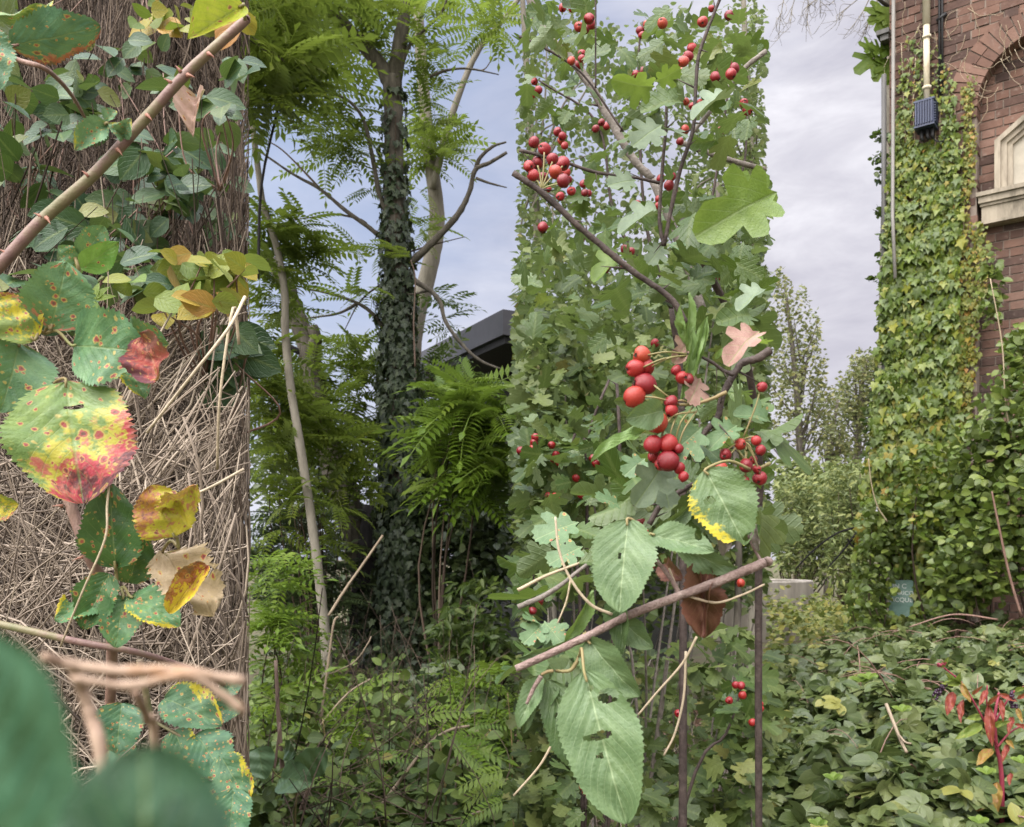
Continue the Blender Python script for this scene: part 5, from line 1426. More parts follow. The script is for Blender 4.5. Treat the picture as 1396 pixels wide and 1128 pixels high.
hero_leaf(el, H_ELM, (856, 707), (843, 832), .425, .41, .66, (.86, .58), .15, .12, .1, .045, 22, .01, holes=((0.15, .42, .05, .035),), petiole=(K, .43, M_STALK))
hero_leaf(el, H_ELMY, (962, 640), (1016, 742), .425, .415, .74, (.86, .58), -.1, .12, .1, .05, 18, .015, holes=((.35, .36, .2, .05), (.75, .95, .5, .05), (-.5, .93, .4, .04)), label='elm leaf with a yellow brown corner', petiole=((1022, 640), .44, M_STALK))
hero_leaf(el, H_ELM, (886, 728), (972, 748), .43, .415, .50, (.82, .6), -.5, .2, .12, .05, 18, .015, holes=((-.75, .72, .3, .06),), petiole=(K, .43, M_STALK))
hero_leaf(el, H_ELMD, (884, 735), (948, 690), .44, .44, .34, (.86, .65), .5, .3, .1, .05, 16, .02)
hero_leaf(el, H_ELM, (920, 745), (1006, 782), .44, .43, .40, (.9, .6), .5, .2, .1, .05, 16, .02)
hero_leaf(el, H_ELM, (796, 914), (852, 1124), .415, .395, .52, (.88, .60), .12, .16, .12, .035, 26, .012, holes=((.02, .435, .30, .028), (.28, .43, .16, .02), (-.05, .12, .12, .022), (.15, .56, .09, .018), (-.55, .2, .35, .05)), label='large elm leaf with a long hole through the middle', petiole=((790, 896), .43, M_STALK))
hero_leaf(el, H_ELM, (800, 872), (868, 952), .43, .42, .60, (.8, .62), .45, .25, .12, .05, 20, .015, petiole=((795, 872), .43, M_STALK))
hero_leaf(el, H_ELMD, (748, 928), (800, 1062), .44, .43, .42, (.86, .6), .1, .2, .12, .045, 22, .015, holes=((.2, .35, .15, .03), (.1, .62, .2, .025)))
hero_leaf(el, H_ELM, (838, 838), (888, 884), .44, .43, .62, (.82, .6), .4, .2, .12, .05, 16, .02)
hero_leaf(el, H_ELMD, (848, 790), (846, 892), .435, .43, .36, (.86, .6), .5, .4, .1, .05, 16, .02)
hero_leaf(el, H_ELM, (905, 560), (856, 572), .44, .43, .66, (.82, .55), -.2, .15, .1, .045, 16, .02)
hero_leaf(el, H_YNG, (882, 584), (808, 618), .44, .42, .20, (.9, .7), .7, .3, .15, .02, 14, .03)
hero_leaf(el, H_ELM, (760, 935), (738, 965), .44, .44, .6, (.82, .6), .4, .2, .12, .05, 16, .02)
hero_leaf(el, H_ELM, (738, 922), (706, 990), .44, .43, .40, (.86, .6), .3, .3, .12, .05, 16, .02)
hero_leaf(el, H_ELMD, (724, 935), (716, 1000), .445, .44, .30, (.86, .6), -.5, .3, .12, .05, 16, .02)
hero_leaf(el, H_ELM, (706, 900), (790, 872), .445, .44, .22, (.86, .6), .7, .3, .12, .03, 16, .02)
hero_leaf(el, H_YNG, (770, 880), (812, 808), .445, .44, .25, (.86, .6), .5, .4, .12, .05, 14, .03)
wl = thing('withered_leaf', 'curled brown withered leaves hanging under the elm twig', 'leaf', P(960, 815, .45))
H_WITH = hero_mat('withered_brown', (0.20, 0.085, 0.06), (0.11, 0.035, 0.03), 0, 0, 9, 9, 0, seed=55.0, nv=8, veincol=(0.30, 0.20, 0.10), rough=0.55)
hero_leaf(wl, H_WITH, (965, 770), (955, 868), .445, .435, .40, (.9, .5), .3, 1.0, .1, .05, 10, .05)
hero_leaf(wl, H_WITH, (945, 772), (968, 866), .45, .44, .34, (.9, .5), -.6, 1.0, .2, .05, 10, .05)
hero_leaf(wl, H_WITH, (905, 768), (928, 790), .45, .44, .8, (.9, .5), .3, .5, .1, .08, 10, .05)
wg = thing('withered_leaf', 'crumpled grey dead leaf dangling at the corner of the yellow tipped elm leaf', 'leaf', P(1000, 755, .44))
H_WITG = hero_mat('withered_grey', (0.22, 0.18, 0.17), (0.30, 0.26, 0.24), 0, 0, 9, 9, 0, seed=56.0, nv=8, veincol=(0.36, 0.30, 0.27), rough=0.7)
hero_leaf(wg, H_WITG, (1000, 720), (985, 758), .43, .43, .55, (.9, .6), .3, .8, .1, .06, 8, .06)
hero_leaf(wg, H_WITG, (1030, 715), (1034, 752), .43, .43, .30, (.9, .6), .3, .8, .1, .06, 8, .06)

# ---- what grows behind it
groupH = None


def bgshrub(label, spec, n, sz, T, mat, root, trunk=None, name='hawthorn_shrub', cat='shrub', nb=0, lo=L3 + 4, hi=R3 - 4, up=.7):
    t = shrub(label, spec, n, sz, T, mat, root, lo, hi, cat, name, up, 0.35, M_TWIGG, 6, 0.007, 0.25)
    return t


bgshrub('blurred green hawthorn behind the berry clusters in the middle distance', [(760, 480, 60, 60, 2.6, .4, 3), (860, 520, 70, 60, 2.6, .4, 3), (760, 640, 60, 60, 2.4, .4, 3), (850, 640, 60, 40, 2.5, .4, 2), (960, 400, 70, 60, 2.6, .4, 3), (730, 560, 40, 60, 2.3, .3, 2)], 1500, .052, HAW, M_HAWB, (gx_(830, 2.7), 2.7))
bgshrub('low hawthorn seedling with pale lobed leaves at the bottom right under the elm twig', [(1000, 1070, 50, 50, 1.9, .2, 3), (985, 900, 60, 50, 2.2, .2, 2), (1020, 980, 36, 50, 2.0, .2, 3), (930, 1090, 60, 40, 1.9, .2, 2)], 330, .055, HAW, M_HAWB, (gx_(1000, 2.0), 2.0))
bgshrub('leafy low growth behind the hanging elm leaves', [(760, 1060, 60, 60, 2.6, .3, 3), (900, 1040, 70, 60, 2.8, .4, 2), (880, 930, 80, 50, 3.2, .4, 2), (760, 960, 50, 50, 2.6, .3, 2), (730, 1100, 40, 40, 2.2, .3, 2)], 900, .05, HAW, M_HAWB, (gx_(820, 2.9), 2.9))
bgshrub('green hawthorn thicket further back on the left below the sky gaps', [(740, 420, 60, 90, 5.5, .8, 3), (790, 560, 80, 100, 5.2, .8, 4), (760, 720, 70, 90, 5, .8, 4), (850, 460, 60, 70, 5.6, .8, 3), (715, 480, 20, 130, 5.4, .6, 1.6), (715, 760, 20, 140, 5.0, .6, 1.6)], 4800, .07, OVS, M_HAWB, (gx_(780, 5.4), 5.4))
bgshrub('green hawthorn thicket further back on the right behind the berries', [(980, 420, 70, 80, 5.6, .8, 3), (930, 560, 80, 90, 5.4, .8, 4), (990, 720, 60, 100, 5.2, .8, 4), (900, 700, 80, 80, 5.2, .8, 3), (1000, 300, 40, 50, 5.8, .6, 1.5), (1035, 420, 30, 130, 5.8, .6, 3), (1035, 680, 30, 140, 5.4, .6, 3)], 5200, .07, OVS, M_HAWB, (gx_(960, 5.6), 5.6))
bgshrub('dense hedge closing the view far behind the hawthorn', [(780, 600, 110, 170, 9.2, .8, 3), (960, 600, 110, 170, 9.2, .8, 3), (870, 760, 180, 90, 8.8, .8, 3), (870, 480, 190, 90, 9.4, .8, 3), (1030, 560, 40, 200, 9.2, .6, 3), (720, 560, 30, 200, 9.2, .6, 2)], 10500, .11, OVS, M_HAWB, (gx_(870, 9.6), 9.6), name='hedge', cat='hedge')
sapt = [('pale leaved tree letting the sky through behind the upper left of the hawthorn', [(740, 300, 50, 80, 7.5, .8, 2.4), (800, 380, 60, 60, 7.5, .8, 3), (760, 180, 50, 60, 7.4, .8, 1.1), (840, 270, 40, 60, 7.5, .8, 1.2), (730, 100, 30, 60, 7.5, .8, .5), (830, 90, 50, 50, 7.4, .6, .9), (716, 200, 16, 120, 7.5, .6, .9), (780, 60, 60, 50, 7.5, .6, 1.0), (860, 170, 50, 60, 7.5, .8, 1.2)], 3800, (gx_(752, 7.6), 7.6), [(752, 780), (742, 500), (728, 250), (716, 60), (708, -80)]),
        ('pale leaved tree letting the sky through behind the upper right of the hawthorn', [(980, 280, 60, 70, 7.6, .8, 2.6), (920, 330, 60, 60, 7.6, .8, 2.6), (1010, 180, 36, 60, 7.5, .8, 1.4), (930, 190, 50, 50, 7.5, .8, 1.0), (1000, 60, 40, 60, 7.4, .8, 1.0), (910, 60, 50, 50, 7.4, .8, .9), (1030, 260, 24, 110, 7.5, .8, 2.2), (1032, 80, 18, 80, 7.4, .8, 1.2), (960, 120, 60, 60, 7.5, .8, 1.4)], 4000, (gx_(1020, 7.8), 7.8), [(1028, 780), (1024, 500), (1026, 250), (1016, 60), (1010, -100)])]
for lab, spec, n, root, tp_ in sapt:
    t = thing('tree', lab, 'tree', (root[0], root[1], 0))
    mb = MB()
    pos = ellipse_pts(spec, n)
    pos = pos[keep(pos, L3 + 4, R3 - 5)]
    leaves(mb, OV, pos, .052, .6, None, .6, None, .3, .2)
    part('crown', mb, M_CANOP, t)
    mb = MB()
    limb(mb, [(root[0], root[1], -.05)] + [P(x, y, root[1]) for x, y in tp_], .045, .02, 9, 6, bumpy=.02)
    part('trunk', mb, M_BARKP, t)
    mb = MB()
    twigs_to(mb, P(*tp_[2], root[1]), pos[RN.choice(len(pos), 16, False)], .014, .004)
    part('branch', mb, M_BARKP, t)
yt = thing('tree', 'young straight grey trunk standing on the litter at the lower right behind the hawthorn', 'tree', (gx_(1010, 4.6), 4.6, 0))
mb = MB()
limb(mb, [(gx_(1010, 4.6), 4.6, -.05), P(1009, 1030, 4.6), P(1004, 900, 4.6), P(1007, 760, 4.6), P(1000, 560, 4.65), P(985, 400, 4.7), P(978, 250, 4.7)], .026, .011, 9, 6, bumpy=.03)
part('trunk', mb, M_BARK, yt)
mb = MB()
pos = ellipse_pts([(985, 330, 50, 80, 4.8, .3, 1), (1000, 500, 40, 80, 4.8, .3, 1)], 120)
leaves(mb, HAW, pos[keep(pos, L3, R3 - 8)], .06, .6, None, .5, None, .3, .3)
part('crown', mb, M_HAWB, yt)
# far red berries as sprays of their own
farb = [(730, 597), (728, 604), (727, 611), (752, 607), (758, 620), (759, 630), (763, 632), (755, 626), (808, 625), (812, 632), (785, 652), (757, 678), (748, 677), (793, 675), (722, 765), (735, 820), (726, 833), (1010, 935), (1003, 934), (1012, 948), (994, 955), (1035, 960), (1036, 966), (925, 973), (1026, 985), (794, 1072), (798, 1080), (806, 1083), (864, 1078), (862, 1094), (1010, 795), (1018, 778), (710, 615)]
fb = thing('hawthorn_shrub', 'hawthorn sprays dotted with small red berries at the left and bottom of the clearing', 'shrub', (gx_(790, 1.6), 1.6, 0))
for x, y in farb:
    berry(fb, x, y, 1.5, 5.6 + RR.uniform(-.6, .6))
mb = MB()
pos = ellipse_pts([(745, 610, 40, 30, 1.55, .08, 3), (800, 640, 40, 24, 1.55, .08, 2), (760, 690, 50, 40, 1.55, .08, 2), (725, 790, 20, 40, 1.55, .08, 1), (800, 1080, 40, 30, 1.55, .08, 1), (1015, 950, 26, 30, 1.55, .08, 1.2)], 130)
leaves(mb, HAW, pos[keep(pos, L3 + 4, R3 - 8)], .045, .7, None, .5, None, .15, .4)
part('foliage', mb, M_HAWN, fb)
mb = MB()
b0 = np.array([gx_(790, 1.6), 1.6, 0])
for q in ([(845, 597), (790, 612), (750, 605)], [(800, 660), (770, 640), (755, 625)], [(790, 800), (740, 810), (722, 770)], [(830, 1110), (800, 1078)], [(930, 1110), (990, 1000), (1010, 940)]):
    limb(mb, [b0 + (0, 0, .3)] + [P(x, y, 1.56) for x, y in q], .004, .0016, 6, 5)
limb(mb, [b0, b0 + (0, 0, .35)], .008, .006, 6, 3)
part('stem', mb, M_TWIGB, fb)

hs = thing('hawthorn_shrub', 'thin hawthorn sprays with small dark red berries high up against the sky gaps', 'shrub', (gx_(930, 1.25), 1.25, 0))
hb = mid_b[70:] + [(px_ + RR.uniform(-3, 3), py_ + RR.uniform(-3, 3), RR.uniform(4.6, 6)) for cx_, cy_ in [(950, 70), (1000, 60), (870, 100), (985, 180), (820, 170), (730, 120), (875, 40), (1015, 240), (960, 320), (800, 260)] for px_, py_ in [(cx_ + RR.uniform(-8, 8), cy_ + RR.uniform(-8, 8)) for _ in range(3)]]
for x, y, r in hb:
    berry(hs, x, y, 1.2 + RR.uniform(-.04, .04), r)
mb = MB()
pos = Pn([b[0] + RR.uniform(-16, 16) for b in hb], [b[1] + RR.uniform(-14, 14) for b in hb], 1.22)
leaves(mb, HAWE, pos, .034, .7, None, .7, None, .15, .3)
part('foliage', mb, M_HAWN, hs)
mb = MB()
b0 = np.array([gx_(930, 1.25), 1.25, 0])
limb(mb, [b0 - (0, 0, .05), b0 + (0, 0, .9), P(930, 600, 1.3), P(915, 420, 1.28)], .008, .004, 7)
for q in ([(915, 420), (960, 320), (985, 180), (1000, 60)], [(915, 420), (880, 300), (870, 100), (876, 30)], [(915, 420), (840, 300), (815, 170), (735, 110)], [(960, 320), (1010, 240), (1020, 150)]):
    limb(mb, [P(x, y, 1.23) for x, y in q], .0028, .0012, 6, 6, bumpy=.06)
part('stem', mb, M_TWIGB, hs)

mb = MB()
n = 6500
px = RN.uniform(L3, R3, n)
Y = RN.uniform(3.0, 10, n)
cl_ = .5 + .5 * np.sin(px * .06 + Y * 1.3) * np.cos(px * .023 - Y * 2.0)
pos = np.stack(((px - CX) / FPX * Y, Y, .02 + np.abs(RN.normal(0, .22, n)) * cl_ + .25 * cl_), -1)
okk = RN.random(n) < .25 + .75 * cl_
leaves(mb, HAW, pos[okk], .07, .8, None, .45, None, 0, .3)
solo('ground_cover', mb, M_HAWB, 'low mid green seedlings covering the woodland floor behind the hawthorn', 'ground cover', kind='stuff')
mb = MB()
n = 3200
px = RN.uniform(L3, R3, n)
Y = RN.uniform(2.5, 9.5, n)
pos = np.stack(((px - CX) / FPX * Y, Y, RN.uniform(.01, .06, n)), -1)
leaves(mb, OVS, pos, .07, 1.0, None, .35, None, 0, 0)
solo('leaf_litter', mb, M_LITTER, 'pinkish brown fallen leaves littering the ground behind the hawthorn', 'leaf litter', kind='stuff')
mb = MB()
n = 260
px, Y = RN.uniform(L3 + 10, R3 - 10, n), RN.uniform(2.4, 6, n)
p0 = np.stack(((px - CX) / FPX * Y, Y, np.zeros(n)), -1)
t = np.linspace(0, 1, 7)
bend = RN.normal(0, .35, (n, 3)) * (1, 1, 0)
H = RN.uniform(.2, .7, n)
path = p0[:, None] + np.stack((np.zeros((n, 7)), np.zeros((n, 7)), np.sin(t * 1.9)[None] * H[:, None]), -1) + bend[:, None] * (t ** 2)[None, :, None] * H[:, None, None] * 2
q = path[..., 0] / path[..., 1] * FPX + CX
ok = (q.min(1) > L3) & (q.max(1) < R3)
tubes(mb, path[ok], np.repeat(np.linspace(.0022, .001, 7)[None], int(ok.sum()), 0), 4)
solo('dry_grass', mb, M_STRAW, 'thin bent dry grass blades on the litter behind the hawthorn', 'grass', kind='stuff')
for pts, Y, lab in [([(950, 868), (930, 905), (895, 945), (870, 975)], 1.0, 'pale dry stalk hanging below the curled brown leaves'), ([(935, 888), (932, 950), (920, 1000), (905, 1030)], 1.2, 'thin arching dry stalk left of the young grey trunk'), ([(755, 1010), (735, 1045), (700, 1085)], .8, 'yellowish stalk at the lower left beside the dark elm leaf')]:
    mb = MB()
    limb(mb, [P(x, y, Y) for x, y in pts], .0016 * Y, .0012 * Y, 6, 6)
    solo('dry_straw', mb, M_PALE, lab, 'stalk')

# ================================================================== the ivy clad brick tower
C0 = np.array([3.40, 8.0])
WD = np.array([0.797, -0.604])
WN = np.array([-0.604, -0.797])


def FW(s, z, h=0.0):
    s, z, h = np.broadcast_arrays(np.asarray(s, float), np.asarray(z, float), np.asarray(h, float))
    xy = C0 + s[..., None] * WD + h[..., None] * WN
    return np.concatenate((xy, z[..., None]), -1)


def wall_sz(px, py):
    t = (np.asarray(px, float) - CX) / FPX
    s = (8 * t - 3.40) / (0.797 + 0.604 * t)
    return s, EYE - (np.asarray(py, float) - HY) / FPX * (8 - 0.604 * s)


def wbox(mb, s0, s1, z0, z1, h0, h1, rnd=None):
    v = [FW(s, z, h) for z in (z0, z1) for (s, h) in ((s0, h1), (s1, h1), (s1, h0), (s0, h0))]
    lc = np.zeros((8, 3))
    lc[:, 2] = RR.random() if rnd is None else rnd
    mb.add(v, [box_faces()], lc)


def wpoly(mb, pts, h0, h1, rnd=None):
    """polygon in wall coordinates pushed out from h0 to h1"""
    n = len(pts)
    a = [FW(s, z, h1) for s, z in pts] + [FW(s, z, h0) for s, z in pts]
    lc = np.zeros((2 * n, 3))
    lc[:, 2] = RR.random() if rnd is None else rnd
    sides = np.array([(i, n + i, n + (i + 1) % n, (i + 1) % n) for i in range(n)])
    mb.add(a, [np.arange(n)[None], np.arange(2 * n - 1, n - 1, -1)[None].copy(), sides], lc)



def brick_mat(name, stops):
    m, q = new_mat(name)
    x, y, r = q.xyz(attr(q))
    geo = q.node('ShaderNodeNewGeometry', 'Position')
    nz = q.noise(geo, 22.0, 5.0, 0.65)
    nb_ = q.noise(q.scale(geo, (1, 1, .45)), 1.6, 5.0, 0.6)
    nf = q.noise(geo, 120.0, 3.0, 0.6)
    col = q.ramp(q.m('ADD', q.m('MULTIPLY', r, 0.75), q.m('MULTIPLY', nz, 0.25)), stops)
    col = q.mix(q.m('MULTIPLY', q.step(nb_, 0.48, 0.68), 0.65), col, (0.055, 0.045, 0.042))      # soot and damp
    col = q.mix(q.m('MULTIPLY', q.step(nz, 0.58, 0.72), 0.5), col, (0.27, 0.22, 0.19))            # lime bloom and chips
    h = q.m('ADD', q.m('MULTIPLY', nz, 0.8), q.m('MULTIPLY', nf, 0.35))
    finish(q, col, 0.92, q.node('ShaderNodeBump', 0, None, Strength=0.8, Distance=0.008, Height=h), 0.2)
    return m


M_BRICK = brick_mat('old_brick', [(0.08, (0.055, 0.038, 0.034)), (0.3, (0.11, 0.066, 0.053)), (0.6, (0.165, 0.095, 0.072)), (0.88, (0.22, 0.135, 0.105)), (0.98, (0.27, 0.10, 0.062))], )
M_MORTAR = noise_mat('lime_mortar', [(0.3, (0.16, 0.125, 0.105)), (0.7, (0.30, 0.25, 0.21))], 12.0, 0.95, (1, 1, 1), 0.4)
M_STONE = noise_mat('cut_stone', [(0.34, (0.10, 0.085, 0.065)), (0.45, (0.23, 0.20, 0.155)), (0.55, (0.33, 0.285, 0.225)), (0.7, (0.42, 0.37, 0.29))], 7.0, 0.85, (1, 1, .3), 0.25)
M_STONEP = noise_mat('stone_panel', [(0.3, (0.34, 0.31, 0.255)), (0.7, (0.44, 0.40, 0.33))], 9.0, 0.85, (1, 1, 1), 0.3)

tw_ = thing('brick_tower', 'old brown brick tower with an arched recess and pale stone window surround', 'tower', (*C0, 0))
S1, ZT, SC0, AR, AZ = 4.0, 9.0, 1.215, 0.495, 5.45
core = MB()
back_off = -1.0
bricks = MB()
row = 0
z = 0.0
CH = 0.0755
arch_z = lambda s: AZ + math.sqrt(max(AR ** 2 - (s - SC0) ** 2, 0)) if abs(s - SC0) < AR else -1
while z < ZT:
    L = (0.222, 0.108)[row % 2 if row % 4 != 3 else 0]
    s = -L * (0.5 if row % 2 else 0.0)
    while s < S1:
        a, b = max(s, 0.0), min(s + L, S1)
        s += L
        if b - a < 0.03:
            continue
        cs, cz = (a + b) / 2, z + CH / 2
        rad = math.hypot(cs - SC0, cz - AZ)
        if cz > AZ - 0.04 and rad < AR + 0.19:
            continue
        if cz <= AZ + 0.02 and SC0 - AR < cs < SC0 + AR:
            continue
        if cz <= AZ + 0.02:
            if a < SC0 - AR < b: b = SC0 - AR
            if a < SC0 + AR < b: a = SC0 + AR
        if b - a < 0.03:
            continue
        j = lambda k: RR.uniform(-k, k)
        tone = 0.5 + j(0.5)
        if cz > 5.2 and cs < 0.7: tone *= 0.55                     # sooty top corner
        wbox(bricks, a + 0.006 + j(.002), b - 0.005 + j(.002), z + 0.006 + j(.003), z + CH - 0.005 + j(.003), -0.13, 0.002 + RR.uniform(-0.007, 0.006), tone)
    z += CH
    row += 1
# bricks inside the recess
z = 0.0
row = 0
while z < AZ + AR:
    L = (0.222, 0.108)[row % 2]
    s = SC0 - AR - 0.05 - L * (0.5 if row % 2 else 0)
    while s < SC0 + AR + 0.05:
        wbox(bricks, s + .005, s + L - .005, z + .006, z + CH - .005, -0.20, -0.138 + RR.uniform(-.003, .003), RR.random())
        s += L
    z += CH
    row += 1
# voussoirs
nvs = 26
for k in range(nvs):
    a0, a1 = math.pi * k / nvs + .008, math.pi * (k + 1) / nvs - .008
    cut = RR.choice((0.12, 0.13, 0.25))
    for r0, r1 in ((0.0, cut), (cut, 0.25)):
        if r1 - r0 < .05:
            continue
        rr0, rr1 = AR + r0 + .004, AR + r1 - .004
        pts = [(SC0 + rr * math.cos(a), AZ + rr * math.sin(a)) for rr, a in ((rr0, a0), (rr1, a0), (rr1, a1), (rr0, a1))]
        wpoly(bricks, pts, -0.13, 0.006 + RR.uniform(-.003, .003), 0.35 + 0.6 * RR.random())
part('brickwork', bricks, M_BRICK, tw_, smooth=False)
# mortar core, hollow at the recess
e = .011
wbox(core, 0.004, SC0 - AR - e, -0.1, ZT, -4.0, -0.009)
wbox(core, SC0 + AR + e, S1 - .004, -0.1, ZT, -4.0, -0.009)
ed = np.linspace(SC0 - AR - e, SC0 + AR + e, 41)
for a, b in zip(ed[:-1], ed[1:]):
    rr = AR + e
    zc = AZ + math.sqrt(max(rr ** 2 - ((a + b) / 2 - SC0) ** 2, 0))
    wbox(core, a, b, zc, ZT, -3.99, -0.009)
wbox(core, SC0 - AR - e, SC0 + AR + e, -0.1, AZ + AR + .1, -3.98, -0.147)
part('mortar_core', core, M_MORTAR, tw_, smooth=False)
# stone surround
sx0, zb, zs, za = 0.842, 4.70, 5.13, 5.40
def gable(d):
    return [(sx0 + d, zb), (2 * SC0 - sx0 - d, zb), (2 * SC0 - sx0 - d, zs - d * .35), (SC0, za - d * 1.15), (sx0 + d, zs - d * .35)]
sur = MB()
for d0, d1, h in ((0, .045, -.02), (.045, .09, -.05), (.09, .13, -.075)):
    o_, i_ = gable(d0), gable(d1)
    for k in range(5):
        if k == 0:
            continue
        wpoly(sur, [o_[k], o_[(k + 1) % 5], i_[(k + 1) % 5], i_[k]], -0.137, h, .5)
window = part('window_surround', sur, M_STONE, tw_, smooth=False)
pn = MB()
wpoly(pn, gable(.13), -0.137, -0.105, .5)
part('blind_panel', pn, M_STONEP, window, smooth=False)
si = MB()
wbox(si, 0.712, 2 * SC0 - .712, 4.665, 4.70, -.137, .035)
wbox(si, 0.725, 2 * SC0 - .725, 4.61, 4.664, -.137, .015)
wbox(si, 0.735, 2 * SC0 - .735, 4.585, 4.609, -.137, -.005)
wbox(si, 0.745, 2 * SC0 - .745, 4.46, 4.584, -.137, -.02)
wbox(si, 0.74, 2 * SC0 - .74, 4.435, 4.459, -.137, -.01)
part('window_sill', si, M_STONE, window, smooth=False)

# fittings on the wall
M_PIPEW = noise_mat('weathered_cream_pipe', [(0.3, (0.30, 0.24, 0.15)), (0.45, (0.52, 0.46, 0.34)), (0.6, (0.60, 0.55, 0.43)), (0.75, (0.42, 0.27, 0.13))], 14.0, 0.6, (1, 1, 0.3), 0.1)
M_PIPEG = noise_mat('grey_rod', [(0.3, (0.20, 0.19, 0.18)), (0.7, (0.34, 0.32, 0.30))], 10.0, 0.5, (1, 1, 0.2), 0.05)
M_PIPED = noise_mat('dark_drainpipe', [(0.3, (0.06, 0.058, 0.058)), (0.7, (0.13, 0.125, 0.12))], 10.0, 0.55, (1, 1, 0.2), 0.05)
M_NAVY = noise_mat('navy_enamel', [(0.3, (0.022, 0.032, 0.075)), (0.7, (0.05, 0.065, 0.13))], 20.0, 0.4, (1, 1, 1), 0.05, 4.0, 0.5)
M_BLACK = noise_mat('black_rubber', [(0.3, (0.010, 0.010, 0.011)), (0.7, (0.025, 0.025, 0.027))], 20.0, 0.5, (1, 1, 1), 0.05)


def wtube(mb, pts, r0, r1=None, ns=10):
    q = np.array([FW(s, z, h) for s, z, h in pts])
    tubes(mb, q[None], np.linspace(r0, r1 or r0, len(q))[None], ns)


s_, z_ = wall_sz(1266, 146)
cp = thing('conduit_pipe', 'cream weathered conduit pipe running down the tower to the dark blue box', 'pipe', FW(s_, z_, .06))
mb = MB(); wtube(mb, [(s_ - .005, 9.0, .07), (s_ - .003, 6.25, .07)], .034, .032, 14)
part('upper_pipe', mb, M_PIPEW, cp)
mb = MB(); wtube(mb, [(s_ - .003, 6.25, .07), (s_, z_, .07)], .027, .025, 14)
part('lower_pipe', mb, M_PIPEW, cp)
for yy in (56, 125):
    zz_ = wall_sz(1266, yy)[1]
    mb = MB(); wtube(mb, [(s_, zz_ - .012, .07), (s_, zz_ + .012, .07)], .037, .037, 14); wbox(mb, s_ - .008, s_ + .008, zz_ - .01, zz_ + .01, -.005, .06)
    part('bracket', mb, M_PIPEW, cp)
bx = thing('floodlight', 'dark blue ribbed floodlight box at the lower end of the cream pipe', 'floodlight', FW(s_, z_ - .26, .1))
hw_ = .075
mb = MB(); wbox(mb, s_ - hw_, s_ + hw_, z_ - .23, z_ - .004, .03, .17)
wbox(mb, s_ - hw_ - .008, s_ + hw_ + .008, z_ - .018, z_ - .003, .02, .18)
wbox(mb, s_ - hw_ - .008, s_ + hw_ + .008, z_ - .236, z_ - .222, .02, .18)
part('housing', mb, M_NAVY, bx, smooth=False)
for k in range(7):
    a_ = s_ - hw_ + .008 + k * .021
    mb = MB(); wbox(mb, a_, a_ + .008, z_ - .215, z_ - .025, .171, .192)
    part('fin', mb, M_NAVY, bx, smooth=False)
for k in range(8):
    mb = MB(); wbox(mb, s_ + hw_ + .001, s_ + hw_ + .014, z_ - .205 + k * .022, z_ - .196 + k * .022, .045, .155)
    part('louvre', mb, M_NAVY, bx, smooth=False)
for ds in (-.035, .012, .05):
    mb = MB(); wtube(mb, [(s_ + ds, z_ - .23, .10), (s_ + ds, z_ - .30, .10), (s_ + ds + .01, z_ - .33, .10)], .017, .013, 10)
    part('cable_gland', mb, M_BLACK, bx)
mb = MB(); wtube(mb, [(s_ + .06, z_ - .33, .10), (s_ + .09, z_ - .37, .10), (s_ + .13, z_ - .36, .06), (s_ + .14, z_ - .30, .03)], .006, .006, 6)
part('cable', mb, M_BLACK, bx)
q1 = wall_sz(1222, 10); q2 = wall_sz(1222, 300); q3 = wall_sz(1229, 388)
mb = MB(); wtube(mb, [(q1[0], 8.9, .10), (q1[0], q1[1], .10), (q2[0], q2[1], .13), (q3[0], q3[1], .22)], .016, .015, 10)
solo('metal_rod', mb, M_PIPEG, 'long thin grey rod hanging down the left side of the tower over the ivy', 'rod')
mb = MB()
for a_, zb_ in ((.425, 5.55), (.448, 5.62)):
    wtube(mb, [(a_, 9, .02), (a_ + .004, 7.5, .025), (a_ - .003, 6.4, .02), (a_, zb_, .025)], .010, .010, 8)
wtube(mb, [(.40, 6.28, .02), (.48, 6.32, .02)], .016, .016, 8)
solo('cable', mb, M_BLACK, 'pair of thin black cables running down the bricks right of the cream pipe', 'cable')
mb = MB(); wtube(mb, [(-.035, 5.95, .03), (-.035, 4.6, .03), (-.03, 3.6, .04), (-.03, 0, .04)], .022, .022, 10)
solo('drainpipe', mb, M_PIPED, 'dark drainpipe on the left edge of the brick tower', 'pipe')
mb = MB()
wbox(mb, -.09, .02, 6.30, 6.34, -.1, .08); wbox(mb, -.06, .01, 6.25, 6.298, -.1, .06)
solo('stone_bracket', mb, M_PIPED, 'small dark ledge sticking out at the top left corner of the tower', 'ledge', smooth=False)

# sign
sg = thing('sign', 'weathered green sign with white capital letters at the foot of the tower', 'sign', FW(.13, 1.08, .16))
M_SIGN = noise_mat('faded_green_sign', [(0.3, (0.10, 0.19, 0.16)), (0.5, (0.16, 0.26, 0.225)), (0.7, (0.24, 0.33, 0.29))], 14.0, 0.5, (1, 1, 1), 0.05)
M_LETTER = noise_mat('white_lettering', [(0.3, (0.55, 0.57, 0.55)), (0.7, (0.78, 0.79, 0.76))], 60.0, 0.6, (1, 1, 1), 0.0)
sa = float(wall_sz(1219, 800)[0]) - .004
sb = sa + .20
mb = MB(); wbox(mb, sa, sb, 1.08, 1.40, .150, .160)
part('panel', mb, M_SIGN, sg, smooth=False)
mb = MB(); wbox(mb, (sa + sb) / 2 - .012, (sa + sb) / 2 + .012, -.05, 1.38, .115, .149)
part('post', mb, M_PIPED, sg, smooth=False)
ang = math.atan2(WD[1], WD[0])
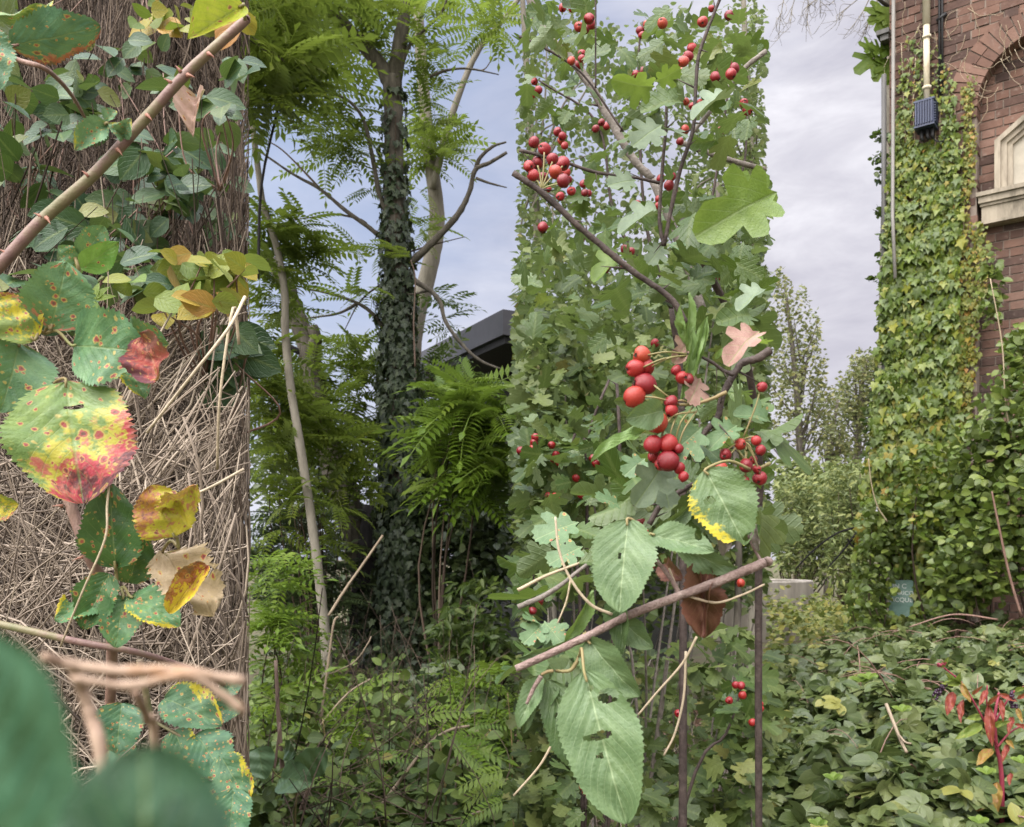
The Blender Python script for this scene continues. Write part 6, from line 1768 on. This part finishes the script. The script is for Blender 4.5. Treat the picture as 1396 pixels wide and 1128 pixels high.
for txt, zz_, sz_, off_ in (('IN C', 1.345, .058, -.012), ('SCARICO', 1.285, .050, 0), ('ACQUE', 1.225, .054, .004)):
    cu = bpy.data.curves.new('lettering', 'FONT')
    cu.body = txt
    cu.size = sz_
    cu.align_x = 'CENTER'
    cu.align_y = 'CENTER'
    cu.extrude = .001
    tmp = bpy.data.objects.new('lettering', cu)
    C.objects.link(tmp)
    bpy.context.view_layer.update()
    me = bpy.data.meshes.new_from_object(tmp.evaluated_get(bpy.context.evaluated_depsgraph_get()))
    bpy.data.objects.remove(tmp)
    me.materials.clear()
    me.materials.append(M_LETTER)
    ob = bpy.data.objects.new('lettering', me)
    C.objects.link(ob)
    ob.parent = sg
    ob.location = tuple(FW((sa + sb) / 2 + off_, zz_, .1615) - ROOT[sg.name])
    ob.rotation_euler = (math.radians(90), 0, ang)

# ---- climbing plants
M_CREEP = leaf_mat('creeper_leaf', [(0.0, (0.05, 0.10, 0.016)), (0.5, (0.085, 0.155, 0.024)), (0.88, (0.145, 0.215, 0.036)), (1.0, (0.22, 0.25, 0.04))], (0.2, 0.27, 0.02), 0.25, 0.42, 0.5, 0.2)
M_CREEPY = leaf_mat('creeper_leaf_turning', [(0.0, (0.085, 0.14, 0.025)), (0.6, (0.15, 0.19, 0.035)), (0.88, (0.23, 0.22, 0.045)), (1.0, (0.28, 0.16, 0.05))], (0.28, 0.25, 0.03), 0.25, 0.45, 0.4, 0.2)
cr = thing('ivy', 'bright green creeper covering the left half of the brick tower', 'ivy', FW(.3, 0, .1))
yy = np.array([40, 70, 110, 160, 220, 300, 400, 500, 600, 700, 780, 860.])
lf = np.array([1236, 1230, 1226, 1220, 1214, 1211, 1206, 1200, 1190, 1178, 1168, 1160.])
rt = np.array([1256, 1280, 1300, 1306, 1308, 1312, 1308, 1308, 1312, 1318, 1310, 1290.])
dn_ = np.array([.03, .14, .33, .55, .95, 1, 1, 1, 1, 1, .75, .7])
th_ = np.array([.03, .03, .04, .05, .08, .11, .13, .15, .18, .22, .30, .36])


def creeper(n, ylo, yhi, lfx=None, rtx=None, dens=None, thick=None, T=None, size=.062, mat=None, szmin=.6):
    y = RN.uniform(ylo, yhi, n)
    l_, r_ = np.interp(y, yy, lf) if lfx is None else np.interp(y, *lfx), np.interp(y, yy, rt) if rtx is None else np.interp(y, *rtx)
    x = l_ + (r_ - l_) * RN.random(n) + RN.normal(0, 2.0, n)
    s, z = wall_sz(x, y)
    dens_ = np.interp(y, yy, dn_) if dens is None else np.interp(y, *dens)
    streak = 0.5 + 0.5 * np.sin(x * 0.42 + 2 * np.sin(y * .02)) * np.sin(x * .19 + 1.3)
    okk = RN.random(n) < np.where(dens_ < .8, dens_ * (0.25 + 1.3 * streak), dens_)
    hole = (x > 1215) & (x < 1252) & (y > 783) & (y < 836)
    box = (x > 1249) & (x < 1283) & (y > 147) & (y < 194)
    okk &= ~hole & ~(box & (RN.random(n) < .96))
    s, z, y, x = s[okk], z[okk], y[okk], x[okk]
    n = len(s)
    t_ = np.interp(y, yy, th_) if thick is None else np.full(n, thick)
    lump = .75 + .35 * np.sin(x * .11 + y * .045) * np.cos(y * .07 - x * .06)
    h = .012 + t_ * RN.random(n) ** .6 * lump
    p = FW(s, z, h)
    N3 = np.array([WN[0], WN[1], 0])
    d = np.stack((RN.normal(0, .35, n), RN.normal(0, .35, n), -np.ones(n)), -1) + N3 * .35
    nr = N3 + np.array([0, 0, .75]) + RN.normal(0, .34, (n, 3))
    szz = size * RN.choice([.65, 1.0, 1.2], n) * (szmin + (1.25 - szmin) * RN.random(n)) * np.interp(y, [60, 200, 330, 900], [.55, .75, 1, 1.1])
    mb = MB()
    rv_ = RN.random(n)
    sel = RN.random(n) < .6
    inst(mb, IVY, p[sel], frames(d, nr)[sel], szz[sel], rv_[sel])
    inst(mb, IVY2, p[~sel], frames(d, nr)[~sel], szz[~sel] * .9, rv_[~sel])
    return mb


part('leaves', creeper(8400, 45, 870, size=.070), M_CREEP, cr)
part('turning_leaves', creeper(620, 540, 760, size=.075), M_CREEPY, cr)
sm = creeper(800, 55, 330, dens=([50, 100, 200, 330], [.12, .4, .7, .5]), size=.042)
part('young_leaves', sm, M_CREEPY, cr)
mb = MB()
for x0, x1, yt_ in [(1232, 1240, 60), (1246, 1250, 80), (1260, 1268, 110), (1285, 1290, 95), (1222, 1226, 150), (1300, 1304, 130), (1275, 1280, 140)]:
    pts = []
    for k, y_ in enumerate(np.linspace(840, yt_, 12)):
        s, z = wall_sz(x1 + (x0 - x1) * k / 11 + RR.uniform(-4, 4), y_)
        pts.append(FW(s, z, .012))
    limb(mb, pts, .009, .003, 5, 4)
# bare clinging runners on the bricks above
for k in range(34):
    x_, y_ = RR.uniform(1225, 1390), RR.uniform(0, 150)
    pts = []
    a_ = RR.uniform(.8, 2.4)
    for q in range(7):
        s, z = wall_sz(x_, y_)
        pts.append(FW(s, z, .008))
        a_ += RR.uniform(-.7, .7)
        x_ += 9 * math.cos(a_); y_ += 9 * math.sin(a_)
    limb(mb, pts, .0022, .0014, 4, 3)
part('stem', mb, M_PALE, cr)

vs = thing('ivy', 'narrow strand of small yellowish ivy leaves climbing beside the stone window', 'ivy', FW(.8, 0, .05))
mbs = MB()
for lx, wdt, n in ([([120, 200, 260, 330, 400, 470, 560], [1318, 1320, 1316, 1314, 1318, 1312, 1306]), 7, 520], [([305, 340, 400, 450, 520, 600], [1332, 1336, 1334, 1322, 1316, 1312]), 12, 620], [([105, 150, 190, 260], [1326, 1322, 1326, 1322]), 5, 160]):
    xl = (lx[0], [v - wdt for v in lx[1]])
    xr = (lx[0], [v + wdt for v in lx[1]])
    m2 = creeper(n, lx[0][0], lx[0][-1], xl, xr, ([0, 900], [1, 1]), .045, IVY, .045)
    for a in range(len(m2.v)):
        mbs.v.append(m2.v[a]); mbs.lc.append(m2.lc[a]); mbs.f.append(m2.f[a] + mbs.n); mbs.mi.append(m2.mi[a])
    mbs.n += m2.n
part('leaves', mbs, M_CREEPY, vs)
mb = MB()
limb(mb, [FW(*wall_sz(x, y), .01) for x, y in [(1310, 640), (1316, 520), (1322, 450), (1334, 400), (1336, 340), (1332, 305)]], .006, .003, 5)
limb(mb, [FW(*wall_sz(x, y), .01) for x, y in [(1306, 560), (1312, 470), (1318, 400), (1314, 330), (1316, 260), (1320, 200), (1318, 120)]], .005, .002, 5)
part('stem', mb, M_PALE, vs)

# sprigs out beyond the left edge of the tower
es = thing('shrub', 'thin sprigs with small leaves sticking out behind the left edge of the tower', 'shrub', (*(C0 + np.array([-.05, .35])), 0))
mb = MB()
sp4 = [(1200, 185, 8, 8), (1198, 215, 9, 8), (1202, 240, 8, 8), (1200, 290, 10, 8), (1206, 320, 6, 10), (1203, 350, 8, 10), (1196, 380, 12, 8), (1204, 410, 6, 20), (1203, 450, 6, 20), (1205, 480, 6, 20), (1198, 520, 8, 24), (1188, 570, 10, 24), (1184, 620, 10, 24)]
pos = ellipse_pts([(a, b, c, d, 8.25, .06, 1) for a, b, c, d in sp4], 330)
leaves(mb, OV, pos, .055, .3, None, .6, None, .1, .4)
part('foliage', mb, M_PING, es)
mb = MB()
for a, b, c, d in sp4:
    limb(mb, [P(1214, b + 16, 8.25), P((a + 1214) / 2, b + 4, 8.25), P(a - c, b - d * .5, 8.25)], .004, .002, 5, 4)
limb(mb, [(C0[0] - .05, C0[1] + .35, 0), P(1203, 700, 8.28), P(1214, 500, 8.28), P(1216, 180, 8.28)], .02, .006, 6, 5)
part('stem', mb, M_TWIG, es)

# fig sprays and bare twigs by the top corner
fg = thing('fig_branch', 'fig sprig with broad lobed leaves jutting out at the top left corner of the tower', 'branch', P(1214, 100, 8.1))
mb = MB()
limb(mb, [P(1225, -10, 8.3), P(1216, 40, 8.2), P(1208, 78, 8.1), P(1190, 80, 8.05)], .012, .005, 6)
limb(mb, [P(1216, 10, 8.3), P(1204, 4, 8.2), P(1186, -14, 8.1)], .02, .016, 7)
part('stem', mb, M_BARK, fg)
M_FIG = leaf_mat('fig_leaf', [(0.0, (0.06, 0.12, 0.018)), (1.0, (0.10, 0.17, 0.03))], (0.2, 0.28, 0.02), 0.4, 0.5, 0.4, 0.2)
mb = MB()
for b_, t_ in [((1198, 76), (1172, 92)), ((1192, 72), (1176, 56)), ((1204, 76), (1190, 58)), ((1205, 84), (1196, 104)), ((1210, 80), (1212, 108)), ((1208, 74), (1218, 60)), ((1206, 20), (1188, 12)), ((1206, 16), (1200, 38)), ((1208, 10), (1216, 36)), ((1204, 10), (1190, 26)), ((1214, 34), (1206, 52)), ((1214, 60), (1222, 84))]:
    b3, t3 = P(*b_, 8.1), P(*t_, 8.0)
    inst(mb, FIG, b3[None], frames((t3 - b3)[None], np.array([[.2, -1, .3]])), np.linalg.norm(t3 - b3) * 1.05, [RR.random()])
part('foliage', mb, M_FIG, fg)
bt4 = thing('tree', 'bare leafless twigs hanging into the sky left of the tower top', 'tree', (4.9, 11.6, 0))
mb = MB()
limb(mb, [(4.9, 11.6, -.05), (4.9, 11.6, 5), (4.8, 11.2, 8.2), (4.3, 10.4, 9.2)], .12, .06, 8)
part('trunk', mb, M_BARKP, bt4)
mb = MB()
for x0, y0, x1, y1 in [(1196, -30, 1160, 40), (1190, -20, 1140, 22), (1200, -20, 1172, 58), (1180, -30, 1130, 8), (1204, -10, 1180, 40), (1100, -40, 1075, 30), (1080, -50, 1062, 40), (1110, -40, 1118, 20), (1090, -40, 1100, 36), (1130, -40, 1100, 12)]:
    a_, b_ = P(x0, y0, 10), P(x1, y1, 10)
    m_ = (a_ + b_) / 2 + rdir(1)[0] * .05
    limb(mb, [a_, m_, b_], .008, .003, 4, 4)
    for _ in range(7):
        o_ = m_ + (b_ - m_) * RR.random()
        limb(mb, [o_, o_ + (b_ - a_) * .2 + rdir(1)[0] * .08, o_ + (b_ - a_) * .28 + rdir(1)[0] * .14], .0035, .0015, 4, 3)
for x0 in (1100, 1190):
    limb(mb, [np.array((4.3, 10.4, 9.2)), P((x0 + 1180) / 2, -150, 10.2), P(x0, -36, 10)], .03, .010, 5)
part('branch', mb, M_BARKP, bt4)

# ---- bushes against the right of the tower
M_VGREEN = leaf_mat('climber_leaf_green', [(0.0, (0.055, 0.105, 0.024)), (0.6, (0.105, 0.175, 0.042)), (1.0, (0.165, 0.24, 0.065))], (0.15, 0.22, 0.02), 0.25, 0.38, 0.5, 0.25)
sh4 = lambda *a, **k: shrub(*a, 1060, 1500, **k)
shrub('glossy green climber heaped against the right side of the tower below the window', [(1392, 480, 26, 36, 6.9, .2, 1.2), (1390, 560, 50, 60, 6.7, .3, 3), (1350, 620, 50, 60, 6.8, .2, 3), (1380, 700, 60, 60, 6.5, .3, 3), (1440, 600, 60, 120, 6.3, .3, 4), (1330, 690, 40, 50, 6.9, .2, 2.5), (1350, 760, 70, 50, 6.6, .3, 3), (1310, 800, 50, 40, 6.7, .2, 2), (1352, 400, 14, 50, 7.3, .1, .5)], 4200, .072, OV, M_VGREEN, (4.4, 6.9), 1270, 1560, 'climber', 'climbing_shrub', .6, .4)
shrub('pale green creeper heap spilling right from the foot of the ivy', [(1270, 640, 40, 40, 7.3, .15, 2), (1290, 720, 40, 40, 7.2, .15, 3), (1270, 690, 50, 30, 7.3, .15, 2), (1300, 780, 40, 30, 7.1, .15, 2), (1320, 660, 30, 30, 7.1, .15, 2)], 1100, .065, OV, M_CREEP, (3.8, 7.3), 1225, 1400, 'creeper', 'creeper', .6, .4)
shrub('dark green leafy tangle around the green sign', [(1190, 740, 20, 50, 7.7, .15, 3), (1196, 810, 24, 40, 7.6, .15, 3), (1205, 700, 26, 30, 7.75, .1, 2), (1180, 840, 24, 20, 7.5, .15, 2), (1240, 850, 30, 12, 7.5, .1, 1.2), (1225, 740, 26, 26, 7.7, .1, 2), (1285, 830, 30, 24, 7.2, .1, 1.5)], 620, .065, OV, M_VGREEN, (3.3, 7.9), 1150, 1330, 'shrub', 'shrub', .6, .3)
for pts, Y, r, mt, lab in [([(1392, 840), (1375, 780), (1358, 700), (1352, 670)], 6.2, .010, M_CANER, 'reddish bare cane rising through the climber at the right'), ([(1390, 640), (1372, 560), (1366, 470), (1350, 380)], 6.6, .006, M_PALE, 'pale thin stem arching over the climber under the stone window'), ([(1360, 845), (1310, 838), (1280, 842), (1240, 855)], 5.6, .007, M_CANER, 'reddish bramble runner arching across in front of the sign'), ([(1210, 712), (1196, 690), (1188, 660), (1184, 625)], 7.4, .006, M_PALE, 'pale vine stem looping at the left foot of the ivy')]:
    mb = MB()
    limb(mb, [P(x, y, Y) for x, y in pts], r, r * .6, 6)
    solo('bare_stem', mb, mt, lab, 'stem')  # single canes and vine stems, no whole young tree

# ---- brambles in front
M_BRF = leaf_mat('bramble_cover_leaf', [(0.0, (0.034, 0.065, 0.024)), (0.5, (0.075, 0.12, 0.046)), (0.9, (0.12, 0.165, 0.075)), (1.0, (0.18, 0.21, 0.06))], (0.12, 0.18, 0.03), 0.2, 0.38, 0.5, 0.3)


def mound(px, Y):
    base = np.interp(Y, [2.0, 2.6, 4.5, 7.2], [.55, .86, 1.0, 1.05])
    side = np.interp(px, [1040, 1070, 1140, 1200, 1500], [-.22, -.14, -.06, 0, .06]) * np.interp(Y, [2.5, 6], [.4, 1.5])
    return base + side + .07 * np.sin(px * .045 + Y * 2.3) * np.cos(Y * 3.1 - px * .02) + .04 * np.sin(px * .11 + Y * 5)


mb = MB()
n = 9500
px = RN.uniform(1052, 1530, n)
Y = 2.1 + 5.3 * RN.random(n) ** 1.25
z = mound(px, Y) - .40 * RN.random(n) ** 1.5
pos = np.stack(((px - CX) / FPX * Y, Y, z), -1)
d = RN.standard_normal((n, 3)); d[:, 2] = -.15 + .25 * RN.standard_normal(n)
nr = np.array([0, -.35, 1.]) + .60 * RN.standard_normal((n, 3))
kq = RN.random(n) < .5
rn_ = np.where(RN.random(n) < .03, 1.0, RN.random(n) * .93)
szs = (.070 + .05 * RN.random(n)) * np.interp(Y, [2, 7], [1.05, .9])
inst(mb, TRI, pos[kq], frames(d[kq], nr[kq]), szs[kq], rn_[kq])
inst(mb, QUIN, pos[~kq], frames(d[~kq], nr[~kq]), szs[~kq], rn_[~kq])
solo('bramble_cover', mb, M_BRF, 'waist high mass of green bramble leaves filling the ground before the tower', 'brambles', kind='stuff')
mb = MB()
n = 420
px, Y = RN.uniform(1070, 1480, n), RN.uniform(2.2, 7, n)
z = mound(px, Y) - RN.uniform(.0, .3, n)
p0 = np.stack(((px - CX) / FPX * Y, Y, z), -1)
a = RN.uniform(0, 6.28, n)
d = np.stack((np.cos(a), np.sin(a) * .5, RN.normal(.1, .3, n)), -1)
L = RN.uniform(.2, .7, n)
t = np.linspace(0, 1, 7)
path = p0[:, None] + d[:, None] * (t[None] * L[:, None])[..., None] + np.array([0, 0, -1]) * ((t[None] - .3) ** 2 * .6 * L[:, None])[..., None]
q = path[..., 0] / path[..., 1] * FPX + CX
ok = q.min(1) > 1062
tubes(mb, path[ok], (RN.uniform(.002, .004, n)[:, None] * np.linspace(1, .5, 7)[None])[ok], 5)
solo('bramble_canes', mb, M_CANER, 'thin reddish brown bramble canes threading through the green bramble mass', 'canes', kind='stuff')
mb = MB()
limb(mb, [P(1208, 960, 3.0), P(1218, 985, 2.95), P(1228, 1010, 2.9), P(1236, 1026, 2.85)], .006, .005, 7)
limb(mb, [P(1226, 1003, 2.9), P(1234, 1012, 2.87), P(1242, 1014, 2.85)], .004, .003, 6)
solo('bare_stem', mb, M_STEMP, 'forked bleached dead stem in the middle of the bramble mass', 'stem')
mb = MB()
for x_, y_, Y_ in [(1136, 1063, 2.55), (1172, 930, 3.4), (1184, 926, 3.4), (1115, 1125, 2.3), (1335, 1122, 2.3), (1345, 1055, 2.5), (1230, 970, 3.0), (1392, 1040, 2.5)]:
    c = P(x_, y_, Y_)[None].repeat(5, 0)
    a = np.arange(5) * 1.26
    inst(mb, OV, c, frames(np.stack((np.cos(a), np.sin(a) * .5, .5 + 0 * a), -1), np.array([[0, -.6, 1.]]).repeat(5, 0)), .032 * Y_ / 2.6, RN.random(5))
solo('bramble_shoots', mb, M_FRESH, 'fresh yellow green shoot tips scattered over the bramble mass', 'shoots', kind='stuff')

# ---- the red leaved pokeweed
pk = thing('pokeweed', 'tall weed with crimson drooping leaves and a red stem at the lower right', 'weed', (P(1362, 1128, 2.7)[0], 2.7, 0))
def Z4(x, y): return (1056 + x / 3.76, 828 + y / 3.76)
M_PKS = noise_mat('crimson_stem', [(0.3, (0.20, 0.025, 0.045)), (0.7, (0.32, 0.055, 0.085))], 30.0, 0.45, (1, 1, .3), 0.1)
mb = MB()
limb(mb, [(P(1362, 1128, 2.7)[0], 2.7, 0), P(*Z4(1165, 1110), 2.7), P(*Z4(1160, 830), 2.7), P(*Z4(1135, 700), 2.7), P(*Z4(1130, 560), 2.7), P(*Z4(1150, 440), 2.72)], .0085, .004, 8)
for pts in ([(1135, 700), (1040, 520), (960, 390), (880, 320), (850, 290)], [(1130, 590), (1180, 500), (1230, 430), (1300, 400)], [(1132, 600), (1090, 500), (1090, 400)], [(1140, 720), (1210, 640), (1290, 600)]):
    limb(mb, [P(*Z4(x, y), 2.69) for x, y in pts], .0035, .002, 6)
part('stem', mb, M_PKS, pk)
H_PR = hero_mat('weed_leaf_crimson', (0.22, 0.035, 0.035), (0.33, 0.075, 0.05), 0, -.25, 9, 9, .1, seed=61.0, nv=7, veincol=(0.5, .2, .18), tf=.35)
H_PO = hero_mat('weed_leaf_orange_olive', (0.30, 0.24, 0.05), (0.36, 0.18, 0.06), 0, 0, 9, .60, .2, seed=62.0, nv=7, veincol=(0.40, .30, .12), tf=.35)
H_PG = hero_mat('weed_leaf_green', (0.16, 0.24, 0.05), (0.22, 0.28, 0.06), 0, .2, .75, 9, .1, seed=63.0, nv=7, tf=.35, yel=(.36, .30, .05))
for mt, b_, t_, w_ in [(H_PR, (915, 430), (885, 550), .34), (H_PR, (965, 470), (950, 590), .26), (H_PR, (1098, 500), (1112, 710), .24), (H_PG, (1070, 598), (932, 672), .26), (H_PG, (1100, 604), (1210, 586), .30), (H_PO, (1120, 725), (1038, 802), .36), (H_PO, (1140, 895), (1142, 1045), .36), (H_PO, (1118, 940), (1022, 1050), .36), (H_PR, (1150, 445), (1245, 482), .30), (H_PR, (1160, 470), (1172, 582), .22),
                     (H_PR, (1222, 560), (1196, 645), .26), (H_PR, (1230, 598), (1320, 632), .30), (H_PO, (1240, 510), (1268, 590), .26), (H_PO, (955, 385), (1003, 488), .30), (H_PG, (960, 385), (862, 392), .22), (H_PG, (960, 400), (880, 345), .24), (H_PG, (850, 310), (890, 265), .3), (H_PG, (940, 390), (950, 340), .3), (H_PR, (1010, 450), (1065, 405), .2), (H_PR, (1090, 500), (1150, 450), .26), (H_PR, (1200, 700), (1165, 790), .24),
                     (H_PO, (1190, 680), (1225, 720), .36), (H_PG, (1060, 560), (985, 570), .26), (H_PR, (1090, 420), (1050, 500), .24), (H_PR, (1215, 850), (1200, 905), .3), (H_PG, (1230, 430), (1290, 410), .3), (H_PR, (1240, 470), (1320, 440), .26)]:
    hero_leaf(pk, mt, Z4(*b_), Z4(*t_), 2.68, 2.64, w_, (.85, .8), RR.uniform(-.5, .5), .3, .15, .01, 8, .03, N=30, M=8)
M_PKB = noise_mat('dark_purple_fruit', [(0.3, (0.012, 0.006, 0.014)), (0.7, (0.05, 0.015, 0.045))], 60.0, 0.3, (1, 1, 1), 0.0, 4, .5)
for (x0, y0), (x1, y1) in [((870, 395), (820, 460)), ((1205, 440), (1230, 520))]:
    mb = MB()
    for k in range(26):
        f_ = RR.random()
        c = P(*Z4(x0 + (x1 - x0) * f_, y0 + (y1 - y0) * f_), 2.66) + rdir(1)[0] * .008
        bb = MB()
        mb.add(vv.reshape(-1, 3) * .0042 + c, [fq])
    part('fruit_cluster', mb, M_PKB, pk)
mb = MB()
for k in range(20):
    f_ = RR.random()
    c = P(*Z4(835 + 40 * f_, 300 - 12 * f_), 2.66) + rdir(1)[0] * .005
    mb.add(vv.reshape(-1, 3) * .003 + c, [fq])
part('flower_head', mb, M_PKS, pk)

# ---- concrete well ring and the field behind
M_CONC = noise_mat('weathered_concrete', [(0.3, (0.17, 0.15, 0.125)), (0.5, (0.26, 0.235, 0.20)), (0.7, (0.36, 0.33, 0.285))], 3.0, 0.9, (1, 1, .25), 0.3)
mb = MB()
wc, nn = np.array([gx_(1016, 18), 18.0]), 96
a = np.arange(nn) / nn * 2 * np.pi
prof = [(1.2, 0.0), (1.31, 0.0), (1.31, 1.12), (1.295, 1.14), (1.195, 1.14), (1.18, 1.12), (1.18, 0.0)]
v = np.array([[(wc[0] + r * math.cos(t_), wc[1] + r * math.sin(t_), z_) for t_ in a] for r, z_ in prof])
ix = np.arange(len(prof) * nn).reshape(len(prof), nn)
mb.add(v.reshape(-1, 3), [np.stack((ix[:-1], np.roll(ix, -1, 1)[:-1], np.roll(ix, -1, 1)[1:], ix[1:]), -1).reshape(-1, 4)])
solo('well_ring', mb, M_CONC, 'round weathered concrete well ring standing in the grass at the left', 'well', smooth=False)
mb = MB()
n = 9000
px, Y = RN.uniform(1048, 1230, n), RN.uniform(7.5, 26, n)
pos = np.stack(((px - CX) / FPX * Y, Y, np.abs(RN.normal(0, .16, n)) + .26 * ((Y > 12) & (Y < 17)) + .25 * (.5 + .5 * np.sin(px * .1 + Y)) * np.interp(Y, [7, 14, 17.4, 20], [1.6, 1.5, 1.6, .4])), -1)
inw = np.hypot(pos[:, 0] - wc[0], pos[:, 1] - wc[1]) < 1.4
pos = pos[~inw]
M_FIELD = leaf_mat('field_herb_leaf', [(0.0, (0.08, 0.13, 0.03)), (0.5, (0.15, 0.20, 0.05)), (1.0, (0.26, 0.27, 0.08))], (0.2, 0.26, 0.03), 0.25, 0.5, 0.4, 0.2)
leaves(mb, OVS, pos, .11, .8, None, .5, None, -.2, .3)
solo('meadow', mb, M_FIELD, 'sunny yellow green weeds and grass beyond the brambles around the concrete well ring', 'meadow', kind='stuff')

M_POP = leaf_mat('grey_green_far_leaf', [(0.0, (0.07, 0.10, 0.04)), (0.5, (0.125, 0.16, 0.07)), (1.0, (0.21, 0.23, 0.12))], (0.16, 0.20, 0.06), 0.3, 0.5, 0.4, 0.1)
M_WIL = leaf_mat('willow_scrub_leaf', [(0.0, (0.06, 0.10, 0.035)), (0.5, (0.11, 0.16, 0.06)), (1.0, (0.18, 0.23, 0.09))], (0.15, 0.2, 0.05), 0.25, 0.5, 0.4, 0.1)
for lab, spec, n, sz, Y, tpx, mat in [
        ('tall grey green tree with a ragged open crown at the left of the far scrub', [(1045, 450, 20, 60, 34, 1, 2), (1048, 560, 30, 60, 34, 1, 2), (1112, 450, 8, 26, 34, 1, .5), (1124, 560, 14, 40, 34, 1, 1.2), (1070, 420, 14, 40, 34, 1, 1.5), (1092, 440, 12, 50, 34, 1, 1.6), (1075, 490, 26, 40, 34, 1.5, 3), (1106, 470, 12, 30, 34, 1, 1), (1090, 540, 38, 40, 34, 1.5, 4), (1100, 590, 40, 40, 34, 1.5, 3), (1114, 520, 10, 30, 34, 1, .8), (1062, 380, 6, 20, 34, .5, .5), (1116, 580, 16, 40, 34, 1, 1), (1120, 500, 6, 24, 34, 1, .4)], 3300, .17, 34, [(1092, 660), (1088, 560), (1080, 470), (1070, 390)], M_POP),
        ('rounder grey green tree between the poplar and the tower', [(1178, 500, 20, 22, 38, 1, 2), (1170, 540, 30, 36, 38, 1.5, 3.5), (1190, 560, 24, 40, 38, 1.5, 2.5), (1160, 590, 26, 34, 38, 1.5, 2), (1196, 500, 8, 14, 38, 1, .7), (1150, 545, 10, 24, 38, 1, .6)], 2700, .19, 38, [(1168, 660), (1170, 590), (1176, 520), (1182, 490)], M_POP),
        ('thin tree with sparse leaves in the gap beside the poplar', [(1140, 560, 16, 24, 36, 1, 1), (1135, 600, 18, 26, 36, 1, 2), (1150, 620, 18, 20, 36, 1, 1.5)], 900, .17, 36, [(1130, 670), (1134, 600), (1142, 545)], M_POP)]:
    root = (gx_(tpx[0][0], Y), Y, 0)
    t = thing('tree', lab, 'tree', root)
    pos = ellipse_pts(spec, n)
    pos = pos[keep(pos, 1030, 1300)]
    mb = MB()
    leaves(mb, OVS, pos, sz, .3, None, .8, None, .1, .3)
    part('crown', mb, mat, t)
    mb = MB()
    limb(mb, [root] + [P(x, y, Y) for x, y in tpx], .22, .05, 8, 5, bumpy=.02)
    part('trunk', mb, M_BARK, t)
    mb = MB()
    pk_ = pos[RN.choice(len(pos), 26, False)]
    for q in pk_:
        f_ = np.clip((q[2] - 3) / 9, .1, .9)
        o_ = np.array([root[0], Y, max(q[2] - 1.6, 2.0)])
        limb(mb, [o_, (o_ + q) / 2 + (0, 0, -.15), q], .05, .015, 5, 4)
    part('branch', mb, M_BARK, t)
for lab, spec, n, Y in [('grey green willow scrub bank behind the well ring', [(1080, 700, 40, 50, 24, 1, 3), (1130, 700, 40, 50, 24.5, 1, 3), (1100, 750, 50, 40, 23.5, 1, 3)], 5200, 24),
                        ('yellow green bush between the willow scrub and the tower', [(1150, 690, 34, 60, 22, .8, 3), (1160, 760, 34, 50, 21.5, .8, 3), (1170, 720, 24, 50, 21.8, .6, 2)], 3800, 22),
                        ('taller scrub under the trees far behind the willow bank', [(1080, 650, 40, 30, 29, 1, 2), (1130, 660, 40, 30, 29, 1, 2), (1170, 660, 30, 30, 29, 1, 2), (1110, 700, 70, 50, 28.5, 1, 3)], 4200, 29)]:
    shrub(lab, spec, n, .17 if Y < 26 else .2, LANCE if Y < 26 else OVS, M_WIL, (gx_(spec[0][0], Y), Y), 1058, 1230, 'scrub', 'scrub', .5, .3, M_TWIG, 14, .03)
mb = MB()
for pts in ([(1170, 718), (1140, 728), (1112, 748), (1085, 775)], [(1168, 726), (1150, 750), (1128, 775)], [(1155, 735), (1162, 745), (1172, 748)]):
    limb(mb, [P(x, y, 9) for x, y in pts], .012, .007, 6)
solo('bare_branch', mb, M_BARKD, 'dark leafless branch reaching left from the foot of the tower over the field', 'branch')

# ---- repeats share a group
GROUPS = {'bramble_plant': 'bramble plants on the bank', 'bare_stem': 'bare stems standing in the plants', 'seedling': 'feathered seedlings at the foot of the thicket',
          'sapling': 'leafy saplings of the thicket', 'dry_straw': 'single dry straws', 'hawthorn_shrub': 'hawthorn shrubs', 'scrub': 'scrub bushes behind the well',
          'withered_leaf': 'withered leaves'}
for o in list(C.objects):
    if o.parent is None and 'label' in o and 'group' not in o:
        k = o.name.split('.')[0]
        if k in GROUPS:
            o['group'] = GROUPS[k]
